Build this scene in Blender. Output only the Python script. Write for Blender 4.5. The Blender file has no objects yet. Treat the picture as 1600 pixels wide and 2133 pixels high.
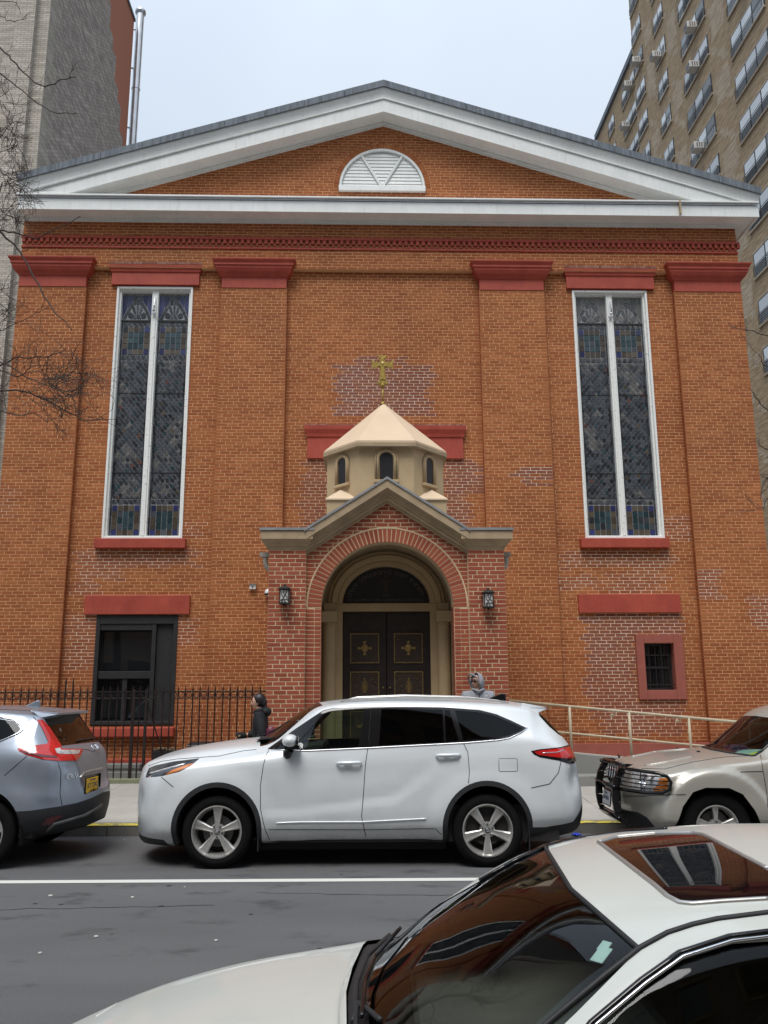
import bpy, bmesh, math, random
import numpy as np
from mathutils import Vector, Matrix, Euler
from mathutils.bvhtree import BVHTree
R = math.radians
random.seed(7)
S = bpy.context.scene
COL = S.collection

# ---------------------------------------------------------------- camera, sky, sun, exposure
cam_d = bpy.data.cameras.new('camera')
cam = bpy.data.objects.new('camera', cam_d); COL.objects.link(cam)
cam_d.sensor_fit = 'VERTICAL'; cam_d.sensor_height = 36.0
cam_d.lens = 1760.0 / 2133.0 * 36.0
cam_d.clip_start = 0.05; cam_d.clip_end = 2000
cam.matrix_world = (Matrix.Translation((0, 0, 1.836)) @ Matrix.Rotation(R(90 + 11.84), 4, 'X') @ Matrix.Rotation(R(-0.33), 4, 'Z'))
S.camera = cam
W = bpy.data.worlds.new('World'); S.world = W; W.use_nodes = True
wn = W.node_tree; wn.nodes.clear()
SUN_EL, SUN_AZ = R(63), R(196)      # azimuth clockwise from +Y (behind the viewer, a little to the left)
wo = wn.nodes.new('ShaderNodeOutputWorld'); bg = wn.nodes.new('ShaderNodeBackground')
sky = wn.nodes.new('ShaderNodeTexSky'); sky.sky_type = 'NISHITA'; sky.sun_disc = False
sky.sun_elevation = SUN_EL; sky.sun_rotation = SUN_AZ; sky.air_density = 1.2; sky.dust_density = 4.0
# overcast: the clear sky seen through an even, softly mottled layer of cloud
tc = wn.nodes.new('ShaderNodeTexCoord')
no = wn.nodes.new('ShaderNodeTexNoise'); no.inputs['Scale'].default_value = 1.6; no.inputs['Detail'].default_value = 5
no.inputs['Roughness'].default_value = .45; no.inputs['Distortion'].default_value = .4
wn.links.new(tc.outputs['Generated'], no.inputs['Vector'])
cr = wn.nodes.new('ShaderNodeValToRGB')
cr.color_ramp.elements[0].position = .3; cr.color_ramp.elements[0].color = (6.0, 7.05, 8.4, 1)
cr.color_ramp.elements[1].position = .75; cr.color_ramp.elements[1].color = (7.8, 8.6, 9.6, 1)
wn.links.new(no.outputs['Fac'], cr.inputs['Fac'])
mx = wn.nodes.new('ShaderNodeMix'); mx.data_type = 'RGBA'; mx.inputs['Factor'].default_value = .9
wn.links.new(sky.outputs['Color'], mx.inputs['A']); wn.links.new(cr.outputs['Color'], mx.inputs['B'])
# overcast skies are brightest overhead (luminance ~ 1 + 2 sin of the height)
sx = wn.nodes.new('ShaderNodeSeparateXYZ'); wn.links.new(tc.outputs['Generated'], sx.inputs[0])
mr = wn.nodes.new('ShaderNodeMapRange'); wn.links.new(sx.outputs[2], mr.inputs[0])
for i, v in enumerate((0., 1., .46, 1.38)): mr.inputs[i+1].default_value = v
mm = wn.nodes.new('ShaderNodeVectorMath'); mm.operation = 'SCALE'
wn.links.new(mx.outputs['Result'], mm.inputs[0]); wn.links.new(mr.outputs[0], mm.inputs['Scale'])
wn.links.new(mm.outputs[0], bg.inputs['Color'])
bg.inputs['Strength'].default_value = 0.061
wn.links.new(bg.outputs['Background'], wo.inputs['Surface'])
sd = bpy.data.lights.new('sun', 'SUN'); sd.energy = 1.5; sd.angle = R(30); sd.color = (1.0, .97, .93)
sun = bpy.data.objects.new('sun', sd); COL.objects.link(sun)
sun.rotation_euler = (R(90) - SUN_EL, 0, math.pi - SUN_AZ)
S.view_settings.view_transform = 'Standard'; S.view_settings.look = 'None'
S.view_settings.exposure = 0.85; S.view_settings.gamma = 1.0; S.view_settings.use_curve_mapping = False

# ---------------------------------------------------------------- helpers
def setp(o, label=None, cat=None, group=None, kind=None):
    if label: o['label'] = label
    if cat: o['category'] = cat
    if group: o['group'] = group
    if kind: o['kind'] = kind
    return o
def empty(name, loc=(0, 0, 0), rz=0, parent=None):
    o = bpy.data.objects.new(name, None); COL.objects.link(o)
    o.location = loc; o.rotation_euler = (0, 0, rz); o.empty_display_size = .1
    if parent: o.parent = parent
    return o
def link(name, me, parent=None, loc=None, rot=None, scale=None):
    o = bpy.data.objects.new(name, me); COL.objects.link(o)
    if parent: o.parent = parent
    if loc is not None: o.location = loc
    if rot is not None: o.rotation_euler = rot
    if scale is not None: o.scale = scale
    return o

class MB:
    """collects vertices and faces of one mesh"""
    def __init__(s): s.v = []; s.f = []; s.m = []; s.col = []
    def add(s, vs, fs, mi=0):
        n = len(s.v); s.v.extend([tuple(p) for p in vs])
        for f in fs: s.f.append([n + i for i in f]); s.m.append(mi)
        return s
    def box(s, x0, x1, y0, y1, z0, z1, mi=0):
        v = [(x0,y0,z0),(x1,y0,z0),(x1,y1,z0),(x0,y1,z0),(x0,y0,z1),(x1,y0,z1),(x1,y1,z1),(x0,y1,z1)]
        return s.add(v, [(3,2,1,0),(4,5,6,7),(0,1,5,4),(1,2,6,5),(2,3,7,6),(3,0,4,7)], mi)
    def bbox(s, c, half, M=None, mi=0):
        v = [Vector((x*half[0], y*half[1], z*half[2])) for z in (-1,1) for x, y in ((-1,-1),(1,-1),(1,1),(-1,1))]
        if M is not None: v = [M @ p for p in v]
        v = [p + Vector(c) for p in v]
        return s.add(v, [(3,2,1,0),(4,5,6,7),(0,1,5,4),(1,2,6,5),(2,3,7,6),(3,0,4,7)], mi)
    def prism(s, poly, y0, y1, mi=0):
        """polygon in x,z (anticlockwise seen from -y) extruded from y0 (front) to y1"""
        n = len(poly)
        v = [(x, y0, z) for x, z in poly] + [(x, y1, z) for x, z in poly]
        f = [list(range(n)), list(range(2*n-1, n-1, -1))] + [(i, n+i, n+(i+1)%n, (i+1)%n) for i in range(n)]
        return s.add(v, f, mi)
    def prism_x(s, poly, x0, x1, mi=0):
        """polygon in y,z extruded along x"""
        n = len(poly)
        v = [(x0, y, z) for y, z in poly] + [(x1, y, z) for y, z in poly]
        f = [list(range(n)), list(range(2*n-1, n-1, -1))] + [(i, n+i, n+(i+1)%n, (i+1)%n) for i in range(n)]
        return s.add(v, f, mi)
    def prism_z(s, poly, z0, z1, mi=0):
        n = len(poly)
        v = [(x, y, z0) for x, y in poly] + [(x, y, z1) for x, y in poly]
        f = [list(range(n-1, -1, -1)), list(range(n, 2*n))] + [(i, (i+1)%n, n+(i+1)%n, n+i) for i in range(n)]
        return s.add(v, f, mi)
    def tube(s, pts, r, n=8, mi=0, closed=False):
        pts = [Vector(p) for p in pts]; k = len(pts)
        rs = r if isinstance(r, (list, tuple)) else [r]*k
        base = len(s.v); up = None
        for i, p in enumerate(pts):
            if closed: t = (pts[(i+1)%k] - pts[i-1])
            else: t = pts[min(i+1,k-1)] - pts[max(i-1,0)]
            t = t.normalized() if t.length > 1e-9 else Vector((0,0,1))
            if up is None:
                a = Vector((0,0,1)) if abs(t.z) < .9 else Vector((1,0,0))
                up = (a - t*a.dot(t)).normalized()
            else:
                up = up - t*up.dot(t)
                up = up.normalized() if up.length > 1e-6 else t.orthogonal().normalized()
            w = t.cross(up)
            for j in range(n):
                a = 2*math.pi*j/n
                s.v.append(tuple(p + (up*math.cos(a) + w*math.sin(a))*rs[i]))
        for i in range(k if closed else k-1):
            for j in range(n):
                a = base+i*n+j; b = base+i*n+(j+1)%n; i2 = (i+1)%k
                s.f.append([a, b, base+i2*n+(j+1)%n, base+i2*n+j]); s.m.append(mi)
        if not closed:
            s.f.append([base+j for j in range(n-1,-1,-1)]); s.m.append(mi)
            s.f.append([base+(k-1)*n+j for j in range(n)]); s.m.append(mi)
        return s
    def lathe(s, prof, axis='z', c=(0,0,0), n=24, mi=0, a0=0, a1=2*math.pi):
        """prof: (radius, height) pairs, turned round an axis through c"""
        base = len(s.v); full = abs(a1-a0-2*math.pi) < 1e-6; m = n if full else n+1
        for r, h in prof:
            for j in range(m):
                a = a0 + (a1-a0)*j/n; x, y = r*math.cos(a), r*math.sin(a)
                p = (x, y, h) if axis == 'z' else ((x, h, y) if axis == 'y' else (h, x, y))
                s.v.append((p[0]+c[0], p[1]+c[1], p[2]+c[2]))
        for i in range(len(prof)-1):
            for j in range(n):
                j2 = (j+1) % m
                s.f.append([base+i*m+j, base+i*m+j2, base+(i+1)*m+j2, base+(i+1)*m+j]); s.m.append(mi)
        return s
    def sphere(s, c, r, n=12, mi=0, sc=(1,1,1)):
        pr = [(math.sin(math.pi*i/(n//2+2)), -math.cos(math.pi*i/(n//2+2))) for i in range(n//2+3)]
        base = len(s.v)
        s.lathe([(max(a,1e-4)*r, b*r) for a, b in pr], 'z', (0,0,0), n, mi)
        for i in range(base, len(s.v)):
            x, y, z = s.v[i]; s.v[i] = (x*sc[0]+c[0], y*sc[1]+c[1], z*sc[2]+c[2])
        return s
    def mesh(s, name, mats, smooth=False):
        me = bpy.data.meshes.new(name); me.from_pydata(s.v, [], s.f)
        for m in (mats if isinstance(mats, (list, tuple)) else [mats]): me.materials.append(m)
        if any(s.m): me.polygons.foreach_set('material_index', s.m)
        if smooth: me.polygons.foreach_set('use_smooth', [True]*len(me.polygons))
        me.update(); return me
    def obj(s, name, mats, parent=None, smooth=False, bevel=0, loc=None, rot=None, fix=True, angle=None):
        me = s.mesh(name, mats, smooth)
        if fix:
            bm = bmesh.new(); bm.from_mesh(me)
            bmesh.ops.recalc_face_normals(bm, faces=bm.faces); bm.to_mesh(me); bm.free()
        if angle is not None: me.set_sharp_from_angle(angle=R(angle))
        o = link(name, me, parent, loc, rot)
        if bevel:
            b = o.modifiers.new('bevel', 'BEVEL'); b.width = bevel; b.segments = 2; b.limit_method = 'ANGLE'; b.angle_limit = R(40)
        return o

# ---------------------------------------------------------------- materials
MATS = {}
def nodemat(name):
    m = bpy.data.materials.new(name); m.use_nodes = True; MATS[name] = m
    nt = m.node_tree; return m, nt, nt.nodes['Principled BSDF']
def N(nt, t, **kw):
    n = nt.nodes.new(t)
    for k, v in kw.items():
        if k.startswith('_'): setattr(n, k[1:], v)
        else: n.inputs[k.replace('~', ' ')].default_value = v
    return n
def rgb(c): return (c[0], c[1], c[2], 1)
def mixc(nt, fac, a, b, blend='MIX'):
    m = nt.nodes.new('ShaderNodeMix'); m.data_type = 'RGBA'; m.blend_type = blend
    for s_, x in (('Factor', fac), ('A', a), ('B', b)):
        if hasattr(x, 'is_linked') or hasattr(x, 'links'): nt.links.new(x, m.inputs[s_])
        else: m.inputs[s_].default_value = rgb(x) if s_ != 'Factor' else x
    return m.outputs['Result']
def mathn(nt, op, a, b=None, c=None, clamp=False):
    m = nt.nodes.new('ShaderNodeMath'); m.operation = op; m.use_clamp = clamp
    for i, x in enumerate((a, b, c)):
        if x is None: continue
        if hasattr(x, 'links'): nt.links.new(x, m.inputs[i])
        else: m.inputs[i].default_value = x
    return m.outputs[0]
def noise(nt, scale, detail=4, rough=.55, vec=None, dist=0):
    n = N(nt, 'ShaderNodeTexNoise', Scale=scale, Detail=detail, Roughness=rough, Distortion=dist)
    if vec is not None: nt.links.new(vec, n.inputs['Vector'])
    return n.outputs['Fac']
def maprange(nt, v, a, b, c=0., d=1.):
    m = nt.nodes.new('ShaderNodeMapRange'); nt.links.new(v, m.inputs[0])
    for i, x in enumerate((a, b, c, d)): m.inputs[i+1].default_value = x
    return m.outputs[0]
def objvec(nt, sc=None):
    t = nt.nodes.new('ShaderNodeTexCoord')
    if sc is None: return t.outputs['Object']
    m = nt.nodes.new('ShaderNodeMapping'); m.inputs['Scale'].default_value = sc
    nt.links.new(t.outputs['Object'], m.inputs['Vector']); return m.outputs[0]
def wvec(nt, sc=(1,1,1)):
    g = nt.nodes.new('ShaderNodeNewGeometry'); m = nt.nodes.new('ShaderNodeMapping'); m.inputs['Scale'].default_value = sc
    nt.links.new(g.outputs['Position'], m.inputs['Vector']); return m.outputs[0]
def bump(nt, b, h, strength=.3, dist=.01):
    n = N(nt, 'ShaderNodeBump', Strength=strength, Distance=dist); nt.links.new(h, n.inputs['Height'])
    nt.links.new(n.outputs[0], b.inputs['Normal'])
def simple(name, col, rough=.6, metal=0., var=.15, scale=6., bmp=.0, bscale=60, coat=0., spec=.5, stretch=(1,1,1)):
    m, nt, b = nodemat(name)
    v = wvec(nt, stretch)
    n = noise(nt, scale, 5, .6, v)
    dark = tuple(x*(1-var) for x in col); lite = tuple(min(1, x*(1+var)) for x in col)
    c = mixc(nt, maprange(nt, n, .3, .7), dark, lite)
    nt.links.new(c, b.inputs['Base Color'])
    b.inputs['Roughness'].default_value = rough; b.inputs['Metallic'].default_value = metal
    b.inputs['Coat Weight'].default_value = coat; b.inputs['Specular IOR Level'].default_value = spec
    if bmp: bump(nt, b, noise(nt, bscale, 4, .6, v), bmp, .005)
    return m
def rnd_piece(nt):
    g = nt.nodes.new('ShaderNodeNewGeometry'); oi = nt.nodes.new('ShaderNodeObjectInfo')
    return mathn(nt, 'FRACT', mathn(nt, 'ADD', g.outputs['Random Per Island'], oi.outputs['Random']))
def attr(nt, name):
    a = nt.nodes.new('ShaderNodeAttribute'); a.attribute_name = name; return a
def brick_mat(name, c0, c1, c2, patch=None, grime=.5):
    m, nt, b = nodemat(name)
    r = rnd_piece(nt)
    ramp = nt.nodes.new('ShaderNodeValToRGB'); e = ramp.color_ramp.elements
    e[0].position = 0; e[0].color = rgb(c0); e[1].position = 1; e[1].color = rgb(c2)
    k = e.new(.45); k.color = rgb(c1)
    nt.links.new(r, ramp.inputs[0]); c = ramp.outputs[0]
    if patch is not None:
        a = attr(nt, 'patch')
        sp = nt.nodes.new('ShaderNodeSeparateColor'); nt.links.new(a.outputs['Color'], sp.inputs[0])
        c = mixc(nt, sp.outputs[0], c, patch)
    # weathering: large soft blotches, rain-dragged streaks and soot near the pavement
    v = wvec(nt)
    big = maprange(nt, noise(nt, .55, 5, .6, v), .42, .68)
    c = mixc(nt, mathn(nt, 'MULTIPLY', big, .45*grime), c, tuple(x*.62 for x in c0))
    st = maprange(nt, noise(nt, 1.0, 4, .6, wvec(nt, (2.2, 2.2, .25))), .5, .75)
    c = mixc(nt, mathn(nt, 'MULTIPLY', st, .35*grime), c, (c0[0]*.55, c0[1]*.5, c0[2]*.55))
    g = nt.nodes.new('ShaderNodeNewGeometry'); sz = nt.nodes.new('ShaderNodeSeparateXYZ'); nt.links.new(g.outputs['Position'], sz.inputs[0])
    low = mathn(nt, 'MULTIPLY', maprange(nt, sz.outputs[2], 3.6, .8), maprange(nt, noise(nt, 1.3, 4, .6, v), .3, .6))
    c = mixc(nt, mathn(nt, 'MULTIPLY', low, .75*grime), c, (c0[0]*.72, c0[1]*.5, c0[2]*.55))
    fine = noise(nt, 45, 5, .7, v)
    c = mixc(nt, maprange(nt, fine, .35, .75, 0, .35), c, tuple(x*.6 for x in c1))
    nt.links.new(c, b.inputs['Base Color']); b.inputs['Roughness'].default_value = .85
    b.inputs['Specular IOR Level'].default_value = .25
    bump(nt, b, noise(nt, 90, 4, .7, v), .5, .004)
    return m
def mortar_mat(name, c, white):
    m, nt, b = nodemat(name)
    a = attr(nt, 'patch'); sp = nt.nodes.new('ShaderNodeSeparateColor'); nt.links.new(a.outputs['Color'], sp.inputs[0])
    v = wvec(nt)
    n = maprange(nt, noise(nt, 3, 5, .6, v), .3, .7)
    cc = mixc(nt, n, tuple(x*.82 for x in c), c)
    n2 = mathn(nt, 'MULTIPLY', sp.outputs[1], maprange(nt, noise(nt, 9, 3, .6, v), .3, .5))
    cc = mixc(nt, n2, cc, white)
    g = nt.nodes.new('ShaderNodeNewGeometry'); sz = nt.nodes.new('ShaderNodeSeparateXYZ'); nt.links.new(g.outputs['Position'], sz.inputs[0])
    low = mathn(nt, 'MULTIPLY', maprange(nt, sz.outputs[2], 2.8, .6), maprange(nt, noise(nt, 1.3, 4, .6, v), .35, .65))
    cc = mixc(nt, mathn(nt, 'MULTIPLY', low, .6), cc, tuple(x*.55 for x in c))
    nt.links.new(cc, b.inputs['Base Color']); b.inputs['Roughness'].default_value = .95
    b.inputs['Specular IOR Level'].default_value = .1
    return m
M = {}
M['brick'] = brick_mat('painted_brick', (.315,.094,.034), (.385,.126,.045), (.44,.158,.058), (.23,.088,.066), .85)
M['mortar'] = mortar_mat('painted_mortar', (.74,.42,.22), (.88,.74,.62))
M['pbrick'] = brick_mat('red_porch_brick', (.28,.068,.040), (.36,.092,.052), (.40,.115,.062), None, .35)
M['pmortar'] = mortar_mat('porch_mortar', (.70,.53,.34), (.7,.55,.4))
M['redpaint'] = simple('red_masonry_paint', (.38,.055,.028), .6, var=.12, scale=3, bmp=.25, bscale=40)
M['dustyred'] = simple('dusty_red_stucco', (.30,.085,.062), .85, var=.1, bmp=.4, bscale=80)
def white_paint():
    m, nt, b = nodemat('white_paint'); v = wvec(nt)
    n = maprange(nt, noise(nt, 2.5, 5, .6, v), .35, .7)
    c = mixc(nt, n, (.74,.76,.74), (.84,.85,.83))
    s_ = maprange(nt, noise(nt, 3, 5, .75, wvec(nt, (7,7,.5))), .52, .72)
    c = mixc(nt, mathn(nt, 'MULTIPLY', s_, .28), c, (.40,.39,.35))
    k_ = maprange(nt, noise(nt, 26, 5, .75, v), .66, .69)
    c = mixc(nt, mathn(nt, 'MULTIPLY', k_, .6), c, (.30,.28,.25))
    nt.links.new(c, b.inputs['Base Color']); b.inputs['Roughness'].default_value = .5
    return m
M['white'] = white_paint()
def flaked():
    m, nt, b = nodemat('flaking_white_paint'); v = wvec(nt)
    n = maprange(nt, noise(nt, 14, 6, .7, v), .60, .64)
    c = mixc(nt, mathn(nt, 'MULTIPLY', n, .7), (.80,.81,.78), (.33,.30,.25))
    nt.links.new(c, b.inputs['Base Color']); b.inputs['Roughness'].default_value = .6
    return m
M['flake'] = flaked()
def slate():
    m, nt, b = nodemat('grey_lead_flashing')
    n = maprange(nt, noise(nt, 2.0, 5, .7, wvec(nt, (7,7,.5))), .35, .7)
    c = mixc(nt, n, (.075,.09,.11), (.19,.22,.25))
    k = maprange(nt, noise(nt, 2.2, 5, .75, wvec(nt, (9,1,1.6))), .66, .70)
    c = mixc(nt, k, c, (.62,.62,.6))
    nt.links.new(c, b.inputs['Base Color']); b.inputs['Roughness'].default_value = .7
    return m
M['slate'] = slate()
M['tan'] = simple('tan_stucco', (.50,.37,.215), .9, var=.09, scale=2.5, bmp=.35, bscale=120)
M['roofcream'] = simple('cream_stucco', (.64,.49,.34), .85, var=.06, scale=1.5, bmp=.15, bscale=90)
M['stone'] = simple('tan_cast_stone', (.40,.30,.19), .9, var=.16, scale=4, bmp=.5, bscale=100)
M['metal_edge'] = simple('galvanised_edge', (.45,.46,.48), .4, metal=.7, var=.15)
M['gold'] = simple('old_gold', (.34,.235,.045), .55, metal=.3, var=.3, scale=25)
M['brass'] = simple('dull_brass_ornament', (.34,.235,.09), .5, metal=.5, var=.4, scale=60)
M['bronze'] = simple('dark_bronze_door', (.035,.026,.024), .45, metal=.3, var=.3, scale=8, bmp=.1)
M['darkwood'] = simple('dark_brown_panel', (.045,.03,.022), .6, var=.3, scale=14)
M['black'] = simple('black_paint', (.012,.012,.013), .5, var=.2)
M['blackframe'] = simple('black_window_frame', (.018,.018,.02), .55, var=.2)
M['iron'] = simple('rusty_black_iron', (.016,.009,.008), .6, metal=.1, var=.6, scale=18, bmp=.3)
M['lead'] = simple('lead_came', (.26,.265,.275), .6, metal=.0, var=.25, scale=20)
M['signdark'] = simple('dark_sign_board', (.014,.013,.015), .4, var=.1)
M['signletter'] = simple('dim_sign_letter', (.13,.125,.12), .5, var=.2)
M['rail'] = simple('cream_rail_paint', (.48,.41,.29), .5, var=.12, bmp=.1)
M['whitemetal'] = simple('white_metal', (.72,.72,.72), .4, var=.08)
M['frost'] = simple('frosted_lantern_glass', (.62,.62,.60), .35, var=.15, scale=20)
M['darkiron'] = simple('dark_lantern_iron', (.03,.028,.026), .5, metal=.3, var=.4, scale=30)
def glass(name, tint, rough=.02, base=.06):
    m = bpy.data.materials.new(name); m.use_nodes = True; nt = m.node_tree; nt.nodes.clear()
    out = nt.nodes.new('ShaderNodeOutputMaterial'); tr = N(nt, 'ShaderNodeBsdfTransparent', Color=rgb(tint))
    gl = N(nt, 'ShaderNodeBsdfGlossy', Roughness=rough, Color=(.95,.97,1,1))
    fr = N(nt, 'ShaderNodeFresnel', IOR=1.5)
    mx_ = nt.nodes.new('ShaderNodeMixShader')
    f = mathn(nt, 'MULTIPLY_ADD', fr.outputs[0], 1.0, base, clamp=True)
    nt.links.new(f, mx_.inputs[0]); nt.links.new(tr.outputs[0], mx_.inputs[1]); nt.links.new(gl.outputs[0], mx_.inputs[2])
    nt.links.new(mx_.outputs[0], out.inputs[0]); MATS[name] = m
    return m
def darkglass(name, c0, c1, rough=.12, scale=3, spec=.6, wob=.0):
    m, nt, b = nodemat(name)
    r = rnd_piece(nt)
    c = mixc(nt, r, c0, c1); nt.links.new(c, b.inputs['Base Color'])
    b.inputs['Roughness'].default_value = rough; b.inputs['Specular IOR Level'].default_value = spec
    if wob: bump(nt, b, noise(nt, scale, 2, .5, wvec(nt)), wob, .02)
    return m
M['sg_dark'] = darkglass('dark_leaded_glass', (.010,.011,.015), (.075,.085,.10), .3)
M['sg_blue'] = darkglass('blue_leaded_glass', (.018,.022,.07), (.04,.048,.15), .25)
M['sg_brown'] = darkglass('brown_leaded_glass', (.045,.035,.025), (.10,.08,.055), .3)
M['sg_teal'] = darkglass('teal_leaded_glass', (.012,.032,.04), (.04,.072,.085), .25)
M['sg_grey'] = darkglass('grey_leaded_glass', (.05,.055,.06), (.17,.16,.15), .3)
M['sg_red'] = darkglass('rust_leaded_glass', (.09,.03,.025), (.12,.05,.04), .3)
M['winglass'] = darkglass('dark_window_glass', (.006,.008,.01), (.01,.012,.014), .03, spec=.8, scale=1.3, wob=.25)
M['housepane'] = darkglass('curtained_window_glass', (.42,.45,.48), (.70,.74,.77), .15, spec=.6)
M['housepane_dark'] = darkglass('dark_house_glass', (.02,.025,.03), (.16,.17,.18), .08, spec=.7)
def asphalt():
    m, nt, b = nodemat('asphalt'); v = wvec(nt)
    big = maprange(nt, noise(nt, .5, 5, .6, wvec(nt, (.6,2.2,1))), .3, .7)
    c = mixc(nt, big, (.062,.062,.063), (.100,.100,.100))
    sp = maprange(nt, noise(nt, 130, 3, .7, v), .35, .75)
    c = mixc(nt, sp, c, (.16,.16,.165))
    agg = N(nt, 'ShaderNodeTexVoronoi', Scale=70); nt.links.new(v, agg.inputs['Vector'])
    c = mixc(nt, maprange(nt, agg.outputs['Distance'], .16, .06), c, (.26,.26,.265))
    oil = maprange(nt, noise(nt, 1.3, 5, .65, wvec(nt, (1,1.8,1))), .56, .70)
    c = mixc(nt, mathn(nt, 'MULTIPLY', oil, .6), c, (.022,.022,.024))
    spot = N(nt, 'ShaderNodeTexVoronoi', Scale=2.6); nt.links.new(v, spot.inputs['Vector'])
    c = mixc(nt, maprange(nt, spot.outputs['Distance'], .085, .06), c, (.016,.016,.018))
    nt.links.new(c, b.inputs['Base Color']); b.inputs['Roughness'].default_value = .85
    b.inputs['Specular IOR Level'].default_value = .3
    bump(nt, b, noise(nt, 150, 4, .7, v), .6, .006)
    return m
M['asphalt'] = asphalt()
def concrete(name, c, var=.2, sc=1.6):
    m, nt, b = nodemat(name); v = wvec(nt)
    big = maprange(nt, noise(nt, sc, 6, .65, v), .3, .7)
    cc = mixc(nt, big, tuple(x*(1-var) for x in c), tuple(x*(1+var*.4) for x in c))
    sp = maprange(nt, noise(nt, 110, 4, .7, v), .45, .75)
    cc = mixc(nt, mathn(nt, 'MULTIPLY', sp, .45), cc, tuple(x*.62 for x in c))
    sc_ = maprange(nt, noise(nt, 7, 5, .7, wvec(nt, (.5,3,1))), .6, .7)
    cc = mixc(nt, mathn(nt, 'MULTIPLY', sc_, .3), cc, tuple(x*.5 for x in c))
    nt.links.new(cc, b.inputs['Base Color']); b.inputs['Roughness'].default_value = .9
    bump(nt, b, noise(nt, 120, 4, .6, v), .3, .004)
    return m
M['concrete'] = concrete('pavement_concrete', (.42,.40,.36))
M['ramp'] = concrete('ramp_concrete', (.25,.25,.235), .15, 3)
M['granite'] = concrete('mossy_kerb_stone', (.24,.25,.16), .4, 4)
M['curb'] = concrete('worn_kerb', (.16,.155,.14), .3, 4)
def worn_paint(name, c, under, thr=.5, sc=9):
    m, nt, b = nodemat(name); v = wvec(nt, (1,2,1))
    n = maprange(nt, noise(nt, sc, 6, .75, v), thr, thr+.06)
    cc = mixc(nt, n, c, under); nt.links.new(cc, b.inputs['Base Color']); b.inputs['Roughness'].default_value = .8
    return m
M['linepaint'] = worn_paint('worn_white_line', (.62,.61,.57), (.25,.25,.24), .60, 60)
M['yellow'] = worn_paint('worn_yellow_kerb_paint', (.68,.55,.06), (.2,.18,.13), .48, 7)

def worn_red():
    m, nt, b = nodemat('weathered_red_paint'); v = wvec(nt)
    c = mixc(nt, maprange(nt, noise(nt, 2.2, 6, .7, v), .35, .68), (.32,.043,.025), (.43,.070,.036))
    st = maprange(nt, noise(nt, 3, 5, .75, wvec(nt, (9,9,.7))), .52, .74)
    c = mixc(nt, mathn(nt, 'MULTIPLY', st, .4), c, (.16,.035,.026))
    fl = maprange(nt, noise(nt, 20, 6, .75, v), .68, .70)
    c = mixc(nt, mathn(nt, 'MULTIPLY', fl, .7), c, (.42,.24,.19))
    nt.links.new(c, b.inputs['Base Color']); b.inputs['Roughness'].default_value = .65
    bump(nt, b, noise(nt, 40, 5, .7, v), .35, .006)
    return m
M['redpaint'] = worn_red()
# ================================================================ the church
YAW = R(1.73)
church = empty('church', (0, 16.5, 0), YAW)
setp(church, 'orange-red brick church with white pediment, tall leaded windows and arched entrance porch', 'church')
CX = .03
COURSE, BL, JT = .0655, .212, .0118

def set_patch(me, per_face):
    a = me.color_attributes.get('patch') or me.color_attributes.new('patch', 'FLOAT_COLOR', 'CORNER')
    buf = np.zeros(len(me.loops)*4, dtype=np.float32)
    i = 0
    for p, c in zip(me.polygons, per_face):
        n = p.loop_total
        buf[i*4:(i+n)*4] = np.tile((c[0], c[1], 0, 1), n); i += n
    a.data.foreach_set('color', buf)
def cut_intervals(iv, holes):
    for h0, h1 in holes:
        out = []
        for a, b in iv:
            if h1 <= a or h0 >= b: out.append((a, b)); continue
            if h0 > a: out.append((a, h0))
            if h1 < b: out.append((h1, b))
        iv = out
    return iv
def courses(z0, z1, spans, course=COURSE, bl=BL, jt=JT, zorg=0.):
    """running bond: yields pieces (x0,x1,z0,z1) clipped to the spans of each course"""
    k = int(math.floor((z0 - zorg)/course)); out = []; cells = []
    while zorg + k*course < z1:
        za, zb = zorg + k*course, zorg + (k+1)*course
        ca, cb = max(za, z0), min(zb, z1)
        if cb - ca > .02:
            off = (k % 2)*bl/2 + (.02*math.sin(k*1.7))
            for a, b in spans((ca+cb)/2):
                if b - a < .02: continue
                i0 = math.floor((a - off)/bl) + 1; bd = [a]
                while off + i0*bl < b: bd.append(off + i0*bl); i0 += 1
                bd.append(b)
                if len(bd) > 2 and bd[1] - bd[0] < .06: bd.pop(1)
                if len(bd) > 2 and bd[-1] - bd[-2] < .06: bd.pop(-2)
                for p, q in zip(bd[:-1], bd[1:]):
                    cells.append((p, q, ca, cb))
                    p2 = p + (jt/2 if p > a + 1e-6 else .001); q2 = q - (jt/2 if q < b - 1e-6 else .001)
                    if q2 - p2 > .01: out.append((p2, q2, ca + jt/2, cb - jt/2))
        k += 1
    return out, cells
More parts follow.
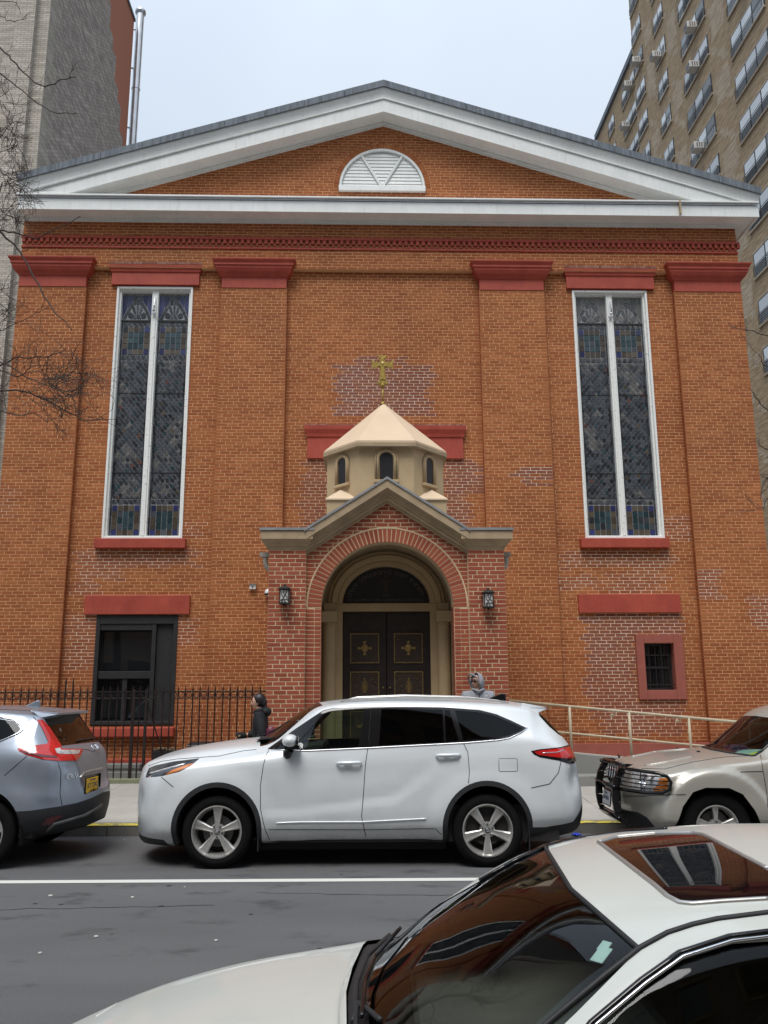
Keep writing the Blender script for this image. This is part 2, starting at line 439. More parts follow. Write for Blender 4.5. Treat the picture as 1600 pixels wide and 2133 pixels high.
def emit_bricks(parent, pieces, y, mat, proud=.004, pf=None, n_ind=0, near=None, bl=BL, jt=JT, course=COURSE, mesh_name='brick', name='brick'):
    """pieces on the plane y (facing -y); the n_ind nearest full bricks become objects, the rest one mesh"""
    rg = random.Random(3)
    full = []
    if n_ind:
        cand = [i for i, p in enumerate(pieces) if abs((p[1]-p[0]) - (bl-jt)) < .002 and abs((p[3]-p[2]) - (course-jt)) < .002 and (pf is None or pf((p[0]+p[1])/2, (p[2]+p[3])/2)[0] < .05)]
        cand.sort(key=lambda i: near((pieces[i][0]+pieces[i][1])/2, (pieces[i][2]+pieces[i][3])/2))
        full = set(cand[:n_ind])
        L, Hh = (bl-jt)/2, (course-jt)/2
        b = MB(); c = .0025
        v = [(-L,0,-Hh),(L,0,-Hh),(L,0,Hh),(-L,0,Hh),(-L+c,-proud,-Hh+c),(L-c,-proud,-Hh+c),(L-c,-proud,Hh-c),(-L+c,-proud,Hh-c)]
        b.add(v, [(4,5,6,7),(0,1,5,4),(1,2,6,5),(2,3,7,6),(3,0,4,7)])
        me = b.mesh(mesh_name, mat); set_patch(me, [(0,0)]*5)
        for i in sorted(full):
            p = pieces[i]
            link(name, me, parent, ((p[0]+p[1])/2, y, (p[2]+p[3])/2), (0, 0, 0), (1, rg.uniform(.75, 1.25), 1))
    mb = MB(); pc = []
    for i, p in enumerate(pieces):
        if n_ind and i in full: continue
        x0, x1, z0, z1 = p; pr = y - proud*rg.uniform(.7, 1.3); c = .002
        j = lambda: rg.uniform(-.0015, .0015)
        v = [(x0,y,z0),(x1,y,z0),(x1,y,z1),(x0,y,z1),(x0+c+j(),pr,z0+c+j()),(x1-c+j(),pr,z0+c+j()),(x1-c+j(),pr,z1-c+j()),(x0+c+j(),pr,z1-c+j())]
        mb.add(v, [(4,5,6,7),(0,1,5,4),(1,2,6,5),(2,3,7,6),(3,0,4,7)])
        t = pf((x0+x1)/2, (z0+z1)/2) if pf else (0,0)
        pc += [t]*5
    o = mb.obj(name + 'work', mat, parent, fix=False); set_patch(o.data, pc)
    setp(o, kind='stuff')
    return o
def emit_mortar(parent, cells, y, mat, pf=None, name='mortar_bed', name_kind=None):
    mb = MB(); pc = []
    for x0, x1, z0, z1 in cells:
        mb.add([(x0,y,z0),(x1,y,z0),(x1,y,z1),(x0,y,z1)], [(0,1,2,3)]); pc.append(pf((x0+x1)/2, (z0+z1)/2) if pf else (0,0))
    o = mb.obj(name, mat, parent, fix=False); set_patch(o.data, pc); return o

PATCH = [  # x0,x1,z0,z1, brick redness, mortar whiteness : places where the wall was rebuilt
    (-.95,.98,7.33,8.42,1.,1.), (-.55,.5,8.42,8.6,.9,.8), (1.2,1.95,5.75,6.42,.8,.9), (1.2,1.7,5.0,5.75,.7,.9), (-1.62,-1.05,4.6,6.42,.8,.5),
    (2.72,3.42,6.06,6.17,.9,1.), (2.9,3.42,5.93,6.06,.9,1.), (3.05,3.3,5.85,5.93,.9,1.), (-6.0,-3.75,4.22,4.55,.45,.95), (-5.95,-5.2,3.95,4.22,.4,.8),
    (-6.05,-5.62,3.72,3.92,.4,.8), (-6.1,-5.6,2.3,3.22,.35,.85), (-4.0,-3.7,2.7,3.25,.3,.8), (3.55,5.75,4.2,4.5,.35,.95), (3.5,4.3,3.75,4.0,.3,.9),
    (4.5,5.6,3.72,4.05,.2,.9), (5.0,5.5,4.0,4.25,.2,.9), (4.0,4.9,1.25,3.25,.95,.9), (4.9,5.85,2.88,3.25,.95,.8), (4.2,5.7,.95,1.6,.85,.9),
    (6.25,6.62,3.55,4.1,.5,.95), (7.2,7.7,3.0,3.6,.4,.95), (-7.6,-7.3,5.2,5.8,.1,.5), (5.72,6.2,4.75,5.2,.2,.9), (-3.95,-3.6,4.8,5.1,.1,.8)]
def patchf(x, z):
    h = math.sin(x*12.9898*3 + z*78.233*2)*43758.5453; h -= math.floor(h)
    r = w = 0.
    for x0, x1, z0, z1, a, b in PATCH:
        e = .13
        if x0 - e*(h-.3) < x < x1 + e*(h-.3) and z0 - e*.6*(h-.3) < z < z1 + e*.6*(h-.3):
            r = max(r, a*(.75 + .25*h)); w = max(w, b*(.6+.4*h))
    return (r, w)

PIL = [(-7.60,-6.20), (-3.385,-2.02), (2.045,3.425), (6.22,7.67)]
ZG = .25
WHOLES = [(-5.585,-4.0,4.775,10.165), (4.05,5.66,4.775,10.165), (-5.58,-4.01,1.2,3.27), (5.07,5.66,1.79,2.69)]
def holes_at(z): return [(a, b) for a, b, c, d in WHOLES if c < z < d]
P_Z0, P_Z1 = 0.2, 10.12
wall = MB()
wall.box(-7.6, 7.67, .42, .6, 0, 11.6); wall.box(-7.6, -7.4, .6, 26, 0, 11.6); wall.box(7.47, 7.67, .6, 26, 0, 11.6); wall.box(-7.4, 7.47, 25.8, 26, 0, 11.6)
for x0, x1, z0, z1 in WHOLES: pass
# recessed wall planes, then pilasters, then frieze and pediment field
REC = [(-6.2,-3.385), (-2.02,2.045), (3.425,6.22)]
core = MB()
core.prism([(-7.6, 11.6), (7.67, 11.6), (CX, 14.1)], .42, .6)
core_o = core.obj('gable_core', M['mortar'], church); set_patch(core_o.data, [(0,0)]*len(core_o.data.polygons))
wo_ = wall.obj('rear_wall', M['mortar'], church); set_patch(wo_.data, [(0,0)]*len(wo_.data.polygons))
yr = .12
pcs, cells = courses(P_Z0, 10.62, lambda z: sum([cut_intervals([s], holes_at(z)) for s in REC], []))
recess = emit_mortar(church, cells, yr, M['mortar'], patchf, 'recessed_wall')
emit_bricks(recess, pcs, yr, M['brick'], pf=patchf, n_ind=100, near=lambda x, z: abs(z-2.2)*2 + (0 if x < -2.0 else 3))
pcs, cells = courses(P_Z0, P_Z1, lambda z: PIL)
pm = emit_mortar(church, cells, 0., M['mortar'], patchf, 'pilaster_face')
pr_ = MB()
for a, b in PIL:
    pr_.add([(a,0,P_Z0),(a,yr,P_Z0),(a,yr,P_Z1),(a,0,P_Z1)], [(3,2,1,0)]); pr_.add([(b,0,P_Z0),(b,yr,P_Z0),(b,yr,P_Z1),(b,0,P_Z1)], [(0,1,2,3)])
o = pr_.obj('pilaster_return', M['brick'], church); set_patch(o.data, [(0,0)]*len(o.data.polygons))
# toothed edges of the returns
tb = MB()
for a, b in PIL:
    k = 0; z = P_Z0
    for e, s_ in ((a, -1), (b, 1)):
        z = P_Z0
        while z < P_Z1 - COURSE:
            tb.box(e - .0 if s_ > 0 else e - .008, e + .008 if s_ > 0 else e, .004, yr - .012, z + JT/2, z + COURSE - JT/2); z += COURSE
o = tb.obj('return_brickwork', M['brick'], church); set_patch(o.data, [(0,0)]*len(o.data.polygons)); setp(o, kind='stuff')
emit_bricks(pm, pcs, 0., M['brick'], pf=patchf, n_ind=100, near=lambda x, z: abs(z-2.4)*2 + (0 if -4 < x < 0 else 3))
# frieze
pcs, cells = courses(10.55, 11.64, lambda z: [(-7.6, 7.67)])
fr = emit_mortar(church, cells, -.002, M['mortar'], patchf, 'frieze_wall')
emit_bricks(fr, pcs, -.002, M['brick'], pf=patchf, n_ind=0)
b = MB(); b.box(-7.6, 7.67, .0, .4, 10.55, 10.56)
o = b.obj('frieze_underside', M['mortar'], church); set_patch(o.data, [(0,0)]*6)
# pediment field
FANZ, FANR = 12.5, .93
def gab(z):
    h = (14.06 - z)/.31
    iv = [(max(CX-h, -7.5), min(CX+h, 7.5))] if h > .05 else []
    hs = []
    if 12.37 < z < FANZ: hs = [(-FANR-.02, FANR+.02)]
    elif FANZ <= z < FANZ+FANR+.13:
        w = math.sqrt(max(0, (FANR+.13)**2 - (z-FANZ)**2)); hs = [(-w, w)]
    return cut_intervals(iv, hs)
pcs, cells = courses(11.95, 14.06, gab)
pedf = emit_mortar(church, cells, .0, M['mortar'], patchf, 'pediment_wall')
emit_bricks(pedf, pcs, .0, M['brick'], pf=patchf, n_ind=0)
def arch_bricks(parent, cx, cz, r0, r1, n, y, proud, mat, a0=0, a1=math.pi, name='arch_brick', g=.0045):
    for i in range(n):
        t0 = a0 + (a1-a0)*i/n; t1 = a0 + (a1-a0)*(i+1)/n; d0 = g/r0; d1 = g/r1
        mb = MB()
        pt = lambda r, t: (cx + r*math.cos(t), cz + r*math.sin(t))
        q = [pt(r0+.003, t0+d0), pt(r1-.003, t0+d1), pt(r1-.003, t1-d1), pt(r0+.003, t1-d0)]
        o = mb.prism(q[::-1], y-proud, y+.02).obj(name, mat, parent); set_patch(o.data, [(0,0)]*6)
def arc_pts(cx, cz, r, a0, a1, n, ry=None):
    return [(cx + r*math.cos(a0+(a1-a0)*i/n), cz + (ry or r)*math.sin(a0+(a1-a0)*i/n)) for i in range(n+1)]
# backing ring for the fan arch
mb = MB(); ring = arc_pts(0, FANZ, FANR+.14, 0, math.pi, 32) + arc_pts(0, FANZ, FANR+.01, math.pi, 0, 32)
o = mb.prism(ring, .0, .1).obj('fan_arch', M['mortar'], church); set_patch(o.data, [(0,0)]*len(o.data.polygons))
arch_bricks(o, 0, FANZ, FANR+.012, FANR+.125, 48, .0, .008, M['brick'])
# louvred fan
fan = MB().prism(arc_pts(0, FANZ, FANR-.02, 0, math.pi, 40), .065, .13).obj('fan_louvre', M['white'], church)
setp(fan)
MB().prism(arc_pts(0, FANZ, FANR, 0, math.pi, 40) + arc_pts(0, FANZ, FANR-.05, math.pi, 0, 40), -.01, .1).obj('frame', M['white'], fan)
MB().box(-FANR-.01, FANR+.01, -.07, .08, 12.37, 12.5).obj('sill', M['white'], fan, bevel=.01)
z = FANZ + .02; sl = 0
while z < FANZ + FANR - .1:
    w = math.sqrt((FANR-.05)**2 - (z-FANZ+.03)**2) - .005
    b = MB(); b.prism_x([(.06, z+.086), (.045, z+.086), (.028, z), (.045, z)], -w, w)
    b.obj('slat', M['white'], fan); z += .082
for t in (R(60), R(120)):
    b = MB(); L = FANR - .05
    dx, dz = math.cos(t), math.sin(t); nx, nz = -dz*.025, dx*.025
    b.prism([(nx, FANZ+nz), (-nx, FANZ-nz), (dx*L-nx, FANZ+dz*L-nz), (dx*L+nx, FANZ+dz*L+nz)], .0, .03).obj('glazing_bar', M['white'], fan)

def moulding(mb, x0, x1, yf, yb, prof, mi=0):
    """prof: (projection, z) pairs from bottom to top, mitred round front and both sides"""
    base = len(mb.v)
    for e, z in prof:
        mb.v += [(x0-e, yb, z), (x0-e, yf-e, z), (x1+e, yf-e, z), (x1+e, yb, z)]
    for i in range(len(prof)-1):
        for j in range(3):
            a = base+i*4+j; mb.f.append([a, a+1, a+5, a+4]); mb.m.append(mi)
    mb.f.append([base, base+3, base+2, base+1]); mb.m.append(mi)
    n = base + (len(prof)-1)*4; mb.f.append([n, n+1, n+2, n+3]); mb.m.append(mi)
    return mb
# capitals
for a, b in PIL:
    m_ = MB(); moulding(m_, a+.005, b-.005, -.02, .35, [(0,10.10),(0,10.34),(.02,10.345),(.03,10.37),(.05,10.39),(.09,10.43),(.125,10.50),(.13,10.55),(.15,10.555),(.15,10.60),(.19,10.66),(.195,10.69),(0,10.72)])
    m_.obj('capital', M['redpaint'], church, bevel=.004)
    for i in range(int((b-a+.3)/.075)):
        pass
# window heads, sills, lower lintels
for a, b in ((-5.70,-3.87), (3.93,5.82)):
    m_ = MB(); moulding(m_, a, b, .05, .3, [(0,10.19),(0,10.47),(.02,10.475),(.03,10.52),(.055,10.56),(.06,10.62)])
    m_.obj('window_head', M['redpaint'], church, bevel=.004)
for a, b in ((-5.69,-3.91), (3.93,5.71)):
    MB().box(a, b, -.02, .3, 4.57, 4.765).obj('window_sill', M['redpaint'], church, bevel=.012)
for a, b in ((-5.82,-3.79), (3.83,5.86)):
    MB().box(a, b, .05, .3, 3.28, 3.65).obj('lintel', M['redpaint'], church, bevel=.01)
m_ = MB(); moulding(m_, -1.55, 1.63, .06, .2, [(0,6.42),(0,6.86),(.02,6.87),(.03,6.93),(.06,7.02),(.065,7.10)]); m_.obj('old_door_head', M['redpaint'], church, bevel=.004)
MB().box(-5.55, -3.98, -.03, .3, .98, 1.16).obj('window_sill', M['redpaint'], church, bevel=.02)
MB().box(-7.6, -4.3, .03, .2, .40, .58).obj('base_course', M['redpaint'], church, bevel=.01)
MB().box(1.95, 7.67, .03, .2, .0, .80).obj('base_course', M['dustyred'], church, bevel=.01)
# dentil course
db = MB(); db.box(-7.62, 7.71, -.055, .1, 11.20, 11.25); db.box(-7.61, 7.68, -.03, .1, 10.99, 11.03)
dbo = db.obj('dentil_course', M['redpaint'], church)
d1 = MB().box(-.032, .032, -.048, .02, -.045, .045).mesh('dentil', M['redpaint'])
d2 = MB().box(-.024, .024, -.02, .02, -.028, .028).mesh('dentil_low', M['redpaint'])
n = int((7.69+7.6)/.124)
for i in range(n+1):
    x = -7.56 + i*.124
    link('dentil', d1, dbo, (x, 0, 11.152)); 
    if i < n: link('dentil', d2, dbo, (x+.062, 0, 11.085))

# rowlock courses of dusty brick above the heads
M['rowlock'] = brick_mat('dusty_rowlock_brick', (.24,.10,.07), (.32,.15,.11), (.40,.24,.19), None, .4)
for a, b_, z, y in [(-1.62,1.70,7.11,.115), (-5.75,-3.82,10.63,.0), (3.88,5.87,10.63,.0)] + [(p-.18, q+.18, 10.72, -.004) for p, q in PIL]:
    a = max(a, -7.6); b_ = min(b_, 7.67); rl_ = MB(); x = a
    while x < b_ - .05: rl_.box(x+.004, x+.056, y-.012, y+.05, z, z+.055); x += .0625
    o = rl_.obj('rowlock_course', M['rowlock'], church); set_patch(o.data, [(0,0)]*len(o.data.polygons)); setp(o, kind='stuff')
# cornice
b = MB()
Zc = 11.64
b.box(-7.6, 7.67+.36, -.4, -.35, Zc, Zc+.255)           # fascia
b.box(-7.6, 7.67+.33, -.35, 0, Zc+.03, Zc+.05)          # soffit
b.box(7.67+.31, 7.67+.36, -.35, 3, Zc, Zc+.255); b.box(7.66, 7.98, -.0, 3, Zc+.03, Zc+.05)
b.box(-7.6, 7.70, -.05, -.001, Zc-.005, Zc+.028); b.box(-7.6, 7.695, -.025, -.001, Zc-.05, Zc-.006)
b.box(-7.6, 7.67+.36, -.46, .0, Zc+.30, Zc+.335)
cor = b.obj('cornice', M['white'], church, bevel=.004)
b = MB(); b.box(-7.58, 8.0, -.42, -.40, Zc+.262, Zc+.298); b.obj('drip_edge', M['metal_edge'], cor)
b = MB(); b.box(6.30, 6.33, -.475, -.41, Zc+.02, Zc+.36); b.obj('strap', M['stone'], cor)
# raking cornice
SL = .31
def rake(mb, y0, y1, zt, zb, xl=-7.58, xr=8.06, top_only=False):
    for sgn, xe in ((-1, xl), (1, xr)):
        L = abs(xe - CX)
        p = [(CX, zb), (CX, zt), (xe, zt - SL*L), (xe, zb - SL*L)]
        mb.prism(p if sgn > 0 else p[::-1], y0, y1)
def rake_clip(mb, y0, y1, zt, zb, floor):
    for sgn in (-1, 1):
        xt = (zt - floor)/SL; xb = (zb - floor)/SL; xe = 7.58 if sgn < 0 else 8.03
        xt2 = min(xt, xe); 
        p = [(CX, zb), (CX, zt), (CX+sgn*xt2, zt - SL*xt2)] + ([(CX+sgn*xt2, floor)] if xt > xe else []) + [(CX+sgn*xb, floor)]
        mb.prism(p if sgn > 0 else p[::-1], y0, y1)
fl = Zc + .337
b = MB(); rake_clip(b, -.4, -.35, 14.36, 14.06, fl); rake_clip(b, -.35, 0, 14.10, 14.075, fl)
rake_clip(b, -.06, -.002, 14.07, 14.02, fl); rake_clip(b, -.03, -.002, 14.015, 13.985, fl)
rake_clip(b, -.43, -.37, 14.40, 14.365, fl)
rc = b.obj('raking_cornice', M['white'], church)
# cyma (curved gutter board) in a few steps
cy = [(-.425,14.40),(-.43,14.43),(-.437,14.47),(-.45,14.51),(-.47,14.55),(-.478,14.58),(-.478,14.62),(-.40,14.62)]
b = MB()
for sgn, xe in ((-1, -7.6), (1, 8.04)):
    L = abs(xe-CX); base = len(b.v)
    for y, z in cy: b.v += [(CX, y, z), (xe, y, z-SL*L)]
    for i in range(len(cy)-1):
        a = base+2*i; b.f.append([a, a+1, a+3, a+2]); b.m.append(0)
    b.f.append([base+1+2*i for i in range(len(cy))]); b.m.append(0)
b.obj('gutter_board', M['white'], rc, smooth=True, angle=50)
# lead flashing in separate sheets
for sgn, xe in ((-1, -7.62), (1, 8.08)):
    L = abs(xe-CX); ns = 9
    for i in range(ns):
        xa = CX + sgn*L*i/ns; xb = CX + sgn*L*(i+1)/ns - sgn*.008
        za = -SL*abs(xa-CX); zb_ = -SL*abs(xb-CX)
        j = random.uniform(0, .008)
        p = [(xa, 14.60+za), (xa, 14.755+za), (xb, 14.755+zb_), (xb, 14.60+zb_)]
        MB().prism(p if sgn > 0 else p[::-1], -.515-j, -.480).obj('flashing_sheet', M['slate'], rc)
b = MB()
for sgn, xe in ((-1, -7.6), (1, 8.05)):
    L = abs(xe-CX)
    b.add([(CX,-.50,14.75),(xe,-.50,14.75-SL*L),(xe,26,14.75-SL*L),(CX,26,14.75)], [(0,1,2,3)])
b.obj('roof', M['slate'], church)

# ---------------------------------------------------------------- leaded windows
def poly_inset(p, d):
    cx = sum(a for a, _ in p)/len(p); cz = sum(b for _, b in p)/len(p); out = []
    n = len(p)
    for i in range(n):
        a, b_, c = Vector(p[i-1]), Vector(p[i]), Vector(p[(i+1) % n])
        e1 = (b_-a).normalized(); e2 = (c-b_).normalized()
        n1 = Vector((-e1.y, e1.x)); n2 = Vector((-e2.y, e2.x))
        k = 1 + n1.dot(n2); q = b_ + (n1+n2)*(d/max(k, .3)); out.append((q.x, q.y))
    return out
def area(p): return .5*sum(p[i-1][0]*p[i][1] - p[i][0]*p[i-1][1] for i in range(len(p)))
def clip_poly(p, x0, x1, z0, z1):
    for ax, lim, sg in ((0, x0, 1), (0, x1, -1), (1, z0, 1), (1, z1, -1)):
        out = []
        for i in range(len(p)):
            a, b_ = p[i-1], p[i]; da = sg*(a[ax]-lim); db_ = sg*(b_[ax]-lim)
            if (da >= 0) != (db_ >= 0):
                t = da/(da-db_); out.append((a[0]+(b_[0]-a[0])*t, a[1]+(b_[1]-a[1])*t))
            if db_ >= 0: out.append(b_)
        p = out
        if len(p) < 3: return []
    return p
def light_panes(x0, x1, rg, bright):
    """all panes of one light between the bars: (polygon, material)"""
    P = []; w = x1 - x0; bd = .045
    gm = 'sg_grey' if bright else 'sg_dark'
    # border strips
    z = 4.86
    while z < 9.42:
        for a, b_ in ((x0, x0+bd), (x1-bd, x1)): P.append(([(a,z),(b_,z),(b_,z+.19),(a,z+.19)], 'sg_dark'))
        z += .19
    xi0, xi1 = x0+bd, x1-bd; wi = xi1-xi0
    def squares(z0, rows):
        c = 5; s = wi/c
        for r in range(rows):
            for k in range(c):
                edge = r in (0, rows-1) or k in (0, c-1); corner = r in (0, rows-1) and k in (0, c-1)
                m_ = 'sg_blue' if corner else ('sg_brown' if edge else 'sg_teal')
                if rg.random() < .1: m_ = 'sg_dark'
                P.append(([(xi0+k*s, z0+r*.125), (xi0+(k+1)*s, z0+r*.125), (xi0+(k+1)*s, z0+(r+1)*.125), (xi0+k*s, z0+(r+1)*.125)], m_))
        return z0 + rows*.125
    def zigzag(z0, h):
        c = 5; s = wi/c
        for k in range(c):
            a = xi0+k*s
            P.append(([(a,z0),(a+s,z0),(a+s/2,z0+h)], 'sg_dark'))
            P.append(([(a+s/2,z0+h),(a+s,z0),(a+s*1.5,z0+h)] if k < c-1 else [(a+s/2,z0+h),(a+s,z0),(a+s,z0+h)], gm))
        P.append(([(xi0,z0),(xi0+s/2,z0+h),(xi0,z0+h)], gm))
    z = squares(4.86, 5); zigzag(z+.02, .10); zd0 = z+.14
    z = squares(8.70, 5); zigzag(z+.01, .10)
    zigzag(8.58, .11)
    d = wi/5.5; dz = .062
    lo, hi = zd0, 8.57
    rows = int((hi-lo)/dz)+2
    clusters = [(rg.uniform(xi0, xi1), rg.uniform(lo, hi), rg.uniform(.1,.3)) for _ in range(7)]
    for r in range(-1, rows):
        for k in range(-1, 7):
            cx = xi0 + (k + (.5 if r % 2 else 0))*d; cz = lo + r*dz
            p = clip_poly([(cx, cz-dz), (cx+d/2, cz), (cx, cz+dz), (cx-d/2, cz)], xi0, xi1, lo, hi)
            if len(p) > 2 and abs(area(p)) > .0004:
                m_ = 'sg_dark' if rg.random() < .90 else rg.choice(['sg_teal','sg_grey','sg_brown','sg_red','sg_teal','sg_teal','sg_grey'])
                if any(abs(cx-a)+abs(cz-b_) < c for a, b_, c in clusters) and rg.random() < .8: m_ = 'sg_grey'
                if area(p) < 0: p = p[::-1]
                P.append((p, m_))
    # tracery head
    zt0, zt1 = 9.50, 10.03; cx = (x0+x1)/2
    hw = w/2
    def arch(t, k):   # pointed outline scaled by k; t from 0 (left) to 1 (right)
        a = abs(2*t-1); return (cx + (2*t-1)*hw*k*.96, zt0 + (1-a**1.9)*.45*k + 0)
    n = 7
    for lay, (k0, k1) in enumerate(((.0,.30), (.32,.72), (.74,.98))):
        nn = (3, 5, 9)[lay]
        for i in range(nn):
            t0, t1 = i/nn, (i+1)/nn
            tt = [t0 + (t1-t0)*j/3 for j in range(4)]
            outer = [arch(t, k1) for t in tt]; inner = [arch(t, k0) for t in tt[::-1]]
            p = outer + (inner if k0 > 0 else [(cx, zt0+.005)])
            if lay == 1:
                mid = arch((t0+t1)/2, k1*1.06); p = [arch(t0+.15*(t1-t0), k1*.93), mid, arch(t1-.15*(t1-t0), k1*.93)] + [arch(t1, k0), arch(t0, k0)]
            p = clip_poly(p, x0, x1, zt0, zt1)
            if len(p) < 3: continue
            if area(p) < 0: p = p[::-1]
            P.append((p, gm if (lay < 2 or bright) else 'sg_dark'))
    for s_ in (-1, 1):
        xs = x0 if s_ < 0 else x1
        for q0, q1 in ((0,.33), (.34,.66), (.67,1)):
            a0 = arch(.5*q0 if s_ < 0 else 1-.5*q0, 1.02); a1 = arch(.5*q1 if s_ < 0 else 1-.5*q1, 1.02)
            p = clip_poly([a0, a1, (a1[0], zt1), (a0[0], zt1)], x0, x1, zt0, zt1)
            if len(p) < 3: continue
            if area(p) < 0: p = p[::-1]
            P.append((p, 'sg_grey' if bright else ('sg_blue' if q0 < .5 else 'sg_dark')))
    return P
def leaded_window(x0, x1, seed, bright):
    rg = random.Random(seed)
    z0, z1 = 4.775, 10.165; yb = yr + .13
    win = MB().box(x0+.04, x1-.04, yb+.004, yb+.02, z0+.04, z1-.04).obj('leaded_window', M['lead'], church)
    f = MB(); fw = .075
    # outer frame, stepped
    for (o_, w_, ya, yb_) in ((0, .045, yr-.03, yr+.10), (.045, .04, yr+.03, yb+.02)):
        a, b_, c, d = x0+o_, x1-o_, z0+o_*.6, z1-o_
        f.box(a, a+w_, ya, yb_, c, d); f.box(b_-w_, b_, ya, yb_, c, d); f.box(a+w_, b_-w_, ya, yb_, d-w_, d); f.box(a+w_, b_-w_, ya, yb_, c, c+w_)
    f.obj('frame', M['flake'], win, bevel=.004)
    xm = (x0+x1)/2
    m_ = MB().box(xm-.065, xm+.065, yr+.03, yb+.01, z0+.07, z1-.085); m_.box(xm-.03, xm+.03, yr+.01, yr+.029, z0+.07, z1-.2)
    m_.obj('mullion', M['flake'], win, bevel=.004)
    for (a, b_) in ((x0+.085, xm-.065), (xm+.065, x1-.085)):
        MB().box(a, b_, yb-.02, yb+.003, 9.44, 9.475).obj('glazing_bar', M['black'], win)
        for zz in (6.15, 7.85): MB().box(a, b_, yb-.012, yb+.003, zz, zz+.012).obj('glazing_bar', M['black'], win)
    h = MB(); h.tube([(xm, yr-.03, 9.62), (xm+.01, yr-.07, 9.72), (xm, yr-.03, 9.9)], .012, 6); h.box(xm-.05, xm+.05, yr-.04, yr-.01, 9.54, 9.575)
    h.sphere((xm, yr-.05, 9.62), .03, 8); h.obj('latch', M['metal_edge'], win)
    P = []
    for (a, b_) in ((x0+.085, xm-.065), (xm+.065, x1-.085)): P += light_panes(a, b_, rg, bright)
    P.sort(key=lambda p: -abs(area(p[0])))
    names = ['sg_dark','sg_blue','sg_brown','sg_teal','sg_grey','sg_red']
    rest = MB()
    def pane_geo(mb, p, mi):
        q = poly_inset(p, .0062)
        tx, tz = rg.gauss(0, .022), rg.gauss(0, .022)
        cx = sum(a for a, _ in q)/len(q); cz = sum(b_ for _, b_ in q)/len(q)
        n = len(q)
        vs = [(a, yb-.006 + tx*(a-cx) + tz*(b_-cz), b_) for a, b_ in q] + [(a, yb+.003, b_) for a, b_ in q]
        mb.add(vs, [list(range(n))] + [(i, n+i, n+(i+1) % n, (i+1) % n) for i in range(n)], mi)
    for i, (p, mt) in enumerate(P):
        if i < 290:
            mb = MB(); pane_geo(mb, p, 0); mb.obj('pane', M[mt], win, fix=False)
        else: pane_geo(rest, p, names.index(mt))
    o = rest.obj('small_panes', [M[k] for k in names], win, fix=False); setp(o, kind='stuff')
leaded_window(-5.585, -4.0, 5, False)
leaded_window(4.05, 5.66, 9, True)

# lower left window: black frame, one wide sash over two, blank panel at its right
yb = yr + .14
lw = MB(); lw.box(-5.58, -4.01, yb+.04, yb+.06, 1.2, 3.27)
lw = lw.obj('street_window', M['blackframe'], church)
f = MB()
f.box(-5.58,-5.50, yr-.02, yb+.04, 1.2, 3.27); f.box(-4.09,-4.01, yr-.02, yb+.04, 1.2, 3.27); f.box(-5.5,-4.09, yr-.02, yb+.04, 3.10, 3.27); f.box(-5.5,-4.09, yr-.02, yb+.04, 1.2, 1.27)
f.box(-4.5,-4.42, yr-.01, yb+.04, 1.27, 3.10); f.box(-4.42,-4.09, yr+.05, yb+.04, 1.27, 3.10)
f.box(-5.5,-4.5, yr+.02, yb+.04, 2.06, 2.20); f.box(-5.03,-4.94, yr+.04, yb+.04, 1.27, 2.06)
f.box(-5.5,-4.5, yr+.0, yr+.04, 2.98, 3.10)
f.obj('frame', M['blackframe'], lw, bevel=.006)
MB().box(-5.46,-4.53, yb+.01, yb+.02, 2.22, 2.96).obj('pane', M['winglass'], lw)
MB().box(-5.48,-5.05, yb+.01, yb+.02, 1.33, 2.03).obj('pane', M['winglass'], lw)
MB().box(-4.92,-4.53, yb+.01, yb+.02, 1.33, 2.03).obj('pane', M['winglass'], lw)
# small barred window
sw = MB(); x0, x1, z0, z1 = 4.92, 5.85, 1.61, 2.855; a0, a1, c0, c1 = 5.08, 5.66, 1.79, 2.69
sw.box(x0, a0, yr-.06, yr+.2, z0, z1); sw.box(a1, x1, yr-.06, yr+.2, z0, z1); sw.box(a0, a1, yr-.06, yr+.2, z0, c0); sw.box(a0, a1, yr-.06, yr+.2, c1, z1)
sw = sw.obj('barred_window', M['dustyred'], church, bevel=.008)
f = MB(); f.box(a0, a1, yr+.17, yr+.19, c0, c1); f.obj('pane', M['winglass'], sw)
f = MB(); f.box(a0, a1, yr+.13, yr+.17, 2.2, 2.245); f.box(a0, a0+.04, yr+.13, yr+.17, c0, c1); f.box(a1-.04, a1, yr+.13, yr+.17, c0, c1); f.box(a0, a1, yr+.13, yr+.17, c1-.05, c1); f.box(a0,a1,yr+.13,yr+.17,c0,c0+.04)
f.obj('sash_frame', M['blackframe'], sw)
for i in range(4):
    MB().box(a0+.1+i*.125, a0+.112+i*.125, yr+.03, yr+.042, c0, c1).obj('bar', M['iron'], sw)
MB().box(a0, a1, yr+.02, yr+.03, c0+.09, c0+.11).obj('bar', M['iron'], sw)
MB().box(a0, a1, yr+.02, yr+.03, 2.45, 2.465).obj('bar', M['iron'], sw)

# cables
cb = MB(); pts = [(6.30, -.02, 10.3)]
for i in range(40): pts.append((6.255 + .012*math.sin(i*.9) - (0 if i > 3 else -.0), yr-.012, 10.1 - i*.245))
cb.tube(pts[1:], .013, 5).obj('cable', M['iron'], church)

